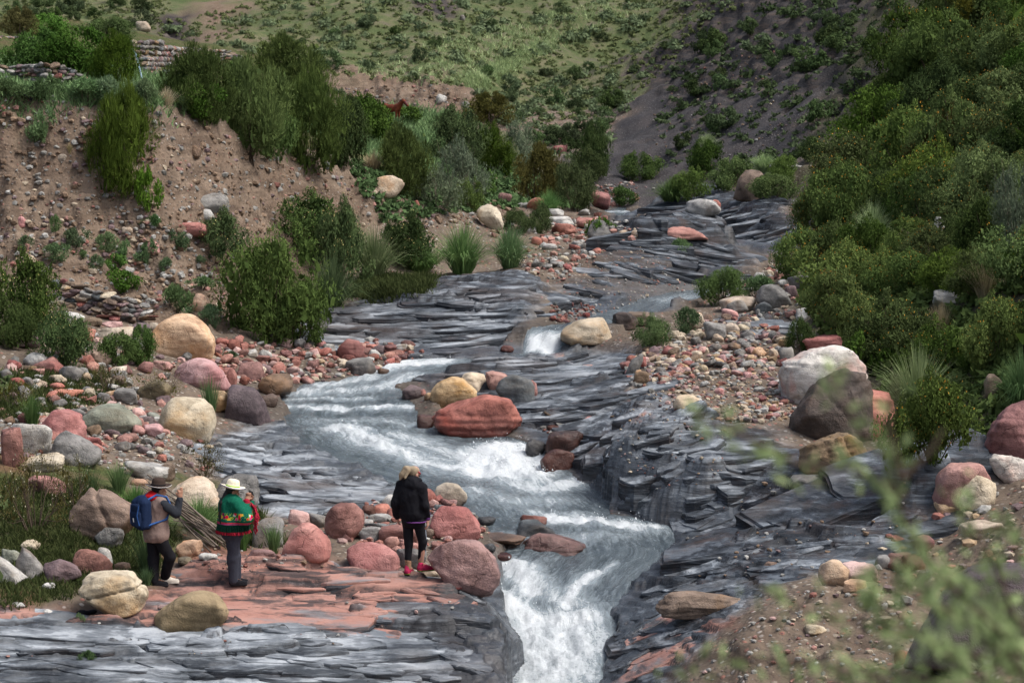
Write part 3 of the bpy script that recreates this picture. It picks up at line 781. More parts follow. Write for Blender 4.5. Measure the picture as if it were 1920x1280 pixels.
FOAM = np.maximum.reduce([
    foam_line([(560, 735, .08), (640, 730, .1), (720, 724, .1), (770, 705, .15)], .5, .62),
    foam_line([(525, 760, .05), (620, 766, .05), (780, 762, .05)], .3, .75),
    foam_line([(540, 748, .06), (690, 745, .08)], .25, .6),
    foam_line([(600, 790, .03), (700, 792, .03), (800, 800, .02)], .4, .5),
    foam_line([(640, 805, .02), (720, 838, 0), (800, 862, -.06), (900, 888, -.3), (1000, 902, -.4)], .55, .85),
    foam_line([(740, 815, .02), (820, 840, -.02), (900, 865, -.2)], .5, .62),
    foam_poly([(850, 842, -.04), (930, 825, -.05), (1000, 832, -.12), (1050, 872, -.36), (1030, 895, -.4), (960, 910, -.4), (860, 888, -.25)], 1.0),
    foam_line([(960, 905, -.4), (1010, 922, -.42), (1090, 900, -.42)], .45, .8),
    foam_line([(880, 925, -.38), (960, 945, -.43), (1050, 940, -.43)], .4, .5),
    foam_line([(1030, 972, -.46), (1110, 980, -.46), (1210, 990, -.47)], .45, .95),
    foam_line([(1000, 960, -.45), (1080, 968, -.46)], .3, .6),
    foam_line([(960, 1005, -.5), (1040, 1015, -.51), (1140, 1010, -.5)], .4, .45),
    foam_line([(950, 1060, -.7), (985, 1085, -.9), (1000, 1110, -1.05)], .38, .9),
    foam_line([(1115, 1075, -.75), (1080, 1100, -.92), (1060, 1130, -1.1)], .18, .9),
    foam_line([(1150, 1060, -.66), (1105, 1095, -.9)], .12, .6),
    foam_poly([(912, 1128, -1.2), (960, 1142, -1.3), (1030, 1135, -1.25), (1110, 1150, -1.3), (1135, 1195, -1.45), (1118, 1260, -1.6), (1090, 1420, -1.9), (940, 1420, -1.9), (960, 1250, -1.6), (955, 1200, -1.5)], .66, .3),
    foam_line([(925, 1125, -1.2), (990, 1160, -1.4), (1090, 1160, -1.35)], .45, 1.0),
    foam_poly([(930, 1150, -1.35), (1000, 1150, -1.4), (1100, 1165, -1.4), (1115, 1230, -1.55), (1090, 1420, -1.9), (940, 1420, -1.9)], .80, .4),
    foam_line([(960, 1085, -.9), (1040, 1120, -1.1), (1100, 1140, -1.2)], .3, .65),
    foam_poly([(980, 618, .78), (1060, 618, .82), (1050, 640, .55), (1040, 664, .35), (970, 666, .34), (980, 640, .52)], 1.0, .25),
    foam_line([(700, 694, .17), (760, 680, .22), (830, 676, .26)], .45, .95),
    foam_line([(700, 700, .17), (660, 712, .12), (600, 722, .1)], .4, .7),
    foam_line([(1360, 470, .88), (1400, 476, .8), (1440, 474, .8)], .5, .95),
    foam_line([(1250, 562, .56), (1340, 548, .57)], .4, .45),
    foam_line([(1135, 400, None), (1175, 400, None)], .6, .7),
]).clip(0, 1)


def water_material():
    m = NT('stream_water')
    fl = m.attr('flow', 'Vector'); foam = m.attr('foam')
    pos = m.n('NewGeometry', out='Position')
    st = m.mapv(fl, (1.0, 4.0, 1.0))
    n1 = m.noise(st, 1.1, 6, .65, dist=.6); n2 = m.noise(m.mapv(fl, (2.2, 8.0, 1)), 1.6, 5, .7, dist=.5); n3 = m.noise(pos, 17, 6, .8)
    mix = m.math('ADD', m.math('MULTIPLY', n1, .55), m.math('ADD', m.math('MULTIPLY', n2, .33), m.math('MULTIPLY', n3, .34)))
    f = m.rng(m.math('ADD', m.math('MULTIPLY', foam, .50), mix), .85, 1.09)
    body = m.mix(m.rng(n1, .35, .65), (.040, .054, .064), (.105, .130, .145))
    body = m.mix(m.rng(m.math('ADD', n2, m.math('MULTIPLY', foam, .8)), .52, .95), body, (.26, .31, .34))
    col = m.mix(f, body, (.70, .745, .77))
    rough = m.n('MapRange', {'Value': f, 'From Min': 0, 'From Max': 1, 'To Min': .10, 'To Max': .7})
    b = m.bump(m.math('ADD', m.math('MULTIPLY', n1, .8), m.math('ADD', m.math('MULTIPLY', n2, .6), m.math('MULTIPLY', n3, m.math('ADD', .25, foam)))), .75, .10)
    return m.bsdf(col, rough, b, .5, **{'IOR': 1.33})


wave = .035 * fbm2(FS / .9, FL / .35, 4, 41) + .02 * fbm2(GX / .25, GY / .35, 3, 42)
wave += FOAM * (.075 * np.abs(fbm2(FS / .55, FL / .28, 4, 43)) + .03 * fbm2(GX / .12, GY / .18, 3, 44))
wave += sstep(.45, 1, FOAM) * .10 * fbm2(GX / .45, GY / .6, 4, 46)
wave += .06 * np.clip(fbm2(FS / 1.6, FL / 2.4, 2, 45), 0, 1) * sstep(-.3, -1.0, WSD)
WV = WZ + wave * sstep(.2, -.35, WSD)
wet_cell = (WSD < .22) & has_w
k4 = wet_cell[:-1, :-1] & wet_cell[1:, :-1] & wet_cell[:-1, 1:] & wet_cell[1:, 1:]
used = np.zeros(GU.size, bool)
wf = grid_faces(*GU.shape, keep=k4); used[wf.ravel()] = True
remap = np.cumsum(used) - 1
w_me = make_mesh('river_water', np.stack([GX, GY, WV], -1).reshape(-1, 3)[used], remap[wf], [water_material()], True,
                 {'flow': np.stack([FS, FL, GZ * 0], -1).reshape(-1, 3)[used], 'foam': FOAM.ravel()[used]})
tag(link('river_water', w_me), 'shallow grey stream rushing white over rock ledges', kind='structure')

# spray thrown up by the falls
rs = np.random.RandomState(61)
_c = np.argwhere((FOAM > .8) & (WSD < -.15) & (GY < 75))
_c = _c[rs.randint(0, len(_c), 900)]
_D, _F = np.array([[0, 0, 1], [.94, 0, -.33], [-.47, .82, -.33], [-.47, -.82, -.33]], float), np.array([[0, 1, 2], [0, 2, 3], [0, 3, 1], [1, 3, 2]])
_sv = []; _sf = []
for n_, (j, i) in enumerate(_c):
    r_ = rs.uniform(.004, .013) * (1 + (rs.rand() < .1))
    q_ = np.array([GX[j, i] + rs.normal() * .05, GY[j, i] + rs.normal() * .05, WV[j, i] + abs(rs.normal()) * .09 + .01])
    _sv.append(_D * r_ * np.array([1, 1, 1.4]) + q_); _sf.append(_F + n_ * 4)
tag(link('spray', make_mesh('spray', np.concatenate(_sv), np.concatenate(_sf), [plain('spray_water', (.70, .74, .77), .5)], True)), 'white drops of spray over the falls', kind='stuff')
# ------------------------------------------------------------------ rock materials
def rock_material(name, a, b, band=0.3, speck=0.3, stain=None, gloss=0.75, bandscale=7.0, crack=.3):
    m = NT('rock_' + name)
    co = m.n('TexCoord', out='Object'); inf = m.n('ObjectInfo', out='Random')
    off = m.n('CombineXYZ', {0: m.math('MULTIPLY', inf, 37.0), 1: m.math('MULTIPLY', inf, 11.0)})
    p = m.n('VectorMath', {0: co, 1: off}, operation='ADD')
    n1 = m.noise(p, 1.6, 6, .62); n2 = m.noise(p, 9, 5, .65); n3 = m.noise(p, 48, 3, .6)
    wv = m.noise(m.mapv(p, (.8, .8, bandscale), (.25, .15, 0)), 1.0, 5, .6, dist=.4)
    c = m.mix(m.rng(n1, .38, .62), tuple(x * .86 for x in a), tuple(min(1, x * 1.06) for x in b))
    mot = m.noise(p, 3.6, 6, .7, dist=.8)
    c = m.mix(m.math('MULTIPLY', m.rng(mot, .50, .60), .6), c, tuple(x * .52 for x in a))
    c = m.mix(m.math('MULTIPLY', m.rng(mot, .46, .36), .35), c, tuple(min(1, x * 1.25 + .02) for x in b))
    c = m.mix(m.math('MULTIPLY', m.rng(wv, .45, .68), band), c, tuple(min(1, x * 1.45) for x in b))
    c = m.mix(m.math('MULTIPLY', m.rng(wv, .47, .30), band), c, tuple(x * .55 for x in a))
    c = m.mix(m.math('MULTIPLY', m.rng(n2, .56, .72), speck * 1.4), c, tuple(x * .45 for x in a))
    c = m.mix(m.math('MULTIPLY', m.rng(n3, .58, .75), speck), c, tuple(min(1, x * 1.5 + .03) for x in b))
    if stain:
        c = m.mix(m.math('MULTIPLY', m.rng(m.noise(p, .9, 5, .6, dist=.5), .52, .66), .8), c, stain)
    # hairline cracks
    ck = m.vor(m.n('VectorMath', {0: p, 1: m.n('VectorMath', {0: m.noise(p, 2.5, 3, out=1), 'Scale': .5}, operation='SCALE')}, operation='ADD'), 1.3, feature='DISTANCE_TO_EDGE')
    ckm = m.math('MULTIPLY', m.rng(ck, .018, .0), m.rng(mot, .47, .60))
    c = m.mix(m.math('MULTIPLY', ckm, crack), c, tuple(x * .22 for x in a))
    hs = m.n('HueSaturation', {'Hue': m.rng(inf, 0, 1, .488, .512), 'Saturation': m.rng(m.math('FRACT', m.math('MULTIPLY', inf, 7.3)), 0, 1, .8, 1.12), 'Value': m.rng(m.math('FRACT', m.math('MULTIPLY', inf, 3.7)), 0, 1, .82, 1.14), 'Color': c})
    w = m.attr('wet')
    c = m.mix(w, hs, m.mix(1.0, hs, (.38, .34, .34), 'MULTIPLY'))
    rg = m.n('MapRange', {'Value': w, 'From Min': 0, 'From Max': 1, 'To Min': gloss, 'To Max': .22})
    h = m.math('ADD', m.math('MULTIPLY', n2, .8), m.math('ADD', m.math('MULTIPLY', n3, .35), m.math('MULTIPLY', wv, band * 1.2)))
    h = m.math('SUBTRACT', h, m.math('MULTIPLY', ckm, .35))
    return m.bsdf(c, rg, m.bump(h, .85, .05), .3)


RK = {
    'tan': rock_material('tan', (.39, .245, .15), (.52, .375, .25), .55, .22, (.50, .27, .12), bandscale=5),
    'cream': rock_material('cream', (.43, .345, .245), (.55, .47, .365), .22, .2, (.44, .27, .14)),
    'ochre': rock_material('ochre', (.26, .18, .095), (.34, .245, .14), .12, .12, (.22, .15, .07), crack=.25),
    'pink': rock_material('pink', (.44, .225, .205), (.56, .35, .325), .2, .3, (.40, .16, .14)),
    'red': rock_material('red', (.215, .082, .068), (.325, .145, .12), .2, .22, (.24, .065, .05)),
    'salmon': rock_material('salmon', (.38, .15, .12), (.47, .225, .185), .2, .25, (.33, .11, .09)),
    'maroon': rock_material('maroon', (.105, .042, .036), (.17, .07, .055), .2, .2, (.07, .035, .03), .5),
    'mauve': rock_material('mauve', (.125, .085, .088), (.215, .155, .155), .25, .3, (.10, .06, .06)),
    'mauvered': rock_material('mauvered', (.23, .115, .098), (.33, .195, .175), .2, .5, (.14, .085, .085)),
    'purple': rock_material('purple', (.075, .055, .062), (.12, .09, .098), .3, .2, None, .6),
    'grey': rock_material('grey', (.155, .15, .142), (.265, .255, .24), .3, .3, (.17, .13, .095)),
    'pale': rock_material('pale', (.34, .335, .32), (.48, .47, .44), .35, .25, (.26, .22, .17)),
    'slate': rock_material('slate', (.075, .088, .092), (.14, .155, .16), .3, .25, (.10, .085, .07)),
    'greygreen': rock_material('greygreen', (.15, .16, .125), (.24, .25, .205), .25, .3, (.12, .10, .07)),
    'brown': rock_material('brown', (.135, .09, .06), (.235, .165, .115), .3, .25, (.27, .155, .07)),
    'darkbrown': rock_material('darkbrown', (.045, .033, .028), (.09, .065, .053), .4, .3, (.10, .058, .042), .6),
    'olive': rock_material('olive', (.15, .115, .06), (.24, .19, .10), .2, .3, (.10, .085, .06)),
    'white': rock_material('white', (.46, .43, .385), (.60, .57, .52), .4, .25, (.40, .24, .20)),
}
KCOL = {'red': (.25, .112, .09), 'salmon': (.33, .18, .15), 'pink': (.40, .265, .24), 'grey': (.21, .205, .19), 'pale': (.34, .335, .315), 'cream': (.40, .335, .25), 'tan': (.34, .24, .15),
        'mauve': (.17, .12, .122), 'maroon': (.13, .055, .045), 'brown': (.18, .125, .085), 'slate': (.105, .12, .125), 'greygreen': (.19, .2, .165)}

_ico = {}
def ico(sub):
    if sub not in _ico:
        import bmesh
        bm = bmesh.new(); bmesh.ops.create_icosphere(bm, subdivisions=sub, radius=1)
        bm.verts.ensure_lookup_table()
        V = np.array([v.co[:] for v in bm.verts]); F = np.array([[v.index for v in f.verts] for f in bm.faces])
        bm.free(); _ico[sub] = (V / np.linalg.norm(V, axis=1)[:, None], F)
    return _ico[sub]


def unit_axis(rs):
    n = np.array([rs.normal() * .25, rs.normal() * .25, 1.0]); return n / np.linalg.norm(n)


def rock_shape(seed, dims, ang=.5, sub=4, outline=None, cracks=(), lump=.06, tilt=0.0):
    """boulder vertices: soft intersection of planes (convex, worn) with chips; exact bounding box dims"""
    rs = np.random.RandomState(seed)
    D, F = ico(sub)
    pl = []; df = []
    dims = np.array(dims, float)
    if outline is not None:                      # silhouette seen along y, in unit box coordinates (x right, z up)
        O = (np.array(outline, float) / 100 - .5) * 2
        c = O.mean(0); O = O - c
        for a, b in zip(O, np.roll(O, -1, 0)):
            e = b - a; nx, nz = e[1], -e[0]
            L = math.hypot(nx, nz)
            if L < 1e-6: continue
            nx /= L; nz /= L
            d = nx * a[0] + nz * a[1]
            if d < 0: nx, nz, d = -nx, -nz, -d
            ty = rs.uniform(-.25, .12)
            n = np.array([nx, ty, nz]); n /= np.linalg.norm(n); pl.append(n); df.append(max(.15, d))
            n = np.array([nx, -ty + .3, nz]); n /= np.linalg.norm(n); pl.append(n); df.append(max(.15, d) * 1.04)
        for k in range(5):
            n = np.array([rs.normal() * .35, -1 if k < 3 else 1, rs.normal() * .35 + (.15 if k < 3 else 0)]); n /= np.linalg.norm(n); pl.append(n); df.append(rs.uniform(.8, 1.0))
    else:
        nP = int(rs.randint(9, 14))
        base = rs.normal(size=(nP, 3)); base /= np.linalg.norm(base, axis=1)[:, None]
        ax = np.array([[1, 0, 0], [-1, 0, 0], [0, 1, 0], [0, -1, 0], [0, 0, 1], [0, 0, -1]], float) + rs.normal(size=(6, 3)) * .22
        ax /= np.linalg.norm(ax, axis=1)[:, None]
        pl = list(base) + list(ax); df = list(rs.uniform(.82, 1.12, nP)) + list(rs.uniform(.8, .98, 6))
    pl = np.array(pl); df = np.array(df)
    p = 6 + 40 * ang ** 1.3
    q = np.clip(D @ pl.T, 0, None) / df
    r = (q ** p).sum(1) ** (-1 / p)
    V = D * r[:, None]
    for k in range(int(8 + 20 * ang)):
        n = rs.normal(size=3); n /= np.linalg.norm(n)
        q_ = (V / dims * 2 if False else V) @ n; s_ = q_.max(); c_ = rs.uniform(.03, .07 + .22 * ang * (ang > .45))
        V = V - n * (np.clip(q_ - s_ * (1 - c_), 0, None) * rs.uniform(.75, .98))[:, None]
    nz = fbm3(D * 1.4 + seed * 3.7 % 50, 3) * lump + fbm3(D * 4.5 + seed * 1.3 % 40, 3) * lump * .5 + fbm3(D * 13 + seed % 30, 3) * lump * .2
    tl = V @ unit_axis(rs)
    nz -= lump * .55 * np.clip(fbm3(np.c_[tl * 7 + seed % 17, tl * .01, fbm3(V * 1.5, 2) * .25], 2) * 1.6 - .25, 0, 1)
    if ang > .55:
        nz -= lump * .5 * np.clip(fbm3(D * 3 + seed % 13, 2), .1, 1)
    V = V * (1 + nz)[:, None]
    for n, d, w, dep in cracks:
        n = np.array(n, float); n /= np.linalg.norm(n)
        s = V @ n - d + .05 * fbm3(V * 3, 2)
        V = V * (1 - dep * np.exp(-(s / w) ** 2))[:, None]
    if tilt:
        ct, st = math.cos(tilt), math.sin(tilt)
        V = np.c_[V[:, 0] * ct - V[:, 2] * st, V[:, 1], V[:, 0] * st + V[:, 2] * ct]
    lo, hi = V.min(0), V.max(0)
    V = ((V - (lo + hi) / 2) / (hi - lo)) * dims
    return V, F


def wet_of(V, loc):
    x = V[:, 0] + loc[0]; y = V[:, 1] + loc[1]
    u = x / y; t = np.log(y)
    i = np.clip(np.searchsorted(FU, u), 0, len(FU) - 1); j = np.clip(np.searchsorted(FT, t), 0, len(FT) - 1)
    wz = WZ[j, i]; sd = WSD[j, i]
    zz = V[:, 2] + loc[2]
    nz = .08 * fbm3(V * 3, 2)
    return np.where((wz > -90) & (sd < .35), 1 - sstep(.08, .32, zz - wz + nz), 0).astype(np.float32)


_bseed = [100]


def boulder(box, kind, label, ang=.5, outline=None, depth=.85, yoff=None, cracks=(), lump=.06, name='boulder', sub=None, water=False, hang=0.0, wetall=0.0, tilt=0.0):
    x0, y0, x1, y1 = box
    if ang < .5: ang += .14
    _bseed[0] += 1
    cx, cy = (x0 + x1) / 2, (y0 + y1) / 2
    w_, h_ = x1 - x0, y1 - y0
    hx, hy, hz = hit(cx, y1 - .10 * h_, water)
    if yoff: hy = yoff
    wm = w_ / FPX * hy; dm = wm * depth
    yc = hy + dm * .34
    wm = w_ / FPX * yc
    dx, dz = ray(cx, cy)
    dxt, dzt = ray(cx, y0); dxb, dzb = ray(cx, y1)
    top = CAMZ + dzt * yc; bot = CAMZ + dzb * yc
    gz = z_at(dx * yc, yc)
    bot = min(bot, max(gz - .12 * (top - bot), bot - .4 * (top - bot))) - hang
    vis = (CAMZ + dzt * yc) - (CAMZ + dzb * yc)
    top = top - .0 * vis
    loc = (dx * yc, yc, (top + bot) / 2)
    if sub is None: sub = 5 if w_ > 120 else (4 if w_ > 38 else 3)
    V, F = rock_shape(_bseed[0], (wm, dm, top - bot), ang, sub, outline, cracks, lump, tilt)
    wt = np.maximum(wet_of(V, loc), wetall)
    me = make_mesh(name, V, F, [RK[kind]], ang < .72 or sub >= 4, {'wet': wt})
    o = link(name, me, loc=loc)
    tag(o, label, 'boulder' if w_ > 45 else 'rock')
    return o


# clockwise outlines in per cent of the box, x to the right, z up
B = boulder
B((280, 587, 407, 680), 'tan', 'large rounded orange-tan boulder with fine banding below the dry-stone wall', .12, [(4, 50), (20, 82), (45, 99), (70, 93), (92, 65), (100, 35), (90, 5), (60, 0), (10, 0)], lump=.035)
B((325, 671, 433, 736), 'pink', 'large smooth pink boulder in front of the orange-tan one', .2, [(0, 40), (12, 80), (40, 100), (65, 92), (88, 55), (100, 10), (90, 0), (5, 0)])
B((420, 720, 509, 802), 'purple', 'angular dark purple boulder at the edge of the stream', .75, [(2, 40), (8, 85), (35, 100), (78, 82), (85, 50), (100, 18), (95, 2), (20, 0), (0, 10)], lump=.05)
B((297, 744, 406, 830), 'cream', 'big blocky yellow-cream boulder on the slab beside the purple one', .45, [(0, 35), (8, 70), (30, 98), (82, 97), (97, 60), (99, 25), (90, 3), (30, 10), (5, 22)], lump=.05, cracks=[((0, .2, 1), -.45, .03, .08), ((.2, 0, 1), -.2, .02, .04)])
B((442, 678, 496, 718), 'red', 'rounded brick-red boulder behind the purple one', .25)
B((483, 701, 551, 743), 'brown', 'lumpy tan-brown boulder at the water margin by the riffle', .4)
B((55, 765, 162, 830), 'salmon', 'long low salmon-pink boulder with sloping flat top', .35, [(0, 15), (30, 85), (60, 100), (90, 78), (100, 30), (95, 0), (0, 0)])
B((150, 757, 266, 815), 'greygreen', 'wide grey-green boulder behind the yellow-cream one', .45, [(0, 50), (25, 95), (65, 100), (90, 60), (100, 10), (80, 0), (10, 5)])
B((15, 790, 98, 858), 'pale', 'pale grey rounded boulder beside the salmon slab', .35)
B((88, 807, 192, 875), 'grey', 'bluish grey boulder with a pointed top, left of the pebbly slab', .55, [(0, 20), (20, 85), (35, 100), (70, 75), (100, 45), (100, 5), (0, 0)])
B((0, 800, 45, 885), 'red', 'steep red rock partly cut off by the edge of the photo', .4)
B((50, 668, 124, 703), 'red', 'flat dark red angular rock under the yellow-flowered shrub', .6, [(0, 10), (25, 55), (70, 100), (85, 70), (100, 25), (90, 0), (5, 0)])
B((43, 660, 92, 694), 'pale', 'pale cracked rock behind the flat dark red one', .45, cracks=[((1, .2, .4), .1, .04, .1)])
B((18, 708, 47, 727), 'red', 'small round red rock on the turf at the edge', .2)
B((108, 684, 155, 722), 'grey', 'jagged grey rock beside the tan-brown twiggy shrub', .8)
B((14, 622, 76, 655), 'mauve', 'grey-mauve boulder half hidden by the leftmost shrub', .35)
B((105, 582, 162, 614), 'pale', 'pale blue-grey boulder at the foot of the dry-stone wall', .5)
B((182, 612, 252, 640), 'cream', 'cream cracked boulder just below the dry-stone wall', .4)
B((168, 655, 212, 686), 'tan', 'orange-tan rounded rock beside the bright green plants', .25)
B((244, 605, 285, 634), 'mauve', 'mauve angular rock leaning against the big orange-tan boulder', .6)
B((160, 595, 193, 613), 'brown', 'brown rock in the lowest course beside the wall', .4)
B((190, 602, 230, 618), 'pink', 'flat pinkish rock lying under the wall end', .3)
B((278, 604, 298, 622), 'cream', 'small cream round stone touching the orange-tan boulder', .2)
B((283, 675, 324, 695), 'pink', 'pale pink oval rock left of the large pink boulder', .2)
B((257, 678, 288, 702), 'red', 'dark red rock left of the pale pink oval one', .45)
B((205, 686, 238, 708), 'cream', 'small cream-grey rock among red stones under the orange-tan rock', .45)
B((143, 698, 172, 716), 'tan', 'small pale tan rock by the jagged grey rock', .4)
B((257, 710, 324, 754), 'olive', 'flat-faced olive-brown rock with yellow lichen before the pink boulder', .75, [(0, 45), (25, 70), (80, 100), (100, 60), (88, 10), (40, 0), (8, 20)])
B((211, 727, 259, 760), 'grey', 'sharp grey rock in front of the olive-brown one', .8)
B((182, 735, 206, 758), 'grey', 'small blocky grey rock standing beside the sharp grey rock', .7)
B((95, 728, 157, 748), 'salmon', 'low flat salmon rock embedded in turf', .35)
B((122, 728, 138, 745), 'pale', 'small upright grey stone against the flat salmon rock', .6)
B((267, 795, 307, 822), 'pink', 'small smooth pink rock left of the yellow-cream block', .2)
B((185, 784, 217, 801), 'mauve', 'small mauve lozenge-shaped rock on gravel', .35)
B((383, 730, 428, 778), 'tan', 'tan rock behind the pointed grass tuft beside the purple boulder', .4)
B((484, 738, 522, 766), 'brown', 'low brown wedge of rock at the water right of the purple boulder', .5, wetall=.4)
B((156, 818, 192, 840), 'red', 'small red oval rock on the gravel below the grey-green boulder', .3)
B((425, 690, 445, 733), 'red', 'tall narrow red rock squeezed behind the pink boulder', .6)
B((247, 765, 275, 790), 'pink', 'small pinkish angular rock above the pink smooth one', .5)
B((275, 772, 300, 790), 'greygreen', 'small green-grey rock touching the yellow-cream block', .4)
# lower left
B((132, 910, 264, 1032), 'brown', 'huge split brown boulder with flat faces behind the man with the backpack', .82, [(0, 55), (8, 75), (30, 100), (62, 88), (100, 55), (96, 40), (68, 25), (50, 2), (25, 5), (12, 25)], lump=.04, cracks=[((1, .1, .35), .12, .035, .16), ((.3, 0, 1), -.25, .025, .06)])
B((175, 985, 235, 1035), 'grey', 'grey broken rock under the split brown boulder', .7)
B((152, 1070, 279, 1163), 'cream', 'cracked cream-tan cube of rock in front of the grass', .78, [(0, 55), (2, 92), (40, 100), (72, 98), (85, 80), (100, 50), (96, 22), (50, 0), (30, 8), (8, 40)], lump=.04, cracks=[((-.3, .1, 1), .12, .03, .2)])
B((287, 1106, 433, 1194), 'ochre', 'big smooth ochre boulder lying on the red slab', .16, [(0, 35), (6, 55), (25, 80), (55, 100), (85, 92), (100, 60), (95, 30), (82, 12), (40, 0), (15, 2)], lump=.03)
B((135, 1029, 213, 1078), 'red', 'rounded red boulder on grass beside the mauve one', .4, [(0, 55), (15, 95), (50, 100), (85, 70), (100, 30), (92, 5), (30, 0), (5, 25)])
B((82, 1047, 154, 1098), 'mauve', 'mauve blocky boulder on grass left of the rounded red one', .6, [(0, 60), (10, 95), (60, 100), (100, 65), (95, 35), (45, 0), (15, 8)])
B((-20, 1040, 53, 1098), 'pale', 'pale angular slab sloping in from the photo edge', .75, [(0, 100), (30, 92), (100, 30), (92, 0), (50, 20), (0, 15)])
B((29, 1026, 82, 1090), 'grey', 'upright grey slab between the pale slab and the mauve boulder', .75, [(0, 50), (25, 100), (55, 85), (100, 35), (75, 0), (20, 10)])
B((0, 1028, 40, 1062), 'greygreen', 'flat grey-green rock behind the upright slab', .6)
B((37, 1012, 79, 1034), 'cream', 'pale cream flat stone in the grass', .5)
B((180, 1027, 213, 1062), 'pale', 'small pale rock behind the rounded red boulder', .5)
B((212, 1053, 246, 1076), 'brown', 'small brown rock between the red boulder and the cracked cream block', .5)
B((313, 894, 415, 955), 'cream', 'big sloping cream boulder behind the two walkers with hats', .5, [(0, 10), (15, 60), (45, 95), (75, 100), (90, 60), (100, 15), (95, 0), (0, 0)])
B((402, 888, 488, 965), 'grey', 'brown-grey block behind the white-hatted walker', .6, [(0, 45), (18, 92), (45, 100), (95, 92), (100, 65), (96, 20), (80, 0), (10, 5)])
B((330, 1010, 381, 1048), 'tan', 'tan rounded rock between the two walkers on the left', .35)
B((472, 969, 534, 1030), 'grey', 'grey sloping rock right of the white-hatted walker', .5)
B((540, 956, 583, 987), 'pink', 'pale pink angular rock behind the red boulders', .5)
B((576, 961, 617, 992), 'grey', 'grey-green stone behind the red boulders by the water', .4)
B((526, 980, 622, 1047), 'salmon', 'double-humped red boulder left of the tall red one', .3, [(0, 15), (15, 70), (40, 95), (70, 90), (95, 60), (100, 20), (90, 0), (5, 0)])
B((235, 862, 322, 902), 'pale', 'pale grey ragged rock on the pebbly slab', .7)
B((290, 866, 330, 905), 'brown', 'rusty brown rock beside the ragged pale one', .6)
B((50, 888, 122, 935), 'salmon', 'salmon rock behind the bare twiggy bush', .5)
B((38, 852, 125, 888), 'cream', 'cream oblong rock above the bare twiggy bush', .4)
B((245, 897, 278, 912), 'tan', 'small flat orange rock beside the green tuft', .3)
B((333, 1043, 361, 1060), 'olive', 'small olive stone by the backpack walker', .35)
B((373, 1036, 410, 1050), 'pale', 'small pale flat stone between the two walkers', .5)
B((300, 1037, 315, 1052), 'tan', 'tiny tan stone behind the backpack walker', .4)
B((465, 1028, 520, 1042), 'mauvered', 'low flat mauve-pink rock on the red ground', .4)
B((80, 1142, 100, 1152), 'pale', 'small white stone on the reddish soil', .5)
B((78, 1092, 105, 1105), 'pale', 'small flat white stone in front of the mauve boulder', .6)
B((20, 1128, 48, 1140), 'pale', 'small pale stone on sparse grass by the photo edge', .5)
# rocks in the stream
B((808, 735, 980, 824), 'red', 'largest red boulder lying in midstream above the cascade', .42, [(0, 38), (6, 60), (25, 82), (55, 98), (82, 96), (94, 60), (100, 30), (95, 8), (75, 0), (45, 5), (10, 15)], water=True, lump=.05)
B((806, 706, 896, 768), 'tan', 'rounded tan boulder tucked behind the largest red one', .2, [(0, 40), (12, 75), (40, 98), (70, 95), (100, 50), (95, 0), (5, 0)])
B((858, 697, 913, 740), 'cream', 'pale cream-grey boulder at the back of the midstream cluster', .3)
B((910, 695, 953, 735), 'salmon', 'pinkish red boulder beside the dark grey one in midstream', .4)
B((929, 701, 1003, 765), 'slate', 'dark grey-green boulder at the right end of the midstream cluster', .35, [(0, 45), (15, 90), (55, 100), (88, 85), (98, 40), (90, 0), (30, 5)])
B((985, 712, 1008, 745), 'salmon', 'narrow red rock peeping behind the dark grey-green boulder', .4)
B((780, 777, 818, 806), 'maroon', 'wet maroon rock in the stream left of the largest red boulder', .35, water=True, wetall=.7)
B((753, 722, 797, 750), 'mauve', 'wet mauve rock upstream of the cascade', .5, water=True)
B((778, 728, 800, 745), 'red', 'small red rock leaning on the wet mauve one', .5, water=True)
B((795, 736, 812, 752), 'tan', 'small tan stone next to the rounded tan boulder', .3, water=True)
B((1050, 596, 1147, 647), 'cream', 'large pale cream boulder at the top of the little fall', .4, [(0, 30), (15, 70), (60, 100), (88, 85), (100, 35), (95, 5), (40, 0), (5, 8)])
B((1020, 806, 1098, 862), 'maroon', 'shiny wet brown boulder below the outcrop', .25, wetall=.95, water=True)
B((1012, 840, 1078, 885), 'maroon', 'wet brown boulder at the foot of the shiny one', .3, wetall=.9, water=True)
B((984, 822, 1024, 858), 'slate', 'wet black rock beside the cascade', .5, wetall=.9, water=True)
B((1093, 779, 1120, 802), 'salmon', 'red rock in the hollow under the curved ledge', .4)
B((1070, 790, 1100, 812), 'red', 'dark red flat rock in the hollow, left of the salmon one', .5, wetall=.4)
B((1024, 797, 1070, 814), 'maroon', 'flat maroon rock above the shiny wet boulder', .5, wetall=.6)
B((1080, 806, 1112, 830), 'maroon', 'wet maroon rock wedged between hollow and outcrop', .4, wetall=.8)
B((1148, 584, 1198, 622), 'darkbrown', 'dark brown slab right of the pale cream boulder', .6)
B((1170, 584, 1220, 612), 'brown', 'tan-topped rock leaning on the dark brown slab', .6)
B((938, 647, 964, 662), 'red', 'small red rock lying on the ledge below the fall', .5)
B((632, 635, 692, 675), 'red', 'dome-shaped dark red boulder on the left shore', .25, [(0, 10), (5, 65), (30, 100), (65, 95), (100, 40), (95, 0), (5, 0)])
B((643, 671, 706, 708), 'grey', 'grey blocky boulder standing in the shallows by the left shore', .6)
B((690, 655, 716, 672), 'pale', 'round pale stone beside the dome-shaped red boulder', .2)
B((708, 689, 730, 702), 'brown', 'brown stone in the riffle right of the grey blocky boulder', .4, water=True)
B((735, 660, 765, 676), 'red', 'small red angular rock in the upper shallows', .6)
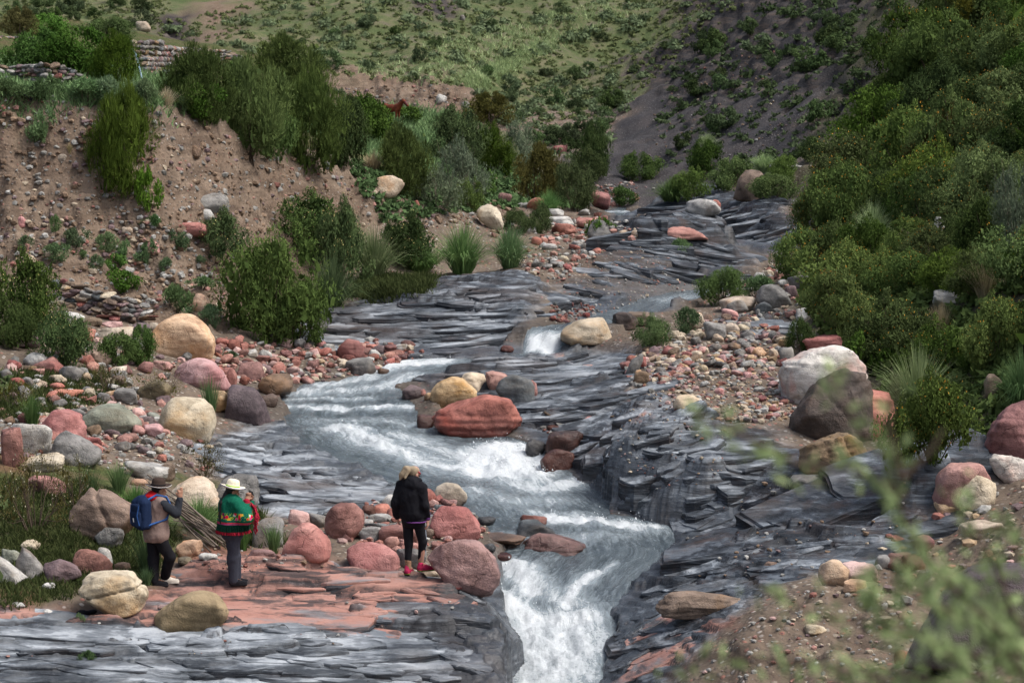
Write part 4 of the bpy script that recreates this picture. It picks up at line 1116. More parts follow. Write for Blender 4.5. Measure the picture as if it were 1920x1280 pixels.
# around the woman
B((607, 941, 685, 1020), 'red', 'tall red boulder left of the woman in black', .42, [(2, 25), (6, 70), (30, 96), (75, 100), (97, 80), (100, 45), (75, 10), (30, 0), (5, 8)])
B((649, 1015, 751, 1073), 'salmon', 'wide smooth salmon boulder at the left foot of the woman in black', .3, [(0, 45), (10, 80), (40, 100), (75, 85), (97, 45), (100, 10), (85, 0), (15, 5)])
B((805, 946, 903, 1020), 'salmon', 'large pitted pink-red boulder right of the woman in black', .35, [(0, 45), (15, 88), (40, 100), (75, 90), (97, 50), (100, 10), (80, 0), (15, 5)])
B((800, 1007, 940, 1118), 'mauvered', 'biggest mauve-red speckled boulder overhanging the chute', .4, [(0, 60), (12, 85), (45, 100), (72, 95), (92, 65), (100, 40), (90, 12), (75, 0), (55, 8), (20, 25)], lump=.05)
B((813, 904, 877, 951), 'cream', 'cream-topped rounded boulder at the water behind the woman', .25, [(0, 45), (8, 85), (35, 100), (75, 92), (98, 55), (95, 15), (70, 0), (15, 5)])
B((788, 915, 818, 952), 'red', 'red rock half hidden behind the woman in black', .4)
B((710, 984, 792, 1024), 'red', 'broad red boulder behind the legs of the woman in black', .3)
B((698, 944, 732, 970), 'salmon', 'small red cone-shaped rock at the elbow of the woman', .5)
B((725, 948, 748, 975), 'red', 'small dark red rock touching the jacket of the woman', .4)
B((678, 945, 705, 968), 'maroon', 'small maroon rock left of the red cone-shaped one', .4)
B((690, 962, 734, 982), 'pale', 'flat grey-white rock below the red cone-shaped one', .5)
B((682, 976, 740, 998), 'slate', 'flat dark slate rock between the red boulders', .55)
B((672, 985, 717, 1016), 'grey', 'grey stone between the tall red boulder and the salmon one', .4)
B((715, 926, 748, 952), 'pale', 'pale blunt stone beside the shoulder of the woman', .3)
B((742, 1026, 802, 1070), 'grey', 'grey-tan cracked rock between the shoes of the woman', .5)
B((786, 1059, 830, 1081), 'cream', 'pale cream stone under the right shoe of the woman', .4)
B((720, 1005, 752, 1030), 'salmon', 'small red stone wedged above the smooth salmon boulder', .4)
B((748, 1015, 790, 1036), 'salmon', 'low pink-red stone behind the calves of the woman', .3)
B((832, 1071, 884, 1104), 'red', 'low red rock under the mauve-red boulder', .35)
B((795, 990, 814, 1013), 'brown', 'small brown stone between the two big right-hand boulders', .4)
B((806, 944, 835, 962), 'slate', 'dark flat stone under the cream-topped boulder', .5)
B((895, 968, 930, 986), 'slate', 'flat dark stone right of the pitted boulder', .5, water=True)
B((967, 975, 1052, 1005), 'slate', 'flat pale blue-grey rock in midstream', .45, [(0, 40), (15, 95), (50, 90), (100, 15), (95, 0), (5, 0)], water=True)
B((974, 964, 1026, 988), 'red', 'red flat rock behind the blue-grey one in midstream', .5, water=True)
B((963, 997, 1106, 1039), 'mauvered', 'long flat red-brown rock with the stream breaking round it', .45, [(0, 25), (18, 70), (35, 100), (75, 80), (98, 60), (100, 20), (85, 0), (5, 0)], water=True)
B((902, 1003, 988, 1023), 'brown', 'long brown ledge stone with water running over it', .5, water=True, wetall=.6)
B((926, 1037, 960, 1055), 'maroon', 'small maroon rock in the smooth water above the chute', .4, water=True, wetall=.5)
B((900, 1018, 930, 1036), 'slate', 'small black wet stone above the chute', .4, water=True, wetall=.8)
# right bank
B((1460, 645, 1626, 778), 'white', 'largest white-topped grey boulder on the right bank', .72, [(0, 45), (5, 70), (38, 92), (68, 100), (90, 85), (100, 50), (80, 10), (40, 0), (12, 12), (2, 28)], lump=.05, cracks=[((.1, .1, 1), .35, .03, .07), ((.4, .1, 1), .62, .02, .05)])
B((1478, 688, 1640, 842), 'darkbrown', 'large dark brown boulder leaning in front of the white-topped one', .78, [(0, 22), (5, 48), (30, 85), (55, 100), (90, 95), (100, 60), (85, 15), (45, 0), (15, 4)], lump=.05, cracks=[((1, .2, .6), .0, .03, .07), ((1, .1, .45), .35, .025, .05)])
B((1545, 730, 1682, 828), 'salmon', 'large salmon-red boulder right of the dark brown one', .35, [(0, 20), (6, 50), (25, 80), (60, 100), (90, 95), (100, 50), (95, 5), (10, 0)])
B((1494, 810, 1628, 893), 'brown', 'grooved brown slab tilted on its edge below the dark boulder', .65, [(0, 30), (10, 65), (45, 95), (70, 100), (92, 80), (100, 30), (88, 5), (20, 0)], cracks=[((1, .1, .25), -.3, .025, .09), ((1, .1, .25), .0, .025, .09), ((1, .1, .25), .3, .025, .09)])
B((1843, 750, 1975, 885), 'red', 'huge rough red boulder cut by the photo edge', .3, [(0, 15), (8, 55), (30, 85), (65, 100), (100, 95), (100, 0), (5, 0)])
B((1500, 628, 1590, 668), 'salmon', 'pink-red boulder behind the largest white-topped one', .3)
B((1417, 532, 1484, 583), 'grey', 'angular pale grey boulder at the foot of the shrubs', .72, [(0, 40), (15, 90), (50, 100), (80, 70), (100, 25), (90, 0), (30, 0)])
B((1349, 555, 1418, 588), 'cream', 'cream smooth boulder upstream of the gravel bar', .3)
B((1361, 562, 1403, 590), 'grey', 'rounded grey stone in front of the smooth cream boulder', .3)
B((1476, 514, 1532, 547), 'grey', 'grey domed boulder at the edge of the shrubs', .4)
B((1472, 535, 1495, 562), 'mauve', 'mauve pointed stone beside the angular grey boulder', .5)
B((1414, 566, 1448, 590), 'slate', 'small blue-grey block under the angular grey boulder', .7)
B((1492, 575, 1520, 605), 'pale', 'pale block at the foot of the flowering shrub', .5)
B((1261, 739, 1320, 774), 'tan', 'orange-brown block alone on the gravel bar', .75, [(0, 40), (3, 90), (50, 100), (95, 85), (100, 50), (85, 20), (60, 25), (35, 0), (5, 8)])
B((1350, 605, 1388, 632), 'cream', 'round cream boulder at the top of the gravel bar', .2)
B((1318, 602, 1362, 640), 'grey', 'lumpy grey rock beside the round cream boulder', .5)
B((1276, 585, 1322, 622), 'cream', 'pale cream rocks behind the small green bush', .5)
B((1352, 578, 1385, 602), 'pink', 'pinkish block behind the round cream boulder', .5)
B((1460, 650, 1490, 690), 'grey', 'grey rock leaning on the largest white-topped boulder', .6)
B((1173, 662, 1206, 712), 'grey', 'long grey stone at the end of the gravel bar bank', .5, [(0, 20), (30, 70), (90, 100), (100, 80), (60, 20), (30, 0)])
B((1184, 695, 1218, 725), 'brown', 'brown round stone holding the bank of the gravel bar', .35)
B((1240, 650, 1272, 666), 'red', 'dark red rounded cobble on top of the gravel bar', .2)
B((1745, 543, 1812, 578), 'pale', 'pale grey boulder between the shrubs of the right slope', .5)
B((1742, 374, 1772, 404), 'grey', 'grey rock high among the flowering shrubs', .5)
B((1750, 404, 1772, 440), 'pale', 'pale pinkish rock under the grey rock among the shrubs', .6)
B((1720, 430, 1752, 455), 'pale', 'small pale rocks in the gap of the shrub slope', .6)
B((1845, 700, 1880, 752), 'brown', 'upright brown rock under the long grass', .7)
B((1746, 865, 1862, 968), 'salmon', 'large salmon boulder low on the right bank', .35, [(0, 10), (8, 75), (30, 98), (75, 100), (100, 80), (100, 0)])
B((1790, 884, 1868, 965), 'cream', 'cream pitted rock in front of the large salmon boulder', .5)
B((1852, 850, 1925, 908), 'white', 'white angular rock under the huge rough red boulder', .6)
B((1750, 938, 1800, 968), 'tan', 'tan stone at the foot of the large salmon boulder', .35)
B((1798, 975, 1882, 1012), 'cream', 'oblong pale rock behind the blurred leaves', .35)
B((1534, 1049, 1594, 1104), 'tan', 'orange and white boulder at the edge of the wet ledges', .4, [(0, 40), (5, 80), (35, 100), (80, 90), (100, 50), (75, 10), (20, 0)])
B((1578, 1054, 1646, 1092), 'pink', 'pale pinkish boulder touching the orange and white one', .3)
B((1660, 1035, 1710, 1075), 'red', 'round red boulder beside the pale pinkish one', .25)
B((1718, 1003, 1752, 1038), 'red', 'red rock on the stony right bank under the leaves', .3)
B((1690, 1040, 1735, 1075), 'maroon', 'dark red long rock leaning on the round red boulder', .5)
B((1690, 1048, 1990, 1262), 'purple', 'huge smooth mauve-grey slab behind the blurred foreground leaves', .55, [(0, 10), (8, 35), (40, 85), (75, 100), (100, 95), (100, 0), (10, 0)])
B((1508, 1170, 1550, 1192), 'cream', 'flat yellowish stone on the bare earth of the right bank', .7)
B((1676, 1218, 1712, 1246), 'red', 'red stone at the foot of the mauve-grey slab', .3)
B((1580, 1086, 1625, 1110), 'tan', 'round tan stone below the pale pinkish boulder', .3)
B((1478, 888, 1556, 922), 'grey', 'flat grey-brown stone shaded by the grooved slab', .4)
B((1606, 862, 1655, 908), 'pale', 'pale slab beside the grooved brown one', .5)
B((1640, 1040, 1672, 1068), 'grey', 'grey stone between the pale pinkish boulder and the round red one', .4)
B((1430, 1053, 1468, 1068), 'brown', 'small rust-brown elongated stone on the wet ledges', .4)
B((1226, 1106, 1440, 1156), 'brown', 'long low brown rock rib lying along the wet ledges', .55, [(0, 40), (12, 85), (40, 100), (70, 75), (100, 30), (95, 5), (10, 0)], depth=.35)
# upper valley and bank
B((1283, 372, 1352, 410), 'pale', 'white and pink block set in the dark upper rocks', .7, [(0, 35), (10, 85), (40, 100), (85, 92), (100, 55), (90, 20), (30, 0)])
B((1330, 374, 1352, 402), 'salmon', 'pink end of the white block in the upper rocks', .7)
B((1103, 356, 1145, 396), 'red', 'big red boulder at the bend of the valley', .5)
B((988, 370, 1026, 400), 'salmon', 'smooth pink boulder under the left bank shrubs', .3)
B((929, 361, 960, 388), 'mauvered', 'round maroon boulder in the left bank', .25)
B((893, 382, 945, 434), 'cream', 'twisted cream rock sticking out of the left bank', .6, [(0, 70), (20, 95), (50, 100), (85, 70), (100, 20), (75, 0), (40, 20), (10, 50)])
B((1033, 418, 1080, 444), 'red', 'red angular boulder on the path stones', .6)
B((1026, 405, 1077, 422), 'pale', 'flat pale grey boulder in front of the pale long one', .4)
B((1020, 391, 1058, 406), 'pale', 'pale long rock below the smooth pink boulder', .4)
B((1080, 408, 1125, 432), 'salmon', 'low pink rock beside the bush boulder', .4)
B((1100, 410, 1152, 462), 'grey', 'grey boulder with a green bush growing on it', .45)
B((1160, 430, 1192, 448), 'cream', 'cream stone on the upper ledge', .3)
B((1215, 420, 1328, 450), 'salmon', 'long low red rock capping the upper ledge', .4, [(0, 45), (15, 95), (45, 85), (75, 70), (100, 20), (95, 0), (60, 20), (5, 20)])
B((1033, 272, 1064, 289), 'red', 'red rock at the head of the valley', .5)
B((996, 444, 1016, 462), 'salmon', 'small salmon rock right of the grass tufts', .4)
B((1016, 456, 1046, 470), 'pale', 'small white flat rock on the upper path', .5)
B((683, 328, 759, 376), 'cream', 'sculpted cream sandstone block jutting from the cut bank', .5, [(0, 90), (25, 70), (75, 85), (100, 70), (90, 40), (50, 5), (10, 0)], hang=-.0)
B((364, 362, 432, 408), 'grey', 'grey slab embedded in the cut bank', .6)
B((370, 391, 402, 417), 'pale', 'pale block at the foot of the grey slab in the bank', .7)
B((322, 416, 390, 446), 'salmon', 'red earthy slab above the yellow-flowered shrub', .4)
B((350, 272, 378, 300), 'brown', 'brown stone block set in the middle of the cut bank', .75)
B((817, 176, 838, 197), 'pale', 'white-grey rock at the foot of the far earth bank', .6)
B((866, 190, 884, 205), 'pale', 'small pale rock right of the far earth bank', .6)
B((268, 449, 303, 478), 'salmon', 'red flat stone behind the small plants on the slope', .4)
B((258, 455, 270, 470), 'pale', 'small upright pale stone on the slope', .4)
B((400, 500, 422, 518), 'brown', 'small brown block left of the big round shrub', .7)
B((228, 500, 252, 516), 'pale', 'pale stone lying on the bare slope above the wall', .6)
B((35, 478, 70, 505), 'cream', 'long cream stone high on the bare slope', .5)
B((70, 505, 95, 520), 'white', 'white stone just above the dry-stone wall', .5)
B((28, 405, 50, 428), 'pink', 'pink round stone low on the bare earth bank', .3)
B((228, 425, 250, 442), 'cream', 'cream block below the narrow leafy bush', .7)
B((103, 288, 130, 306), 'cream', 'pale orange stone sticking from the bare bank', .5)
B((360, 550, 388, 590), 'tan', 'tan eroded stump of rock beside the big round shrub', .6)
B((255, 40, 283, 62), 'cream', 'orange and white rock above the upper stone wall', .6)
B((862, 28, 872, 40), 'grey', 'dark stone on the far hillside', .6)
B((610, 290, 624, 305), 'mauve', 'mauve stone under the dark broom bushes', .5)
B((607, 303, 618, 322), 'slate', 'blue-grey stone in the bank under the broom bushes', .5)
B((775, 375, 788, 400), 'red', 'upright red stone in the left bank', .6)
B((1440, 305, 1510, 330), 'grey', 'slanting grey rock slab on the right slope', .6)
B((1375, 318, 1435, 385), 'brown', 'steep brown rock fin rising from the upper rocks', .7)
B((1520, 358, 1550, 372), 'slate', 'blue-grey flat rock under the pale grass tuft', .5)

# ------------------------------------------------------------------ cobbles and pebbles
_TB = np.linspace(math.log(22), math.log(230), 1500)


def hits(PX, PY):
    """vectorised ground hits"""
    out = np.zeros((len(PX), 3))
    for k in range(0, len(PX), 800):
        px, py = PX[k:k + 800], PY[k:k + 800]
        a = (px - IW / 2) / FPX; b = (IH / 2 - py) / FPX
        c, s = math.cos(PITCH), math.sin(PITCH)
        dy = c + b * s; dx = a / dy; dz = (-s + b * c) / dy
        e = lookup(ZE, FU, FT, np.repeat(dx[:, None], len(_TB), 1).ravel(), np.tile(_TB, len(px))).reshape(len(px), -1)
        q = e >= dz[:, None]
        i = np.clip(np.argmax(q, 1), 1, len(_TB) - 1)
        r = np.arange(len(px)); e0 = e[r, i - 1]; e1 = e[r, i]
        f = np.clip((dz - e0) / np.where(e1 - e0 == 0, 1, e1 - e0), 0, 1)
        y = np.exp(_TB[i - 1] + f * (_TB[i] - _TB[i - 1]))
        out[k:k + 800] = np.c_[dx * y, y, CAMZ + dz * y]
    return out


def inpoly(poly, n, rs):
    P = np.array(poly, float); got = []
    lo, hi = P.min(0), P.max(0)
    while len(got) < n:
        q = lo + rs.rand(n * 3, 2) * (hi - lo)
        ins = np.zeros(len(q), bool)
        for a, b in zip(P, np.roll(P, -1, 0)):
            if a[1] == b[1]: continue
            ins ^= ((a[1] > q[:, 1]) != (b[1] > q[:, 1])) & (q[:, 0] < (b[0] - a[0]) * (q[:, 1] - a[1]) / (b[1] - a[1]) + a[0])
        got += list(q[ins])
    return np.array(got[:n])


MIXES = {
    'shore': [('red', .36), ('salmon', .12), ('pink', .08), ('grey', .13), ('pale', .1), ('cream', .09), ('mauve', .07), ('maroon', .05)],
    'flat': [('grey', .26), ('pale', .22), ('salmon', .12), ('red', .1), ('cream', .1), ('mauve', .1), ('brown', .06), ('pink', .04)],
    'bar': [('grey', .2), ('red', .17), ('pink', .09), ('cream', .17), ('tan', .1), ('pale', .09), ('mauve', .1), ('brown', .08)],
    'bank': [('brown', .40), ('grey', .24), ('mauve', .14), ('pale', .09), ('salmon', .05), ('cream', .05), ('red', .03)],
    'wall': [('grey', .3), ('mauve', .17), ('brown', .17), ('slate', .14), ('pale', .1), ('red', .06), ('cream', .06)],
    'dark': [('maroon', .3), ('red', .3), ('grey', .2), ('slate', .2)],
    'path': [('pale', .26), ('salmon', .2), ('red', .12), ('cream', .18), ('grey', .24)],
}
NICE = {'red': 'brick-red', 'salmon': 'salmon-pink', 'pink': 'pale pink', 'grey': 'mid grey', 'pale': 'pale grey', 'cream': 'cream', 'tan': 'orange-tan', 'mauve': 'mauve', 'maroon': 'dark maroon', 'brown': 'brown', 'slate': 'dark slate'}
_cob = []
for i in range(12):
    rs = np.random.RandomState(500 + i)
    V, F = rock_shape(900 + i, (1, rs.uniform(.75, 1.0), rs.uniform(.5, .8)), rs.uniform(.25, .9), 3, None, (), .07)
    me = make_mesh('cobble', V, F, [RK['grey']], True, {'wet': np.zeros(len(V))})
    _cob.append(me)
_peb = []
for i in range(14):
    rs = np.random.RandomState(700 + i)
    _peb.append(rock_shape(1300 + i, (1, rs.uniform(.7, 1.0), rs.uniform(.4, .85)), rs.uniform(.4, .95), 1, None, (), .10))
mp = NT('pebble_stone')
_pc = mp.attr('tint', 'Color'); _pp = mp.n('NewGeometry', out='Position')
_pn = mp.noise(_pp, 22, 4, .6)
M_PEB = mp.bsdf(mp.mix(mp.rng(_pn, .3, .7), mp.mix(1.0, _pc, (.7, .7, .7), 'MULTIPLY'), mp.mix(1.0, _pc, (1.2, 1.2, 1.2), 'MULTIPLY')), .8, mp.bump(_pn, .4, .02), .25)


def pick(mix, rs):
    r = rs.rand(); s = 0
    for k, w in mix:
        s += w
        if r < s: return k
    return mix[0][0]


def scatter(where, poly, n_ind, n_stuff, mix, smin, smax, seed, sunk=.3, wetall=0):
    rs = np.random.RandomState(seed)
    n = n_ind + n_stuff
    q = inpoly(poly, n, rs)
    P = hits(q[:, 0], q[:, 1])
    size = smin + (smax - smin) * rs.rand(n) ** 3.4
    order = np.argsort(-size); size = size[order]; P = P[order]; q = q[order]
    VV = []; FF = []; CC = []; off = 0
    for i in range(n):
        k = pick(MIXES[mix], rs)
        sm = size[i] / FPX * P[i, 1]
        rot = (rs.uniform(-.35, .35), rs.uniform(-.35, .35), rs.uniform(0, 6.28))
        if i < n_ind:
            me = _cob[rs.randint(12)]
            o = link('cobble', me, loc=(P[i, 0], P[i, 1], P[i, 2] + sm * (.33 - sunk * .4)), rot=rot, scale=sm, mat=RK[k])
            tag(o, f'{NICE[k]} cobble {where}', 'cobble', f'{NICE[k]} cobbles {where}')
        else:
            V, F = _peb[rs.randint(14)]
            M = np.array(Matrix.Rotation(rot[2], 3, 'Z') @ Matrix.Rotation(rot[0], 3, 'X'))
            VV.append((V * sm) @ M.T + P[i] + np.array([0, 0, sm * (.3 - sunk * .4)])); FF.append(F + off); off += len(V)
            c = np.array(KCOL[k]) * rs.uniform(.72, 1.2)
            CC.append(np.tile([*c, 1], (len(V), 1)))
    if VV:
        me = make_mesh('pebbles', np.concatenate(VV), np.concatenate(FF), [M_PEB], False, {'tint': np.concatenate(CC)})
        tag(link('pebbles', me), f'small mixed stones {where}', 'pebbles', kind='stuff')


scatter('on the red left shore above the riffle', [(300, 690), (420, 640), (560, 650), (700, 640), (790, 655), (800, 672), (730, 690), (640, 712), (560, 720), (440, 720), (330, 700)], 62, 520, 'shore', 8, 30, 1)
scatter('on the stony flat below the left bank', [(0, 690), (120, 620), (260, 640), (330, 690), (310, 760), (300, 840), (180, 860), (0, 860)], 46, 420, 'flat', 7, 34, 2)
scatter('among the boulders by the slab edge', [(0, 760), (180, 730), (330, 800), (420, 840), (420, 880), (300, 890), (120, 870), (0, 850)], 22, 520, 'flat', 6, 26, 3)
scatter('on the upper part of the gravel bar', [(1200, 660), (1260, 620), (1340, 600), (1420, 600), (1470, 640), (1480, 690), (1380, 690), (1260, 690)], 50, 420, 'bar', 8, 27, 4)
scatter('in the eroded edge of the gravel bar', [(1172, 690), (1210, 650), (1300, 660), (1290, 700), (1240, 725), (1180, 722)], 28, 260, 'bar', 8, 26, 5, .5)
scatter('on the lower gravel bar beside the outcrop', [(1200, 735), (1290, 690), (1470, 690), (1500, 780), (1400, 800), (1280, 775)], 20, 900, 'bar', 4, 20, 6)
scatter('along the upstream gravel by the shrubs', [(1340, 560), (1400, 520), (1470, 480), (1530, 540), (1500, 600), (1400, 600)], 16, 260, 'path', 6, 24, 7)
scatter('on the stony path up the valley', [(960, 500), (1000, 430), (1090, 400), (1200, 420), (1190, 450), (1100, 490), (1060, 530), (1010, 520)], 22, 420, 'path', 5, 22, 8)
scatter('in the gully above the little fall', [(1030, 600), (1035, 560), (1100, 570), (1130, 590), (1060, 608)], 12, 130, 'dark', 6, 17, 9)
scatter('round the feet of the red boulders', [(610, 960), (700, 940), (800, 930), (960, 985), (960, 1010), (870, 1010), (800, 1040), (700, 1030), (620, 1020)], 22, 260, 'shore', 7, 26, 10)
scatter('on the bare bank soil', [(0, 480), (0, 200), (150, 202), (320, 210), (430, 250), (600, 310), (780, 370), (700, 420), (440, 470), (420, 560), (300, 590), (150, 540)], 0, 2600, 'bank', 2, 17, 11, .85)
scatter('on the talus below the bare bank', [(0, 400), (300, 400), (430, 460), (420, 600), (280, 590), (150, 520), (0, 500)], 0, 900, 'bank', 2, 15, 12, .6)
scatter('on the stony right bank', [(1560, 1040), (1680, 1000), (1800, 960), (1920, 900), (1920, 1240), (1800, 1280), (1640, 1160)], 0, 240, 'bar', 6, 34, 13)
scatter('on the bare earth of the right bank', [(1300, 1280), (1360, 1200), (1500, 1110), (1680, 1060), (1750, 1280)], 0, 420, 'flat', 2, 16, 14)
scatter('in the hollow under the curved ledge', [(1010, 800), (1060, 785), (1120, 790), (1120, 830), (1080, 850), (1030, 820)], 0, 70, 'dark', 6, 20, 15)
scatter('on the far earth bank', [(640, 165), (830, 160), (880, 200), (800, 200), (640, 200)], 0, 260, 'bank', 2, 9, 16, .4)
scatter('at the bend of the valley', [(1110, 350), (1190, 340), (1200, 380), (1150, 390), (1100, 380)], 0, 160, 'shore', 3, 13, 17)
scatter('on the upper dark slabs', [(1050, 540), (1100, 480), (1220, 460), (1330, 520), (1250, 570), (1100, 590)], 0, 420, 'path', 2, 8, 18)
scatter('on the ledge between slab and grass', [(280, 1040), (460, 1020), (640, 1035), (800, 1070), (640, 1060), (420, 1080)], 0, 150, 'flat', 3, 12, 19)
scatter('on the bedrock shelf', [(40, 1140), (300, 1180), (640, 1090), (900, 1120), (700, 1200), (200, 1250), (0, 1230)], 0, 120, 'flat', 2, 11, 20)
scatter('on the wet ledges of the right bank', [(1270, 1000), (1450, 900), (1700, 900), (1700, 980), (1520, 1070), (1300, 1120)], 0, 300, 'bank', 2, 14, 21)
scatter('below the left bank shrubs', [(640, 470), (800, 400), (960, 360), (1020, 380), (960, 460), (860, 420), (720, 440)], 0, 260, 'bank', 3, 16, 22)
scatter('on the right outcrop', [(1130, 790), (1200, 750), (1380, 800), (1480, 850), (1400, 900), (1200, 920)], 0, 260, 'bar', 2, 10, 23)
scatter('on the scree slope', [(1140, 370), (1260, 150), (1460, 50), (1480, 250), (1300, 350)], 0, 420, 'bank', 2, 7, 24)
scatter('on the terrace below the walls', [(0, 175), (160, 170), (320, 180), (300, 195), (0, 192)], 0, 50, 'flat', 3, 10, 25)


# ------------------------------------------------------------------ dry-stone walls
def stone_wall(label, pts, rows, stone_px, seed, lean=.12):
    """pts: (px, base py, top py) along the wall; every stone is a part"""
    rs = np.random.RandomState(seed)
    G = [hit(p[0], p[1]) for p in pts]
    hts = [(p[1] - p[2]) / FPX * g[1] for p, g in zip(pts, G)]
    root = link('stone_wall', None, loc=G[len(G) // 2])
    tag(root, label, 'stone wall', kind='thing')
    seg = [math.hypot(G[i + 1][0] - G[i][0], G[i + 1][1] - G[i][1]) for i in range(len(G) - 1)]
    tot = sum(seg); c = root.location
    sw = stone_px / FPX * G[0][1]
    cnt = 0
    for r in range(rows):
        s = rs.uniform(0, sw)
        while s < tot:
            w = sw * rs.uniform(.65, 1.7)
            k = 0; q = s + w / 2
            if q > tot: break
            while k < len(seg) - 1 and q > seg[k]: q -= seg[k]; k += 1
            f = min(1, q / seg[k])
            A, Bp = Vector(G[k]), Vector(G[k + 1])
            p = A.lerp(Bp, f); hh = hts[k] * (1 - f) + hts[k + 1] * f
            ch = hh / rows
            if rs.rand() < .96 and cnt < 298:
                pos = Vector((p.x, p.y + .0, p.z + ch * (r + .45) + rs.uniform(-.1, .1) * ch)) - c
                pos.y += lean * r * ch + rs.uniform(-.06, .06)
                ang = math.atan2(Bp.y - A.y, Bp.x - A.x)
                kk = pick(MIXES['wall'], rs)
                link('stone', _cob[rs.randint(12)], root, pos, (rs.uniform(-.3, .3), rs.uniform(-.3, .3), ang + rs.uniform(-.3, .3)), (w * 1.12, sw * 1.5, ch * rs.uniform(1.45, 1.9)), RK[kk])
                cnt += 1
            s += w
    return root


stone_wall('low dry-stone wall at the front edge of the upper terrace', [(-20, 150, 122), (40, 152, 122), (85, 158, 117), (120, 160, 122), (165, 160, 148)], 4, 11, 31)
stone_wall('long dry-stone wall higher on the terrace behind the broom bushes', [(222, 112, 76), (300, 126, 76), (380, 124, 84), (420, 112, 90), (452, 112, 104)], 5, 10, 32)
stone_wall('tumbled dry-stone wall on the slope above the orange-tan boulder', [(80, 566, 526), (120, 574, 524), (170, 590, 540), (210, 602, 552), (262, 604, 562), (290, 612, 592)], 5, 17, 33, .3)
stone_wall('small cairn-like pillar of stacked stones on the terrace', [(268, 142, 108), (294, 142, 108)], 4, 13, 34, .05)
stone_wall('far left piece of stone wall behind the bright green bush', [(-10, 76, 68), (60, 77, 70)], 2, 10, 35)
stone_wall('short stub of stone wall beside the terrace gap', [(308, 142, 130), (332, 144, 134)], 2, 13, 36)
# ------------------------------------------------------------------ loose-edged beds of the rock: every plate that can be told apart is a part of the ground
def samp(G, x, y):
    return lookup(G, FU, FT, np.asarray(x) / np.asarray(y), np.log(np.asarray(y)))


GROUND = bpy.data.objects['ground']
_plates = []
_feet = [hit(*q) for q in ((295, 1098), (318, 1088), (438, 1096), (770, 1075), (792, 1070))]


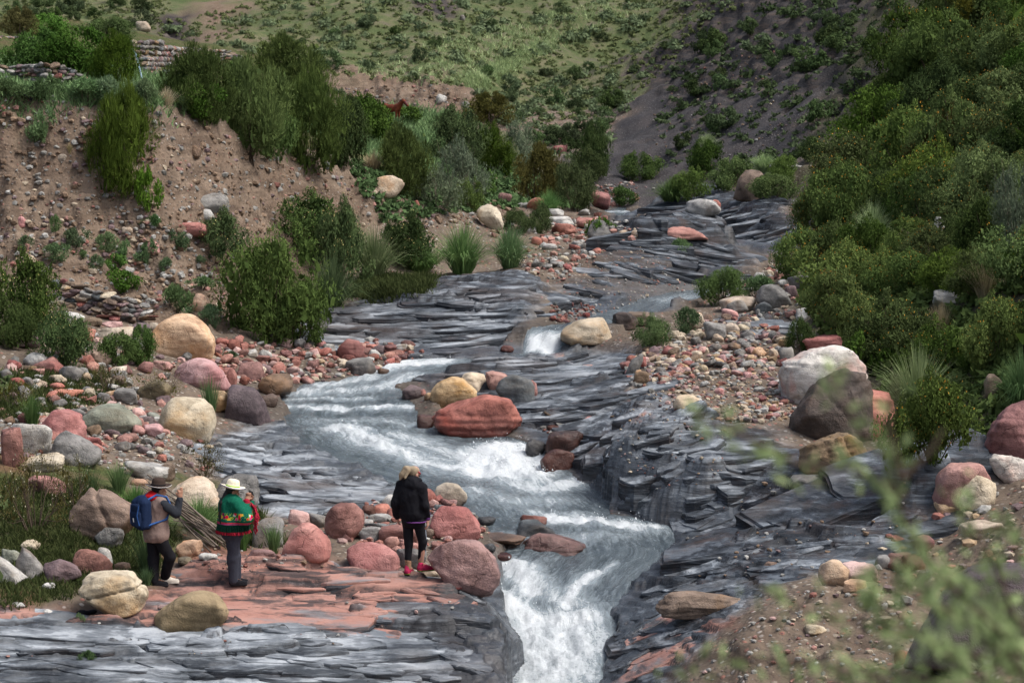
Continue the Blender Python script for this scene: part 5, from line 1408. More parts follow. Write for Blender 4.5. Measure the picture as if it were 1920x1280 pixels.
def beds(poly, n, lmin, lmax, seed, tmin=.03, tmax=.12, rot=.12, ratio=.32, lift=.0):
    rs = np.random.RandomState(seed)
    q = inpoly(poly, n, rs); P = hits(q[:, 0], q[:, 1])
    for (x, y, z) in P:
        L = (lmin + (lmax - lmin) * rs.rand() ** 1.7) / FPX * y / 2
        b = max(.10, L * ratio * rs.uniform(.6, 1.5)) * min(1.6, 60 / y + .4)
        N = 18
        a = np.linspace(0, 2 * math.pi, N, endpoint=False) + rs.uniform(-.1, .1, N)
        r = 1 + .22 * np.sin(a * 2 + rs.uniform(0, 6)) * rs.rand() + .20 * np.sin(a * 3 + rs.uniform(0, 6)) * rs.rand() + rs.uniform(-.10, .10, N)
        ex = np.sign(np.cos(a)) * np.abs(np.cos(a)) ** .75 * r; ey = np.sign(np.sin(a)) * np.abs(np.sin(a)) ** .75 * r
        for k in range(3):                                  # straight joints
            t = rs.uniform(0, 6.28); d = rs.uniform(.6, .95)
            s = ex * math.cos(t) + ey * math.sin(t); c = np.clip(s - d, 0, None)
            ex = ex - c * math.cos(t); ey = ey - c * math.sin(t)
        th = rs.normal() * rot
        X = x + L * ex * math.cos(th) - b * ey * math.sin(th); Y = y + L * ex * math.sin(th) + b * ey * math.cos(th)
        if any(abs(x - q_[0]) < L + .28 and abs(y - q_[1]) < b + .35 for q_ in _feet): continue
        if (samp(WSD, X, Y) < .05).any() or samp(z_rock, x, y) < .55: continue
        h_ = max(.5, L)
        gx = float(np.clip((samp(GZ, x + h_, y) - samp(GZ, x - h_, y)) / (2 * h_), -.5, .5)) * .92
        gy = float(np.clip((samp(GZ, x, y + .5) - samp(GZ, x, y - .5)) / 1.0, -.3, .5)) * .5
        tx = gx + rs.normal() * .012; ty = gy + rs.normal() * .010
        g = samp(Z, X, Y) - (X - x) * tx - (Y - y) * ty
        back = g[ey > .2]; front = g[ey < -.2]
        if not len(back) or not len(front): continue
        lowf = np.percentile(front, 30)
        top = np.percentile(back, 35) + .008 + rs.uniform(0, .03) + lift * rs.rand()
        top = min(top, lowf + tmax * rs.uniform(.6, 1.0))
        if top - np.median(front) < tmin: top = np.median(front) + tmin * rs.uniform(.9, 1.3)
        t = top - g.min() + .06
        zt = top + (X - x) * tx + (Y - y) * ty + rs.normal(size=N) * .006
        rings = []
        for f_, dz in ((.90, .004), (1.0, -.012), (1.01, -.30 * min(t, .2)), (1.045, -.34 * min(t, .2)), (1.03, -.75 * min(t, .2)), (1.06, -t)):
            rings.append(np.stack([x + (X - x) * f_, y + (Y - y) * f_, zt + dz + (rs.normal(size=N) * .008 if dz < -.02 else 0)], 1))
        V = np.concatenate([[[x, y, top + .004]]] + rings) - np.array([x, y, top])
        tri = np.array([[0, 1 + k, 1 + (k + 1) % N] for k in range(N)])
        qd = np.array([[1 + i * N + k, 1 + (i + 1) * N + k, 1 + (i + 1) * N + (k + 1) % N, 1 + i * N + (k + 1) % N] for i in range(5) for k in range(N)])
        nv = len(V); top_n = 1 + 2 * N
        red = float(samp(z_red, x, y) > .5); dk = float(samp(z_dark, x, y)); pl = float(samp(z_pale, x, y)); wt = float(samp(wet, x, y))
        pl = np.clip(pl + rs.uniform(-.3, .75), 0, 1); dk = np.clip(dk + rs.uniform(-.45, .25), 0, 1)
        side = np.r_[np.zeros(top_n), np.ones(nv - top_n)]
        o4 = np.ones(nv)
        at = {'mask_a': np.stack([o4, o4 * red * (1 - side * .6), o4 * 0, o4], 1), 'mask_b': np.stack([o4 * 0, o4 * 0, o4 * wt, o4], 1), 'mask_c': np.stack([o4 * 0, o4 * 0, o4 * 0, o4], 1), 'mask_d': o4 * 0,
              'mask_e': np.clip(o4 * dk + side * .7, 0, 1), 'mask_f': o4 * pl * (1 - side * .8), 'seam_shade': side * .35}
        _plates.append((L * b / y ** 2, V, tri, qd, at, (x, y, top)))


beds([(-20, 1185), (300, 1180), (640, 1190), (930, 1140), (960, 1200), (940, 1275), (0, 1278)], 120, 70, 420, 401, .025, .10)
beds([(300, 1062), (640, 1060), (880, 1100), (900, 1130), (640, 1180), (340, 1180), (300, 1110)], 60, 70, 330, 402, .02, .08)
beds([(420, 830), (540, 800), (700, 860), (820, 930), (690, 950), (500, 940)], 40, 60, 260, 403, .015, .05)
beds([(640, 590), (720, 550), (980, 530), (1030, 560), (980, 640), (780, 680), (640, 655)], 70, 60, 330, 404, .015, .08, .08)
beds([(760, 700), (900, 672), (1180, 655), (1185, 730), (1100, 780), (960, 730)], 95, 60, 300, 405, .02, .09)
beds([(1120, 780), (1190, 750), (1280, 785), (1400, 830), (1390, 890), (1270, 965), (1160, 950), (1125, 870)], 100, 60, 260, 406, .02, .10, .25, .42, .02)
beds([(1160, 1010), (1330, 970), (1450, 900), (1700, 890), (1720, 980), (1520, 1060), (1400, 1120), (1260, 1200), (1200, 1110)], 95, 80, 400, 407, .010, .06, .12, .34)
beds([(1160, 445), (1215, 428), (1320, 432), (1400, 482), (1300, 475), (1200, 468)], 40, 50, 200, 408, .04, .16)
beds([(1210, 408), (1270, 380), (1420, 390), (1490, 396), (1480, 450), (1400, 450), (1300, 425)], 50, 40, 160, 409, .05, .22, .4, .5, .05)
beds([(1050, 580), (1100, 500), (1220, 470), (1400, 495), (1340, 550), (1180, 590)], 70, 40, 220, 410, .02, .11)
beds([(1350, 600), (1480, 585), (1490, 630), (1420, 632)], 12, 50, 160, 411, .03, .08)
beds([(1160, 1110), (1250, 1120), (1230, 1270), (1140, 1270)], 26, 50, 170, 412, .012, .06)
beds([(880, 1105), (945, 1125), (990, 1190), (985, 1290), (880, 1290)], 60, 60, 240, 413, .02, .12, .2, .3)
_plates.sort(key=lambda p: -p[0])
SV = []; SF3 = []; SF4 = []; SA = {}; off = 0
for i, (_, V, tri, qd, at, loc) in enumerate(_plates):
    if i < 298:
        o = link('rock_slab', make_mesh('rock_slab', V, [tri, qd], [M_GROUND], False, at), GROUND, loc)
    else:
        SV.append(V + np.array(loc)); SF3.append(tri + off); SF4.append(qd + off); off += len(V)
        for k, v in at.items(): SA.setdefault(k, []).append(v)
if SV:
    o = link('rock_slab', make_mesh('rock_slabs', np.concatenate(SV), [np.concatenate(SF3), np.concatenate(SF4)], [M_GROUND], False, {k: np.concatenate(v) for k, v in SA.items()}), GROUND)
    o['kind'] = 'stuff'
# ------------------------------------------------------------------ foliage materials
def leaf_material(name, dark, light, trans=.18, hue=.012):
    m = NT('leaf_' + name)
    v = m.attr('var'); inf = m.n('ObjectInfo', out='Random')
    pos = m.n('NewGeometry', out='Position')
    n = m.noise(pos, 1.3, 3)
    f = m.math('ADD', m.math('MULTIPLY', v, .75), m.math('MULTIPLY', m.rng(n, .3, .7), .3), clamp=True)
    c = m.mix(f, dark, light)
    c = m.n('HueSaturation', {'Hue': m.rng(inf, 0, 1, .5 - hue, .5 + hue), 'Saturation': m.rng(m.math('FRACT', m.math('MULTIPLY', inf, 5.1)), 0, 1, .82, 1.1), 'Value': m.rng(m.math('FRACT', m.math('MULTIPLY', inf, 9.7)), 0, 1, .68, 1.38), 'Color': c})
    d = m.n('BsdfDiffuse', {'Color': c}); t = m.n('BsdfTranslucent', {'Color': c})
    mx = m.n('MixShader', {0: trans, 1: d, 2: t})
    m.t.links.new(mx, m.out.inputs[0])
    return m.m


LM = {
    'broom': leaf_material('broom', (0.025, 0.048, 0.010), (0.121, 0.181, 0.037)),
    'dark': leaf_material('dark', (0.018, 0.035, 0.013), (0.089, 0.136, 0.037)),
    'fine': leaf_material('fine', (0.034, 0.058, 0.019), (0.141, 0.204, 0.066)),
    'leafy': leaf_material('leafy', (0.031, 0.074, 0.014), (0.125, 0.220, 0.047)),
    'orange': leaf_material('orange', (0.035, 0.062, 0.015), (0.148, 0.209, 0.055)),
    'rust': leaf_material('rust', (0.053, 0.053, 0.014), (0.142, 0.128, 0.036)),
    'grey': leaf_material('grey', (0.066, 0.085, 0.050), (0.190, 0.240, 0.152)),
    'sage': leaf_material('sage', (0.045, 0.088, 0.033), (0.177, 0.263, 0.119)),
    'hill': leaf_material('hill', (0.040, 0.064, 0.028), (0.126, 0.181, 0.080)),
    'tuft': leaf_material('tuft', (0.036, 0.090, 0.027), (0.167, 0.262, 0.097), .25),
    'tuftpale': leaf_material('tuftpale', (0.101, 0.167, 0.062), (0.356, 0.436, 0.222), .25),
    'tuftdry': leaf_material('tuftdry', (0.211, 0.172, 0.086), (0.475, 0.409, 0.251), .2),
    'fore': leaf_material('fore', (0.130, 0.185, 0.070), (0.340, 0.420, 0.190), .3),
    'hillgrass': leaf_material('hillgrass', (.062, .080, .034), (.125, .142, .062)),
    'hilldark': leaf_material('hilldark', (0.024, 0.041, 0.018), (0.088, 0.129, 0.048)),
    'grass': leaf_material('grass', (.034, .052, .014), (.092, .112, .036), .2),
}
FLW = {'yellow': plain('blossom_yellow', (.42, .36, .14), .8), 'orange': plain('blossom_orange', (.50, .24, .025), .8), 'white': plain('blossom_white', (.45, .42, .30), .8)}
M_STEM = plain('stem_bark', (.085, .062, .045), .9)
M_TWIG = plain('twig_grey', (.16, .13, .105), .9)


def quads_from(c, d, n, ln, wd):
    """leaf diamonds: centre c, axis d, normal n, half sizes"""
    s = np.cross(d, n); s /= np.linalg.norm(s, axis=1)[:, None] + 1e-9
    a = c - d * ln[:, None]; b = c + d * ln[:, None]
    l = c + s * wd[:, None] - d * ln[:, None] * .1; r = c - s * wd[:, None] - d * ln[:, None] * .1
    V = np.stack([a, l, b, r], 1).reshape(-1, 3)
    return V, np.arange(len(V)).reshape(-1, 4)


def tube(path, r0, r1, sides=4):
    P = np.array(path, float); n = len(P); V = []
    for i in range(n):
        t = P[min(i + 1, n - 1)] - P[max(i - 1, 0)]; t /= np.linalg.norm(t) + 1e-9
        a = np.cross(t, [0.31, .2, .93]); a /= np.linalg.norm(a) + 1e-9; b = np.cross(t, a)
        r = r0 + (r1 - r0) * i / (n - 1)
        for k in range(sides):
            an = 2 * math.pi * k / sides
            V.append(P[i] + (a * math.cos(an) + b * math.sin(an)) * r)
    F = [[i * sides + k, i * sides + (k + 1) % sides, (i + 1) * sides + (k + 1) % sides, (i + 1) * sides + k] for i in range(n - 1) for k in range(sides)]
    return np.array(V), np.array(F)


def join(parts):
    V = []; F = []; o = 0
    for v, f in parts:
        V.append(v); F.append(f + o); o += len(v)
    return np.concatenate(V), np.concatenate(F)


def unit(v): return v / (np.linalg.norm(v, axis=-1, keepdims=True) + 1e-9)


def bush_meshes(name, seed, mat, nleaf, ll, lw, nl=16, style='leaf', flower=None, nf=0, fs=.03, shape=1.0, airy=0.0, stemmat=None):
    """bush filling radius 1, height 1: crown, stems, blossoms"""
    rs = np.random.RandomState(seed)
    cs = []; rad = []
    for i in range(nl):
        th = rs.uniform(0, 6.283); z = rs.uniform(.12, .80)
        rr = math.sqrt(max(.0, 1 - ((z - .28) / .66) ** 2)) * rs.uniform(.25, .78) * (1 + .12 * math.sin(3 * th + seed))
        cs.append([rr * math.cos(th), rr * math.sin(th), z]); rad.append(rs.uniform(.17, .34))
    cs = np.array(cs); rad = np.array(rad); rad[cs[:, 2] + rad > 1] *= .8
    w = rad ** 2; w /= w.sum()
    li = rs.choice(nl, nleaf, p=w)
    d = unit(rs.normal(size=(nleaf, 3)) + np.array([0, 0, .25]))
    depth = 1 - rs.rand(nleaf) ** 2.2 * (.55 + airy * .3)
    c = cs[li] + d * (rad[li] * depth)[:, None] * np.array([1, 1, .85])
    c *= 1 + .07 * fbm3(c * 4 + seed, 2)[:, None]
    kx = 1 / np.percentile(np.abs(c[:, :2]), 97); kz = 1 / np.percentile(c[:, 2], 98.5)
    nrm = np.array([kx, kx, kz]); c = c * nrm; cs = cs * nrm
    def tap(q):
        z = np.clip(q[:, 2], 0, 1)
        k_ = np.where(z < .5, .55 + .45 * np.sin(z / .5 * 1.5708), np.sqrt(np.clip(1 - .78 * ((z - .5) / .5) ** 2, .05, 1)))
        return q * np.stack([k_, k_, np.ones_like(k_)], 1)
    c = tap(c) * np.array([1.07, 1.07, 1.03]); cs = tap(cs); rad = rad * (kx + kz) / 2
    keep = c[:, 2] > .0; c, d, li = c[keep], d[keep], li[keep]; n_ = len(c)
    lob = rs.uniform(0, 1, nl)
    var = np.clip(.5 * lob[li] + .5 * rs.rand(n_), 0, 1)
    if style == 'broom':
        ax = unit(d * .85 + np.array([0, 0, .5]) + rs.normal(size=(n_, 3)) * .35)
    elif style == 'droop':
        ax = unit(d + np.array([0, 0, -.35]) + rs.normal(size=(n_, 3)) * .4)
    else:
        ax = unit(d * .4 + rs.normal(size=(n_, 3)) * .7)
    nn = unit(rs.normal(size=(n_, 3)) * .38 + d * 1.0 + np.array([0, 0, .25]))
    L = ll * rs.uniform(.6, 1.3, n_); Wd = lw * rs.uniform(.7, 1.3, n_)
    V, F = quads_from(c, ax, nn, L, Wd)
    vv = np.repeat(var, 4)
    # inner leaf clumps close the middle of the crown
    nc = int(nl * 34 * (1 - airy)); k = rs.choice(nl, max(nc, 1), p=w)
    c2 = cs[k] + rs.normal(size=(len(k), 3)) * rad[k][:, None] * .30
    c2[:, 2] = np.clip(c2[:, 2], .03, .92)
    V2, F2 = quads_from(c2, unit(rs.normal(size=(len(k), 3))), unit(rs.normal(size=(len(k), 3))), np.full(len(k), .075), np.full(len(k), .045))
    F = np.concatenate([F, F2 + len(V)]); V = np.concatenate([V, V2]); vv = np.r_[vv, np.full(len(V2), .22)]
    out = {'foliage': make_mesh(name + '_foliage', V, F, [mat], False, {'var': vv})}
    st = []
    for i in range(min(nl, 11)):
        b0 = np.array([rs.normal() * .07, rs.normal() * .07, -.12]); e = cs[i] + np.array([0, 0, rad[i] * .4])
        mid = b0 * .45 + e * .55 + rs.normal(size=3) * .06; mid[2] = max(mid[2], .1)
        st.append(tube([b0, mid * .6 + b0 * .4, mid, e], .022, .006))
        if airy:
            for q in range(4):
                e2 = e + unit(rs.normal(size=3) + np.array([0, 0, .4])) * rad[i] * 1.05
                st.append(tube([mid, (mid + e2) / 2 + rs.normal(size=3) * .03, e2], .008, .002, 3))
    out['stem'] = make_mesh(name + '_stem', *join(st), [stemmat or M_STEM], False)
    if flower:
        k = rs.choice(nl, nf, p=w)
        dd = unit(rs.normal(size=(nf, 3)) + np.array([0, 0, .6]))
        c3 = cs[k] + dd * rad[k][:, None] * rs.uniform(.97, 1.1, (nf, 1)) * np.array([1, 1, .9])
        q = c3[:, 2] > .15; c3, dd = c3[q], dd[q]
        V3, F3 = quads_from(c3, unit(rs.normal(size=c3.shape)), dd, fs * rs.uniform(.6, 1.3, len(c3)), fs * .6 * rs.uniform(.6, 1.3, len(c3)))
        out['blossoms'] = make_mesh(name + '_blossoms', V3, F3, [FLW[flower]], False)
    return out


def tuft_mesh(name, seed, mat, nb, width=.011, spread=.55, droop=.6, erect=.0):
    rs = np.random.RandomState(seed)
    th = rs.uniform(0, 6.283, nb); ph = rs.uniform(0, 1, nb) ** .8
    base = np.stack([np.cos(th) * ph * .12, np.sin(th) * ph * .12, np.full(nb, -.03)], -1)
    out = np.stack([np.cos(th + rs.normal(size=nb) * .4), np.sin(th + rs.normal(size=nb) * .4), np.zeros(nb)], -1)
    ln = rs.uniform(.6, 1.08, nb); sp = spread * (.12 + ph) * rs.uniform(.5, 1.2, nb)
    pts = []
    for s in (0, .35, .7, 1.0):
        z = ln * (s - droop * sp * s ** 2.6 * .95); r = sp * s ** 1.5 * ln
        pts.append(base + out * r[:, None] + np.stack([0 * z, 0 * z, z], -1))
    side = unit(np.cross(out + rs.normal(size=(nb, 3)) * .5, [0, 0, 1.0]))
    V = []
    for k, p in enumerate(pts):
        w = width * (1, .9, .6, .08)[k]
        V += [p - side * w, p + side * w]
    V = np.stack(V, 1).reshape(-1, 3)
    b = np.arange(nb)[:, None] * 8
    F = np.concatenate([b + np.array([[0, 1, 3, 2]]), b + np.array([[2, 3, 5, 4]]), b + np.array([[4, 5, 7, 6]])])
    var = np.repeat(rs.rand(nb), 8)
    return {'blades': make_mesh(name + '_blades', V, F, [mat], False, {'var': var})}


PROTO = {
    'broom': [bush_meshes('broom', 10 + i, LM['broom'], 12000, .050, .0065, 30, 'broom') for i in range(3)],
    'dark': [bush_meshes('dark', 20 + i, LM['dark'], 8500, .030, .013, 24) for i in range(2)],
    'flower': [bush_meshes('flower', 30 + i, LM['dark'], 8500, .030, .013, 22, flower='yellow', nf=330, fs=.018) for i in range(2)],
    'fine': [bush_meshes('fine', 40 + i, LM['fine'], 11000, .032, .008, 28) for i in range(2)],
    'leafy': [bush_meshes('leafy', 50 + i, LM['leafy'], 5200, .042, .020, 22) for i in range(2)],
    'orange': [bush_meshes('orange', 60 + i, LM['orange'], 7800, .034, .012, 22, flower='orange', nf=230, fs=.017) for i in range(3)],
    'plain': [bush_meshes('plain', 70 + i, LM['orange'], 7800, .036, .012, 22) for i in range(2)],
    'rust': [bush_meshes('rust', 80, LM['rust'], 7800, .04, .010, 22, 'broom')],
    'grey': [bush_meshes('grey', 90 + i, LM['grey'], 6200, .034, .007, 22, airy=.5, stemmat=M_TWIG) for i in range(2)],
    'twig': [bush_meshes('twig', 100 + i, LM['rust'], 1500, .028, .010, 16, airy=.95, flower='white', nf=120, fs=.02) for i in range(2)],
    'small': [bush_meshes('small', 110 + i, LM['sage'], 1500, .085, .026, 11, 'broom') for i in range(3)],
    'smallgreen': [bush_meshes('smallgreen', 120 + i, LM['leafy'], 1300, .085, .035, 10) for i in range(2)],
    'hill': [bush_meshes('hill', 130 + i, LM['hill'], 1500, .080, .032, 12) for i in range(4)],
    'hilldark': [bush_meshes('hilldark', 140 + i, LM['hilldark'], 1500, .080, .034, 12) for i in range(3)],
    'tuft': [tuft_mesh('tuft', 150 + i, LM['tuft'], 1000, .0065, .95, .72) for i in range(3)],
    'tuftpale': [tuft_mesh('tuftpale', 160 + i, LM['tuftpale'], 900, .0065, .75, .7) for i in range(2)],
    'tuftdry': [tuft_mesh('tuftdry', 170, LM['tuftdry'], 420, .007, .6, .5)],
    'blade': [tuft_mesh('blade', 180 + i, LM['tuft'], 260, .010, .5, .25) for i in range(2)],
}
CATS = {'tuft': ('grass_tuft', 'grass tuft'), 'tuftpale': ('grass_tuft', 'grass tuft'), 'tuftdry': ('grass_tuft', 'grass tuft'), 'blade': ('grass_tuft', 'grass tuft')}
_pr = random.Random(99)


def plant(kind, box, label, group=None, yoff=None, deep=1.0, whole=True):
    x0, y0, x1, y1 = box
    cx = (x0 + x1) / 2
    hx, hy, hz = hit(cx, y1 - .04 * (y1 - y0))
    w = (x1 - x0) / FPX * hy; h = (y1 - y0) / FPX * hy * 1.02
    return plant_at(kind, (hx, hy + w * .12, min(hz, z_at(hx, hy + w * .12)) - .04 * h), w, h, label, group, deep)


def plant_at(kind, loc, w, h, label, group=None, deep=1.0):
    ps = PROTO[kind]; ms = ps[_pr.randrange(len(ps))]
    nm, cat = CATS.get(kind, ('shrub', 'shrub'))
    if kind in CATS:
        sx = w / 1.25
    else:
        sx = w / 2.0
    o = link(nm, None, loc=loc, rot=(0, 0, _pr.uniform(0, 6.28)), scale=(sx, sx * deep, h))
    tag(o, label, cat, group)
    for k, me in ms.items():
        c = link(k, me, o)
        if k in ('foliage', 'blades', 'blossoms'): c['kind'] = 'stuff'
    return o


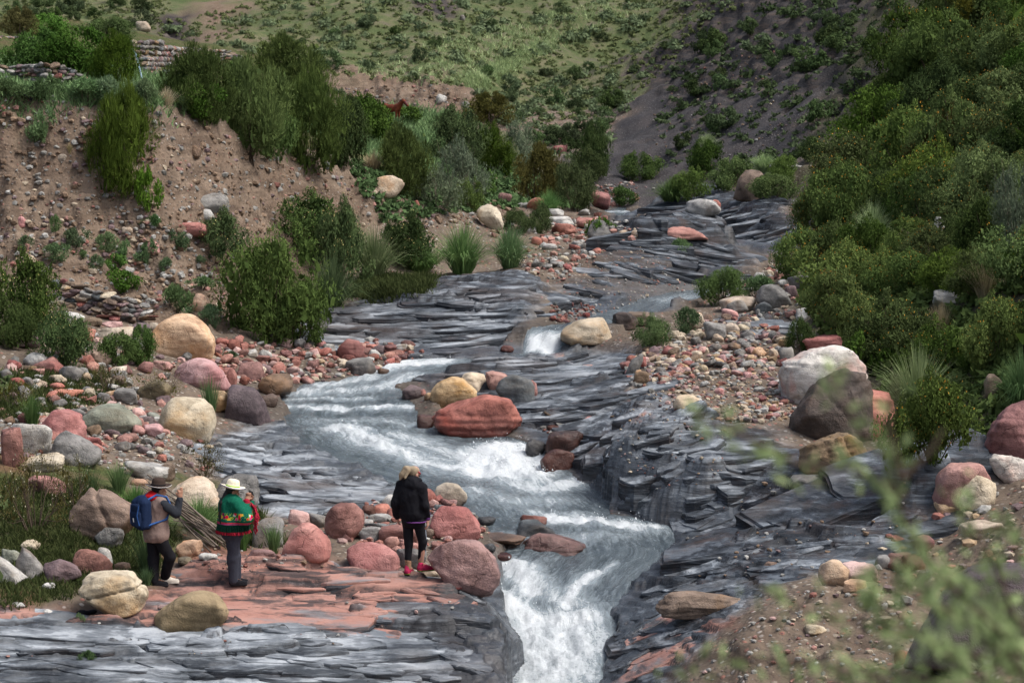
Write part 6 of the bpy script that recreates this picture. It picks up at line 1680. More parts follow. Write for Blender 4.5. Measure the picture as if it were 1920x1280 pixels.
for k, b, l in [
    # terrace and top of the cut bank
    ('broom', (172, 178, 290, 376), 'large dark green broom bush hanging on the bare cut bank'),
    ('broom', (312, 98, 440, 235), 'bright olive broom bush at the top of the bank beside the terrace'),
    ('broom', (390, 125, 535, 292), 'big olive broom bush spilling over the edge of the cut bank'),
    ('broom', (452, 78, 610, 215), 'olive broom bush behind the others with the highest top'),
    ('broom', (518, 150, 645, 325), 'dark broom bush trailing far down the cut bank'),
    ('fine', (455, 190, 545, 305), 'pale-flecked shrub between two broom bushes on the bank'),
    ('leafy', (318, 150, 405, 222), 'bright leafy plant at the foot of the olive broom bush'),
    ('leafy', (15, 62, 125, 146), 'bright green leafy bush behind the front terrace wall'),
    ('leafy', (85, 60, 212, 152), 'largest bright green leafy bush on the terrace'),
    ('broom', (182, 70, 262, 165), 'brown-olive broom bush between leafy bush and long stone wall'),
    ('rust', (0, 18, 72, 72), 'brownish bush at the top left of the terrace'),
    ('leafy', (38, 30, 130, 80), 'leafy green bush behind the largest bright one'),
    ('fine', (150, 36, 255, 82), 'dull green bush above the long stone wall'),
    ('small', (45, 148, 130, 192), 'blue-green weedy clump on the bank edge at the far left'),
    ('small', (118, 150, 200, 197), 'blue-green weedy clump on the bank edge below the front wall'),
    ('small', (168, 148, 245, 199), 'blue-green weedy clump right above the hanging broom bush'),
    ('small', (244, 152, 292, 206), 'dark weedy clump between the hanging broom and the pillar of stones'),
    ('small', (-20, 152, 50, 188), 'green weeds on the bank edge at the photo border'),
    ('tuftdry', (285, 160, 340, 205), 'dry straw-coloured tuft on the bank edge'),
    ('small', (48, 208, 115, 268), 'grey-green plant growing from the bare bank'),
    ('tuftdry', (120, 265, 140, 290), 'little yellow tuft on the bare bank'),
    ('smallgreen', (252, 318, 296, 402), 'narrow leafy dark green bush below the hanging broom'),
    ('small', (315, 178, 352, 214), 'small weed on the edge of the bank by the pale stone'),
    # along the left bank
    ('leafy', (628, 184, 735, 268), 'bright green bush in front of the horse'),
    ('dark', (596, 188, 690, 312), 'dark bush right of the trailing broom'),
    ('smallgreen', (725, 200, 790, 235), 'low green bush under the head of the horse'),
    ('small', (690, 226, 790, 288), 'mossy green grass clump below the horse'),
    ('broom', (692, 246, 802, 372), 'dark olive broom bush on the earth spur'),
    ('tuftdry', (665, 278, 735, 325), 'dry pale grass tuft on the earth spur'),
    ('dark', (800, 206, 912, 318), 'dark green bush right of the horse terrace'),
    ('broom', (880, 240, 962, 330), 'green broom bush at the corner of the left bank'),
    ('rust', (870, 178, 965, 238), 'olive-brown bush at the end of the far earth bank'),
    ('grey', (805, 270, 925, 395), 'silvery twiggy bush in the middle of the left bank'),
    ('grey', (925, 232, 1015, 320), 'pale grey twiggy bush at the corner of the left bank'),
    ('rust', (955, 278, 1062, 385), 'olive and rust coloured bush above the smooth pink boulder'),
    ('fine', (1035, 305, 1115, 400), 'dull green bush beside the big red boulder at the bend'),
    ('grey', (770, 325, 870, 400), 'grey-green bush low on the left bank'),
    ('smallgreen', (885, 325, 935, 372), 'leafy green shrub under the olive broom of the left bank'),
    ('fine', (850, 340, 910, 400), 'mid green shrub between grey bush and twisted cream rock'),
    ('dark', (990, 385, 1035, 440), 'dark small shrub beside the pale long rock'),
    ('fine', (940, 395, 1000, 440), 'green shrub behind the right grass tuft'),
    ('tuft', (1000, 345, 1060, 402), 'green grass clump beside the smooth pink boulder'),
    # foot of the bank
    ('flower', (348, 402, 472, 502), 'dark shrub full of tiny yellow flowers below the grey slab'),
    ('flower', (474, 370, 640, 490), 'large dark shrub with yellow flowers behind the big round shrub'),
    ('flower', (585, 388, 692, 545), 'tall dark shrub with yellow flowers beside the pale grass'),
    ('flower', (708, 410, 822, 508), 'round dark shrub left of the two grass tufts'),
    ('fine', (420, 445, 625, 655), 'biggest round grey-green shrub at the foot of the left bank'),
    ('fine', (495, 540, 612, 655), 'lower side of the round shrub, a darker bush over the cobbles'),
    ('tuft', (800, 396, 932, 520), 'left of two large pampas-like grass tufts'),
    ('tuft', (905, 402, 1008, 508), 'right of two large pampas-like grass tufts'),
    ('tuft', (560, 455, 680, 592), 'grass tuft drooping beside the biggest round shrub'),
    ('tuftpale', (640, 405, 762, 535), 'pale green feathery grass tuft above the tilted ledge'),
    ('tuftpale', (595, 378, 705, 500), 'pale plumed grass behind the tall flowering shrub'),
    ('tuft', (735, 430, 840, 516), 'grass tuft hidden behind the round dark shrub'),
    # left border
    ('flower', (-60, 488, 98, 640), 'big dark green shrub at the left photo border'),
    ('fine', (-40, 565, 62, 655), 'lighter green shrub in front of the dark border shrub'),
    ('flower', (58, 588, 180, 695), 'bright green shrub with yellow flowers among the left boulders'),
    ('leafy', (182, 628, 262, 690), 'fresh green low plant beside the orange-tan rock'),
    ('leafy', (238, 615, 292, 690), 'upright green plant touching the orange-tan boulder'),
    ('twig', (152, 688, 248, 742), 'brownish twiggy shrub in the turf of the stony flat'),
    ('twig', (262, 688, 348, 752), 'reddish twiggy shrub behind the olive-brown rock'),
    ('twig', (-10, 718, 72, 768), 'brown twiggy shrub at the border of the stony flat'),
    ('blade', (18, 735, 100, 805), 'blue-green grass tuft above the pale grey boulder'),
    ('blade', (362, 698, 425, 795), 'spiky grass tuft between cream and purple boulders'),
    ('twig', (336, 832, 432, 902), 'small green-brown bush on the slab behind the cream boulder'),
    ('twig', (-10, 855, 132, 1005), 'tall bare-branched bush with pale seed heads by the photo border'),
    ('twig', (95, 862, 180, 965), 'bare-branched bush left of the split brown boulder'),
    ('blade', (125, 866, 205, 945), 'fresh green grass clump left of the split brown boulder'),
    ('blade', (180, 862, 265, 930), 'fresh green grass clump above the split brown boulder'),
    ('tuft', (318, 912, 425, 1005), 'fresh green grass tuft between the two hatted walkers'),
    ('blade', (480, 978, 545, 1042), 'grass tuft beside the grey sloping rock'),
    ('blade', (225, 985, 330, 1085), 'dark grass at the legs of the backpack walker'),
    ('blade', (205, 905, 300, 960), 'thin grass behind the backpack walker'),
    ('blade', (430, 985, 480, 1035), 'grass right of the white-hatted walker'),
    ('small', (140, 1150, 160, 1168), 'tiny green weed before the cracked cream cube'),
    ('small', (148, 1222, 182, 1256), 'little yellowish weed in a crack of the grey shelf'),
    ('blade', (250, 1060, 300, 1100), 'short grass by the shoe of the backpack walker'),
    # middle ground
    ('smallgreen', (1100, 412, 1152, 458), 'green bush sprouting over the grey boulder on the path'),
    ('small', (1262, 450, 1298, 482), 'small dark weed on the upper ledge'),
    ('fine', (1315, 506, 1402, 574), 'round green shrub at the upper stream by the boulders'),
    ('fine', (1184, 594, 1255, 655), 'small green bush at the head of the gravel bar'),
    ('small', (1268, 580, 1325, 628), 'thin green bush among pale rocks of the gravel bar'),
    ('small', (1385, 520, 1450, 560), 'low greenery behind the angular grey boulder'),
    ('dark', (1476, 600, 1530, 665), 'small dark shrub behind the largest white-topped boulder'),
    # bend of the valley and lower right slope
    ('dark', (1082, 235, 1145, 335), 'tall dark bush at the head of the stream valley'),
    ('dark', (1070, 280, 1140, 345), 'dark bush in the narrow of the valley'),
    ('dark', (1160, 290, 1238, 342), 'lone dark bush on the grey scree'),
    ('smallgreen', (1142, 352, 1195, 388), 'green bush right of the big red boulder at the bend'),
    ('tuftpale', (1302, 243, 1352, 282), 'pale grass tuft high above the upper rocks'),
    ('tuftpale', (1395, 280, 1475, 325), 'pale green grass tuft on the right slope above the rocks'),
    ('tuftpale', (1502, 298, 1562, 365), 'round pale straw-green grass tuft under the slope shrubs'),
    ('dark', (1290, 268, 1360, 335), 'dark bush below the pale high tuft'),
    ('plain', (1330, 300, 1425, 358), 'green bush between the rock fin and the scree'),
    ('tuft', (1215, 325, 1300, 382), 'green grassy clump at the foot of the scree'),
    ('fine', (1260, 320, 1335, 380), 'soft green clump above the white block'),
    ('plain', (1400, 330, 1495, 378), 'green bush beside the slanting grey slab'),
    ('plain', (1440, 295, 1510, 345), 'green bush above the slanting grey slab'),
    # right bank
    ('tuftpale', (1632, 630, 1815, 800), 'largest pale green drooping grass tuft on the right bank'),
    ('tuft', (1862, 632, 1975, 775), 'grass tuft drooping at the right photo border'),
    ('smallgreen', (1582, 628, 1668, 705), 'fresh green leafy plants right of the white-topped boulder'),
    ('tuftdry', (1795, 478, 1905, 565), 'olive-brown grass tuft on the shrub slope'),
    ('tuftdry', (1735, 555, 1795, 640), 'dry feathery tuft above the largest pale grass tuft'),
    ('tuftdry', (1670, 420, 1720, 470), 'dry tuft in the gap of the shrub slope'),
    ('orange', (1655, 715, 1838, 878), 'orange-flowered shrub under the largest pale grass tuft'),
    ('orange', (1505, 515, 1645, 632), 'orange-flowered shrub beside the grey domed boulder'),
    ('orange', (1595, 565, 1765, 680), 'orange-flowered shrub above the fresh leafy plants'),
    ('orange', (1800, 565, 1935, 690), 'orange-flowered shrub above the border grass tuft'),
    ('orange', (1700, 610, 1850, 720), 'orange-flowered shrub behind the largest pale grass tuft'),
    ('grey', (1858, 325, 1975, 485), 'pale sage-leaved shrub at the right photo border'),
    ('leafy', (1880, 88, 1985, 160), 'bright green shrub high at the right photo border'),
    ('leafy', (1815, 60, 1900, 125), 'fresh green shrub high on the right slope'),
    ('rust', (1740, 200, 1860, 300), 'rust-brown shrub in the middle of the right slope'),
    ('rust', (1700, 250, 1800, 340), 'brown-green shrub lower in the middle of the right slope'),
    ('dark', (1800, 380, 1930, 500), 'dark green shrub above the olive-brown tuft'),
    ('dark', (1660, 330, 1760, 430), 'dark twiggy shrub above the rocks of the shrub slope'),
]:
    plant(k, b, l)

# small plants of the talus, each beside something that tells it apart
for k, b, l in [
    ('small', (36, 444, 72, 472), 'small weed beside the pink round stone of the bank'), ('small', (78, 458, 128, 492), 'small weed in the middle of the talus left part'), ('small', (115, 430, 165, 465), 'dark weed high on the talus'),
    ('small', (172, 438, 218, 472), 'weed left of the small upright pale stone'), ('small', (218, 452, 248, 482), 'weed touching the small upright pale stone'), ('small', (252, 455, 308, 498), 'weed in front of the red flat stone on the slope'),
    ('smallgreen', (200, 478, 236, 512), 'fresh green sprout above the tumbled wall'), ('small', (168, 480, 202, 512), 'weed left of the fresh green sprout'), ('smallgreen', (186, 508, 262, 550), 'broad leafy weed just above the tumbled wall'),
    ('small', (296, 485, 322, 512), 'weed alone in the middle of the bare slope'), ('small', (300, 538, 362, 592), 'dull weed behind the orange-tan boulder'), ('small', (268, 405, 302, 438), 'dark weed below the grey slab of the bank'),
    ('small', (298, 428, 356, 472), 'dark leafy weed left of the dark flowering shrub'), ('small', (360, 480, 385, 500), 'weed under the dark flowering shrub'), ('small', (355, 520, 400, 545), 'low weed left of the biggest round shrub'),
    ('small', (138, 470, 165, 488), 'tiny weed between two weeds of the talus'), ('small', (90, 405, 112, 435), 'tiny dark weed on the bank'), ('small', (345, 575, 420, 615), 'greenery behind the eroded stump of rock'),
    ('smallgreen', (700, 236, 745, 262), 'bright low clump below the bush of the horse'), ('small', (415, 660, 445, 680), 'weed in the cobbles below the biggest round shrub'),
]:
    plant(k, b, l)

# shrubs crowding the right slope
rs = np.random.RandomState(77)
_q = inpoly([(1490, 480), (1560, 350), (1680, 180), (1770, 0), (1950, -30), (1960, 560), (1780, 560), (1700, 560), (1560, 560), (1490, 540)], 900, rs)
_kept = []
for x, y in _q:
    sp = 46 + 26 * rs.rand()
    if all((x - a) ** 2 + ((y - b) * 1.25) ** 2 > sp * sp for a, b in _kept): _kept.append((x, y))
    if len(_kept) > 120: break
_P = hits(np.array([k[0] for k in _kept]), np.array([k[1] for k in _kept]))
for (x, y), P in zip(_kept, _P):
    w = rs.uniform(85, 165) / FPX * P[1]; h = w * rs.uniform(.62, .9)
    r = rs.rand()
    if rs.rand() < .13: w *= .8; r = 2
    kind, lab = ('tuftpale', 'pale grass tuft between the shrubs of the right slope') if r == 2 else (('orange', 'orange-flowered shrub crowding the right slope') if r < .58 else ('plain', 'plain green shrub crowding the right slope') if r < .80 else ('dark', 'dark green shrub crowding the right slope') if r < .9 else ('rust', 'brownish shrub crowding the right slope') if r < .95 else ('fine', 'soft olive shrub crowding the right slope'))
    plant_at(kind, (P[0], P[1], P[2] - .1 * h), w, h, lab, lab.replace('shrub ', 'shrubs ').replace('tuft ', 'tufts '))

# scrub on scree, cliff and far hillside: the larger ones are individuals
HL = [('on the far grassy hillside', [(300, 60), (600, -10), (1400, -10), (1300, 60), (1180, 180), (1060, 260), (960, 235), (880, 165), (640, 140)], 26, 36, 22, ['hill', 'hill', 'hilldark']),
      ('on the lower far hillside by the valley head', [(880, 170), (1180, 150), (1200, 200), (1120, 290), (1060, 320), (940, 235)], 22, 50, 26, ['hilldark', 'hill', 'hilldark']),
      ('on the steep grey slope right of the valley', [(1260, 120), (1480, -20), (1720, -20), (1560, 260), (1500, 320), (1300, 320), (1240, 260)], 26, 64, 32, ['hilldark', 'hilldark', 'hill', 'hill']),
      ('on the slope above the stone walls', [(0, 0), (320, 0), (320, 50), (200, 60), (0, 40)], 14, 54, 26, ['hill', 'hilldark']),
      ('on the bushy edge of the terrace', [(300, 110), (620, 120), (640, 200), (560, 240), (420, 200)], 9, 60, 34, ['hill', 'smallgreen'])]
for where, poly, n, smax, smin, kinds in HL:
    q = inpoly(poly, n, rs); P = hits(q[:, 0], q[:, 1])
    for p in P:
        w = (smin + (smax - smin) * rs.rand() ** 1.6) / FPX * p[1]; h = w * rs.uniform(.55, .85)
        k = kinds[rs.randint(len(kinds))]
        lab = {'hill': 'grey-green low shrub ', 'hilldark': 'dark low shrub ', 'smallgreen': 'fresh green low shrub '}[k] + where
        o = link('shrub', PROTO[k][rs.randint(len(PROTO[k]))]['foliage'], loc=(p[0], p[1], p[2] - .12 * h), rot=(0, 0, rs.uniform(0, 6.28)), scale=(w / 2, w / 2, h))
        tag(o, lab, 'shrub', lab.replace('shrub', 'shrubs'))


def ground_cover(name, label, polys, n, mat, kind, hmin, hmax, seed, mask=None):
    """joined uncountable growth: blade clumps or leaf clumps"""
    rs = np.random.RandomState(seed)
    VV = []; FF = []; var = []; off = 0
    for poly, share in polys:
        m_ = int(n * share)
        q = inpoly(poly, m_, rs); P = hits(q[:, 0], q[:, 1])
        nb = {'blade': 9, 'leaf': 22, 'bush': 70}[kind]
        c = np.repeat(P, nb, 0); m = len(c)
        sz = np.repeat(rs.uniform(hmin, hmax, len(P)), nb) / FPX * c[:, 1]
        lv = np.repeat(rs.rand(len(P)), nb) * .6 + rs.rand(m) * .4
        if kind == 'blade':
            b = c + rs.normal(size=(m, 3)) * (sz * .5)[:, None] * np.array([1, 1, 0])
            b[:, 2] = zs_at(b[:, 0], b[:, 1]) - .01
            tip = b + np.stack([rs.normal(size=m) * .4, rs.normal(size=m) * .4, rs.uniform(.5, 1, m)], -1) * sz[:, None]
            s = unit(rs.normal(size=(m, 3)) * np.array([1, 1, 0])) * (sz * .09)[:, None]
            V = np.stack([b - s, b + s, tip], 1).reshape(-1, 3); F = np.arange(m * 3).reshape(-1, 3); k = 3
        else:
            d = unit(rs.normal(size=(m, 3))); d[:, 2] = np.abs(d[:, 2])
            cc = c + d * (sz * rs.uniform(.25, .6, m))[:, None] * np.array([1, 1, .8])
            lk = .30 if kind == 'leaf' else .15
            V, F = quads_from(cc, unit(rs.normal(size=(m, 3)) + np.array([0, 0, .6])), d, sz * lk, sz * lk * .5); k = 4
        VV.append(V); FF.append(F + off); off += len(V); var.append(np.repeat(lv, k))
    me = make_mesh(name, np.concatenate(VV), np.concatenate(FF), [mat], False, {'var': np.concatenate(var)})
    return tag(link(name, me), label, kind='stuff')


ground_cover('grass', 'short green grass on the lower left flat', [([(0, 900), (160, 900), (270, 960), (330, 1000), (300, 1090), (200, 1110), (60, 1130), (0, 1140)], .42), ([(330, 960), (480, 960), (540, 1020), (430, 1030)], .12), ([(650, 560), (690, 520), (820, 520), (800, 548)], .15), ([(0, 700), (180, 690), (250, 740), (100, 780), (0, 790)], .18)], 5200, LM['grass'], 'blade', 9, 22, 201)
ground_cover('grass', 'green and straw grass on the terrace', [([(0, 190), (150, 192), (330, 200), (330, 150), (200, 120), (0, 110)], .4), ([(560, 240), (780, 330), (900, 320), (860, 215), (660, 205)], .6)], 3200, LM['sage'], 'blade', 9, 24, 202)
ground_cover('scrub', 'grass tussocks and scrub covering the far hillside', [([(240, 60), (600, -20), (1440, -20), (1300, 80), (1180, 190), (1070, 265), (960, 235), (880, 165), (640, 145), (450, 90)], .85), ([(0, -10), (320, -10), (320, 60), (0, 60)], .15)], 2300, LM['hillgrass'], 'leaf', 4, 13, 203)
ground_cover('dry_grass', 'straw-coloured dry grass streaks on the far hillside', [([(860, 150), (1010, 80), (1040, 90), (900, 170)], .45), ([(640, 140), (900, 60), (1100, 10), (1200, 20), (900, 165)], .55)], 900, LM['tuftpale'], 'blade', 6, 14, 204)
ground_cover('scrub', 'thin scrub on the grey scree and cliff', [([(1250, 130), (1500, -20), (1700, -20), (1560, 250), (1480, 330), (1280, 340), (1230, 250)], 1)], 420, LM['hill'], 'leaf', 5, 18, 205)
ground_cover('undergrowth', 'low undergrowth between the shrubs of the right slope', [([(1490, 520), (1570, 350), (1760, 0), (1940, -20), (1940, 800), (1860, 830), (1720, 840), (1640, 700), (1540, 640)], 1)], 1900, LM['orange'], 'leaf', 14, 44, 206)
ground_cover('scrub', 'low growth on the left bank slope', [([(640, 300), (800, 330), (960, 310), (1060, 340), (1100, 390), (960, 390), (860, 400), (720, 420)], 1)], 700, LM['sage'], 'leaf', 8, 26, 207)

ground_cover('scrub', 'low bushes dotted over the far hillside', [([(300, 60), (600, -10), (1400, -10), (1300, 60), (1180, 180), (1060, 260), (960, 235), (880, 165), (640, 140)], .75), ([(880, 170), (1180, 150), (1200, 200), (1120, 290), (1060, 320), (940, 235)], .25)], 230, LM['hill'], 'bush', 14, 34, 208)
ground_cover('scrub', 'dark bushes clinging to the steep grey slope', [([(1260, 120), (1480, -20), (1720, -20), (1560, 260), (1500, 320), (1300, 330), (1240, 260)], 1)], 70, LM['hilldark'], 'bush', 20, 46, 209)
ground_cover('undergrowth', 'shrubby growth carrying on along the right slope', [([(1960, -120), (2700, -120), (2700, 700), (2300, 800), (1960, 760)], 1)], 260, LM['orange'], 'bush', 70, 170, 210)
ground_cover('scrub', 'weeds carrying on along the left flat', [([(-420, 560), (-20, 560), (-20, 1150), (-420, 1150)], 1)], 90, LM['fine'], 'bush', 30, 90, 211)
# ------------------------------------------------------------------ shrub close to the camera, out of focus
def near_shrub():
    rs = np.random.RandomState(303)
    def P(px, py, d): a, b = ray(px, py); return np.array([a * d, d, CAMZ + b * d])
    root = P(2050, 1780, 4.2)
    root[2] = z_at(root[0], root[1]) - .05
    o = link('shrub', None, loc=root)
    tag(o, 'blurred sage-green shrub close to the viewer in the lower right corner', 'shrub')
    lines = [
        ([(2050, 1500, 4.2), (1960, 1270, 4.1), (1830, 1140, 4.0), (1730, 1050, 3.95), (1690, 950, 3.9), (1660, 860, 3.9), (1610, 800, 3.9), (1550, 690, 3.9)], 1.0),
        ([(1700, 930, 3.9), (1600, 880, 3.95), (1500, 870, 4.0), (1420, 830, 4.0), (1340, 790, 4.05), (1290, 770, 4.05)], .9),
        ([(1690, 900, 3.9), (1665, 800, 3.85), (1680, 700, 3.8)], .25),
        ([(1960, 1270, 4.1), (1800, 1220, 4.2), (1650, 1170, 4.2), (1520, 1150, 4.3), (1400, 1090, 4.3)], .7),
        ([(1960, 1350, 4.1), (1700, 1290, 4.2), (1500, 1240, 4.2), (1330, 1230, 4.3), (1250, 1270, 4.3)], .65),
        ([(2000, 1300, 4.3), (1900, 1150, 4.3), (1860, 1040, 4.3), (1800, 960, 4.35), (1780, 900, 4.35)], 1.1),
        ([(2050, 1300, 4.0), (1960, 1120, 3.9), (1900, 1020, 3.9), (1880, 960, 3.9)], 1.3),
        ([(1960, 1400, 3.8), (1850, 1280, 3.7), (1740, 1200, 3.7), (1640, 1130, 3.7), (1590, 1080, 3.7)], 1.6),
        ([(1960, 1300, 3.9), (1840, 1180, 3.9), (1700, 1100, 3.9), (1640, 1060, 3.9)], 1.5),
        ([(2000, 1450, 4.0), (1820, 1300, 4.0), (1680, 1260, 4.0), (1560, 1260, 4.0)], 1.6),
        ([(2050, 1250, 4.4), (1940, 1180, 4.4), (1860, 1120, 4.4), (1760, 1080, 4.4), (1700, 1010, 4.4)], 1.2),
        ([(2060, 1380, 3.9), (1930, 1290, 3.8), (1880, 1190, 3.8), (1800, 1110, 3.8)], 1.9),
        ([(1690, 900, 3.9), (1750, 840, 3.9), (1770, 800, 3.9)], .15),
    ]
    st = []; C = []; AX = []
    for pts, dens in lines:
        W = [P(*p) for p in pts]
        path = [root] + W if pts[0][0] > 1990 else W
        path = [np.array(p) - root for p in path]
        st.append(tube(path, .007, .0022, 5))
        for a, b in zip(W[:-1], W[1:]):
            L = np.linalg.norm(b - a); n = int(L / .010 * dens * 1.6)
            for k in range(n):
                p = a + (b - a) * rs.rand() + rs.normal(size=3) * .018
                C.append(p - root); AX.append((b - a) / L * .6 + rs.normal(size=3) * .6 + np.array([0, 0, .25]))
    C = np.array(C); AX = unit(np.array(AX)); n = len(C)
    V, F = quads_from(C, AX, unit(rs.normal(size=(n, 3))), rs.uniform(.013, .024, n), rs.uniform(.005, .0095, n))
    link('stem', make_mesh('near_stem', *join(st), [M_STEM], True), o)
    l = link('foliage', make_mesh('near_foliage', V, F, [LM['fore']], False, {'var': np.repeat(rs.rand(n), 4)}), o)
    l['kind'] = 'stuff'


near_shrub()
# ------------------------------------------------------------------ smooth bodies from distance fields
def rotm(rx=0, ry=0, rz=0):
    return np.array(Matrix.Rotation(rz, 3, 'Z') @ Matrix.Rotation(ry, 3, 'Y') @ Matrix.Rotation(rx, 3, 'X'))


def prim_bounds(p):
    if p[0] == 'cap':
        a, b = np.array(p[1]), np.array(p[2]); r = max(p[3], p[4])
        return np.minimum(a, b) - r, np.maximum(a, b) + r
    c = np.array(p[1]); r = max(p[2]) * (1.75 if p[0] == 'box' else 1.0)
    return c - r, c + r


def prim_eval(p, X):
    if p[0] == 'cap':
        a, b = np.array(p[1]), np.array(p[2]); e = b - a
        t = np.clip(((X - a) @ e) / (e @ e + 1e-12), 0, 1)
        return np.linalg.norm(X - a - t[..., None] * e, axis=-1) - (p[3] + (p[4] - p[3]) * t)
    q = X - np.array(p[1])
    if len(p) > 3 and p[3] is not None: q = q @ p[3]
    r = np.array(p[2], float)
    if p[0] == 'ell':
        k0 = np.linalg.norm(q / r, axis=-1); k1 = np.linalg.norm(q / (r * r), axis=-1)
        return k0 * (k0 - 1) / (k1 + 1e-9)
    rr = p[4] if len(p) > 4 else .02
    d = np.abs(q) - (r - rr)
    return np.linalg.norm(np.maximum(d, 0), axis=-1) + np.minimum(d.max(-1), 0) - rr


def sdf_mesh(name, prims, mat, h=.009, k=.025, noise=0.0, cut=None):
    bs = [prim_bounds(p) for p in prims]
    lo = np.min([b[0] for b in bs], 0) - 3 * h - k; hi = np.max([b[1] for b in bs], 0) + 3 * h + k
    n = np.ceil((hi - lo) / h).astype(int) + 1
    f = np.full(n, 1.0, np.float32)
    ax = [lo[i] + np.arange(n[i]) * h for i in range(3)]
    for p, b in zip(prims, bs):
        i0 = np.clip(((b[0] - k * 1.5 - 2 * h - lo) / h).astype(int), 0, n - 1); i1 = np.clip(((b[1] + k * 1.5 + 2 * h - lo) / h).astype(int) + 2, 1, n)
        sl = tuple(slice(a, c) for a, c in zip(i0, i1))
        X = np.stack(np.meshgrid(*[ax[i][sl[i]] for i in range(3)], indexing='ij'), -1)
        d = prim_eval(p, X).astype(np.float32); g = f[sl]
        hh = np.clip(.5 + .5 * (g - d) / k, 0, 1)
        f[sl] = g * (1 - hh) + d * hh - k * hh * (1 - hh)
    if cut is not None:                        # (axis, value, keep_above)
        for a_, v_, up in cut:
            pl = (ax[a_] - v_) * (-1 if up else 1)
            shp = [1, 1, 1]; shp[a_] = -1
            f = np.maximum(f, pl.reshape(shp).astype(np.float32))
    ins = f < 0
    c = np.zeros(n - 1, np.int8)
    cor = [(i, j, l) for i in (0, 1) for j in (0, 1) for l in (0, 1)]
    for (i, j, l) in cor: c += ins[i:n[0] - 1 + i, j:n[1] - 1 + j, l:n[2] - 1 + l]
    act = np.argwhere((c > 0) & (c < 8))
    idx = np.full(n - 1, -1, np.int64); idx[tuple(act.T)] = np.arange(len(act))
    V = np.zeros((len(act), 3)); cnt = np.zeros(len(act))
    for a in range(8):
        for b in range(a + 1, 8):
            A, Bc = np.array(cor[a]), np.array(cor[b])
            if np.abs(A - Bc).sum() != 1: continue
            fa = f[tuple((act + A).T)]; fb = f[tuple((act + Bc).T)]
            m = (fa < 0) != (fb < 0)
            t = np.where(m, fa / np.where(fa - fb == 0, 1, fa - fb), 0)
            V += np.where(m[:, None], A + (Bc - A) * t[:, None], 0); cnt += m
    V = (act + V / cnt[:, None]) * h + lo
    Fs = []
    for a in range(3):
        u, v = (a + 1) % 3, (a + 2) % 3
        s0 = [slice(1, n[i] - 1) for i in range(3)]; s1 = list(s0)
        s0[a] = slice(0, n[a] - 1); s1[a] = slice(1, n[a])
        A = ins[tuple(s0)]; Bm = ins[tuple(s1)]
        e = np.argwhere(A != Bm)
        if not len(e): continue
        o = np.array([1, 1, 1]); o[a] = 0
        e = e + o
        flip = ins[tuple(e.T)]
        q = []
        for du, dv in ((1, 1), (0, 1), (0, 0), (1, 0)):
            g = e.copy(); g[:, u] -= du; g[:, v] -= dv; q.append(idx[tuple(g.T)])
        q = np.stack(q, -1)
        q = np.where(flip[:, None], q, q[:, ::-1])
        Fs.append(q)
    F = np.concatenate(Fs)
    F = F[(F >= 0).all(1)]
    if noise:
        V += noise * 1.4 * fbm3(V * np.array([11, 11, 7]), 3)[:, None] * np.array([1, 1, .5])
    return make_mesh(name, V, F, [mat] if mat else [], True)


def cloth_mat(name, col, rough=.9, scale=60, var=.18):
    return plain('cloth_' + name, col, rough, var, scale, .15, .25, .006)


CM = {'skin': plain('skin', (.30, .155, .10), .55, .1, 30, .3, .1), 'skinpale': plain('skin_light', (.50, .27, .20), .55, .08, 30, .3, .1), 'black': cloth_mat('black', (.010, .010, .013)), 'blackfleece': cloth_mat('fleece', (.008, .008, .011)),
      'charcoal': cloth_mat('charcoal', (.022, .025, .032)), 'taupe': cloth_mat('taupe', (.215, .155, .135)), 'navy': cloth_mat('navy', (.009, .020, .055)), 'blue': cloth_mat('blue', (.03, .09, .27)),
      'red': cloth_mat('red', (.52, .012, .016)), 'hatbrown': cloth_mat('hat_felt', (.045, .030, .024)), 'hatwhite': cloth_mat('hat_wool', (.70, .64, .50), .85), 'cream': cloth_mat('cream', (.55, .50, .43)),
      'jean': cloth_mat('jean', (.038, .042, .058)), 'hair': plain('hair_black', (.008, .007, .007), .5, .3, 90), 'blonde': plain('hair_blonde', (.25, .195, .13), .6, .35, 60), 'hairdark': plain('hair_brown', (.10, .075, .05), .6, .3, 60),
      'pink': cloth_mat('pink', (.42, .025, .085), .7, 40, .4), 'sock': cloth_mat('sock', (.32, .19, .12)), 'purple': cloth_mat('purple', (.12, .04, .16)), 'grey': cloth_mat('grey', (.22, .25, .30)), 'crimson': cloth_mat('crimson', (.28, .012, .03)),
      'dark': plain('dark_plastic', (.012, .012, .014), .35), 'white': cloth_mat('white', (.7, .7, .7)), 'olive': cloth_mat('olive', (.12, .14, .03)), 'lime': cloth_mat('lime', (.35, .55, .12)), 'bluerim': cloth_mat('rim_blue', (.03, .07, .35))}


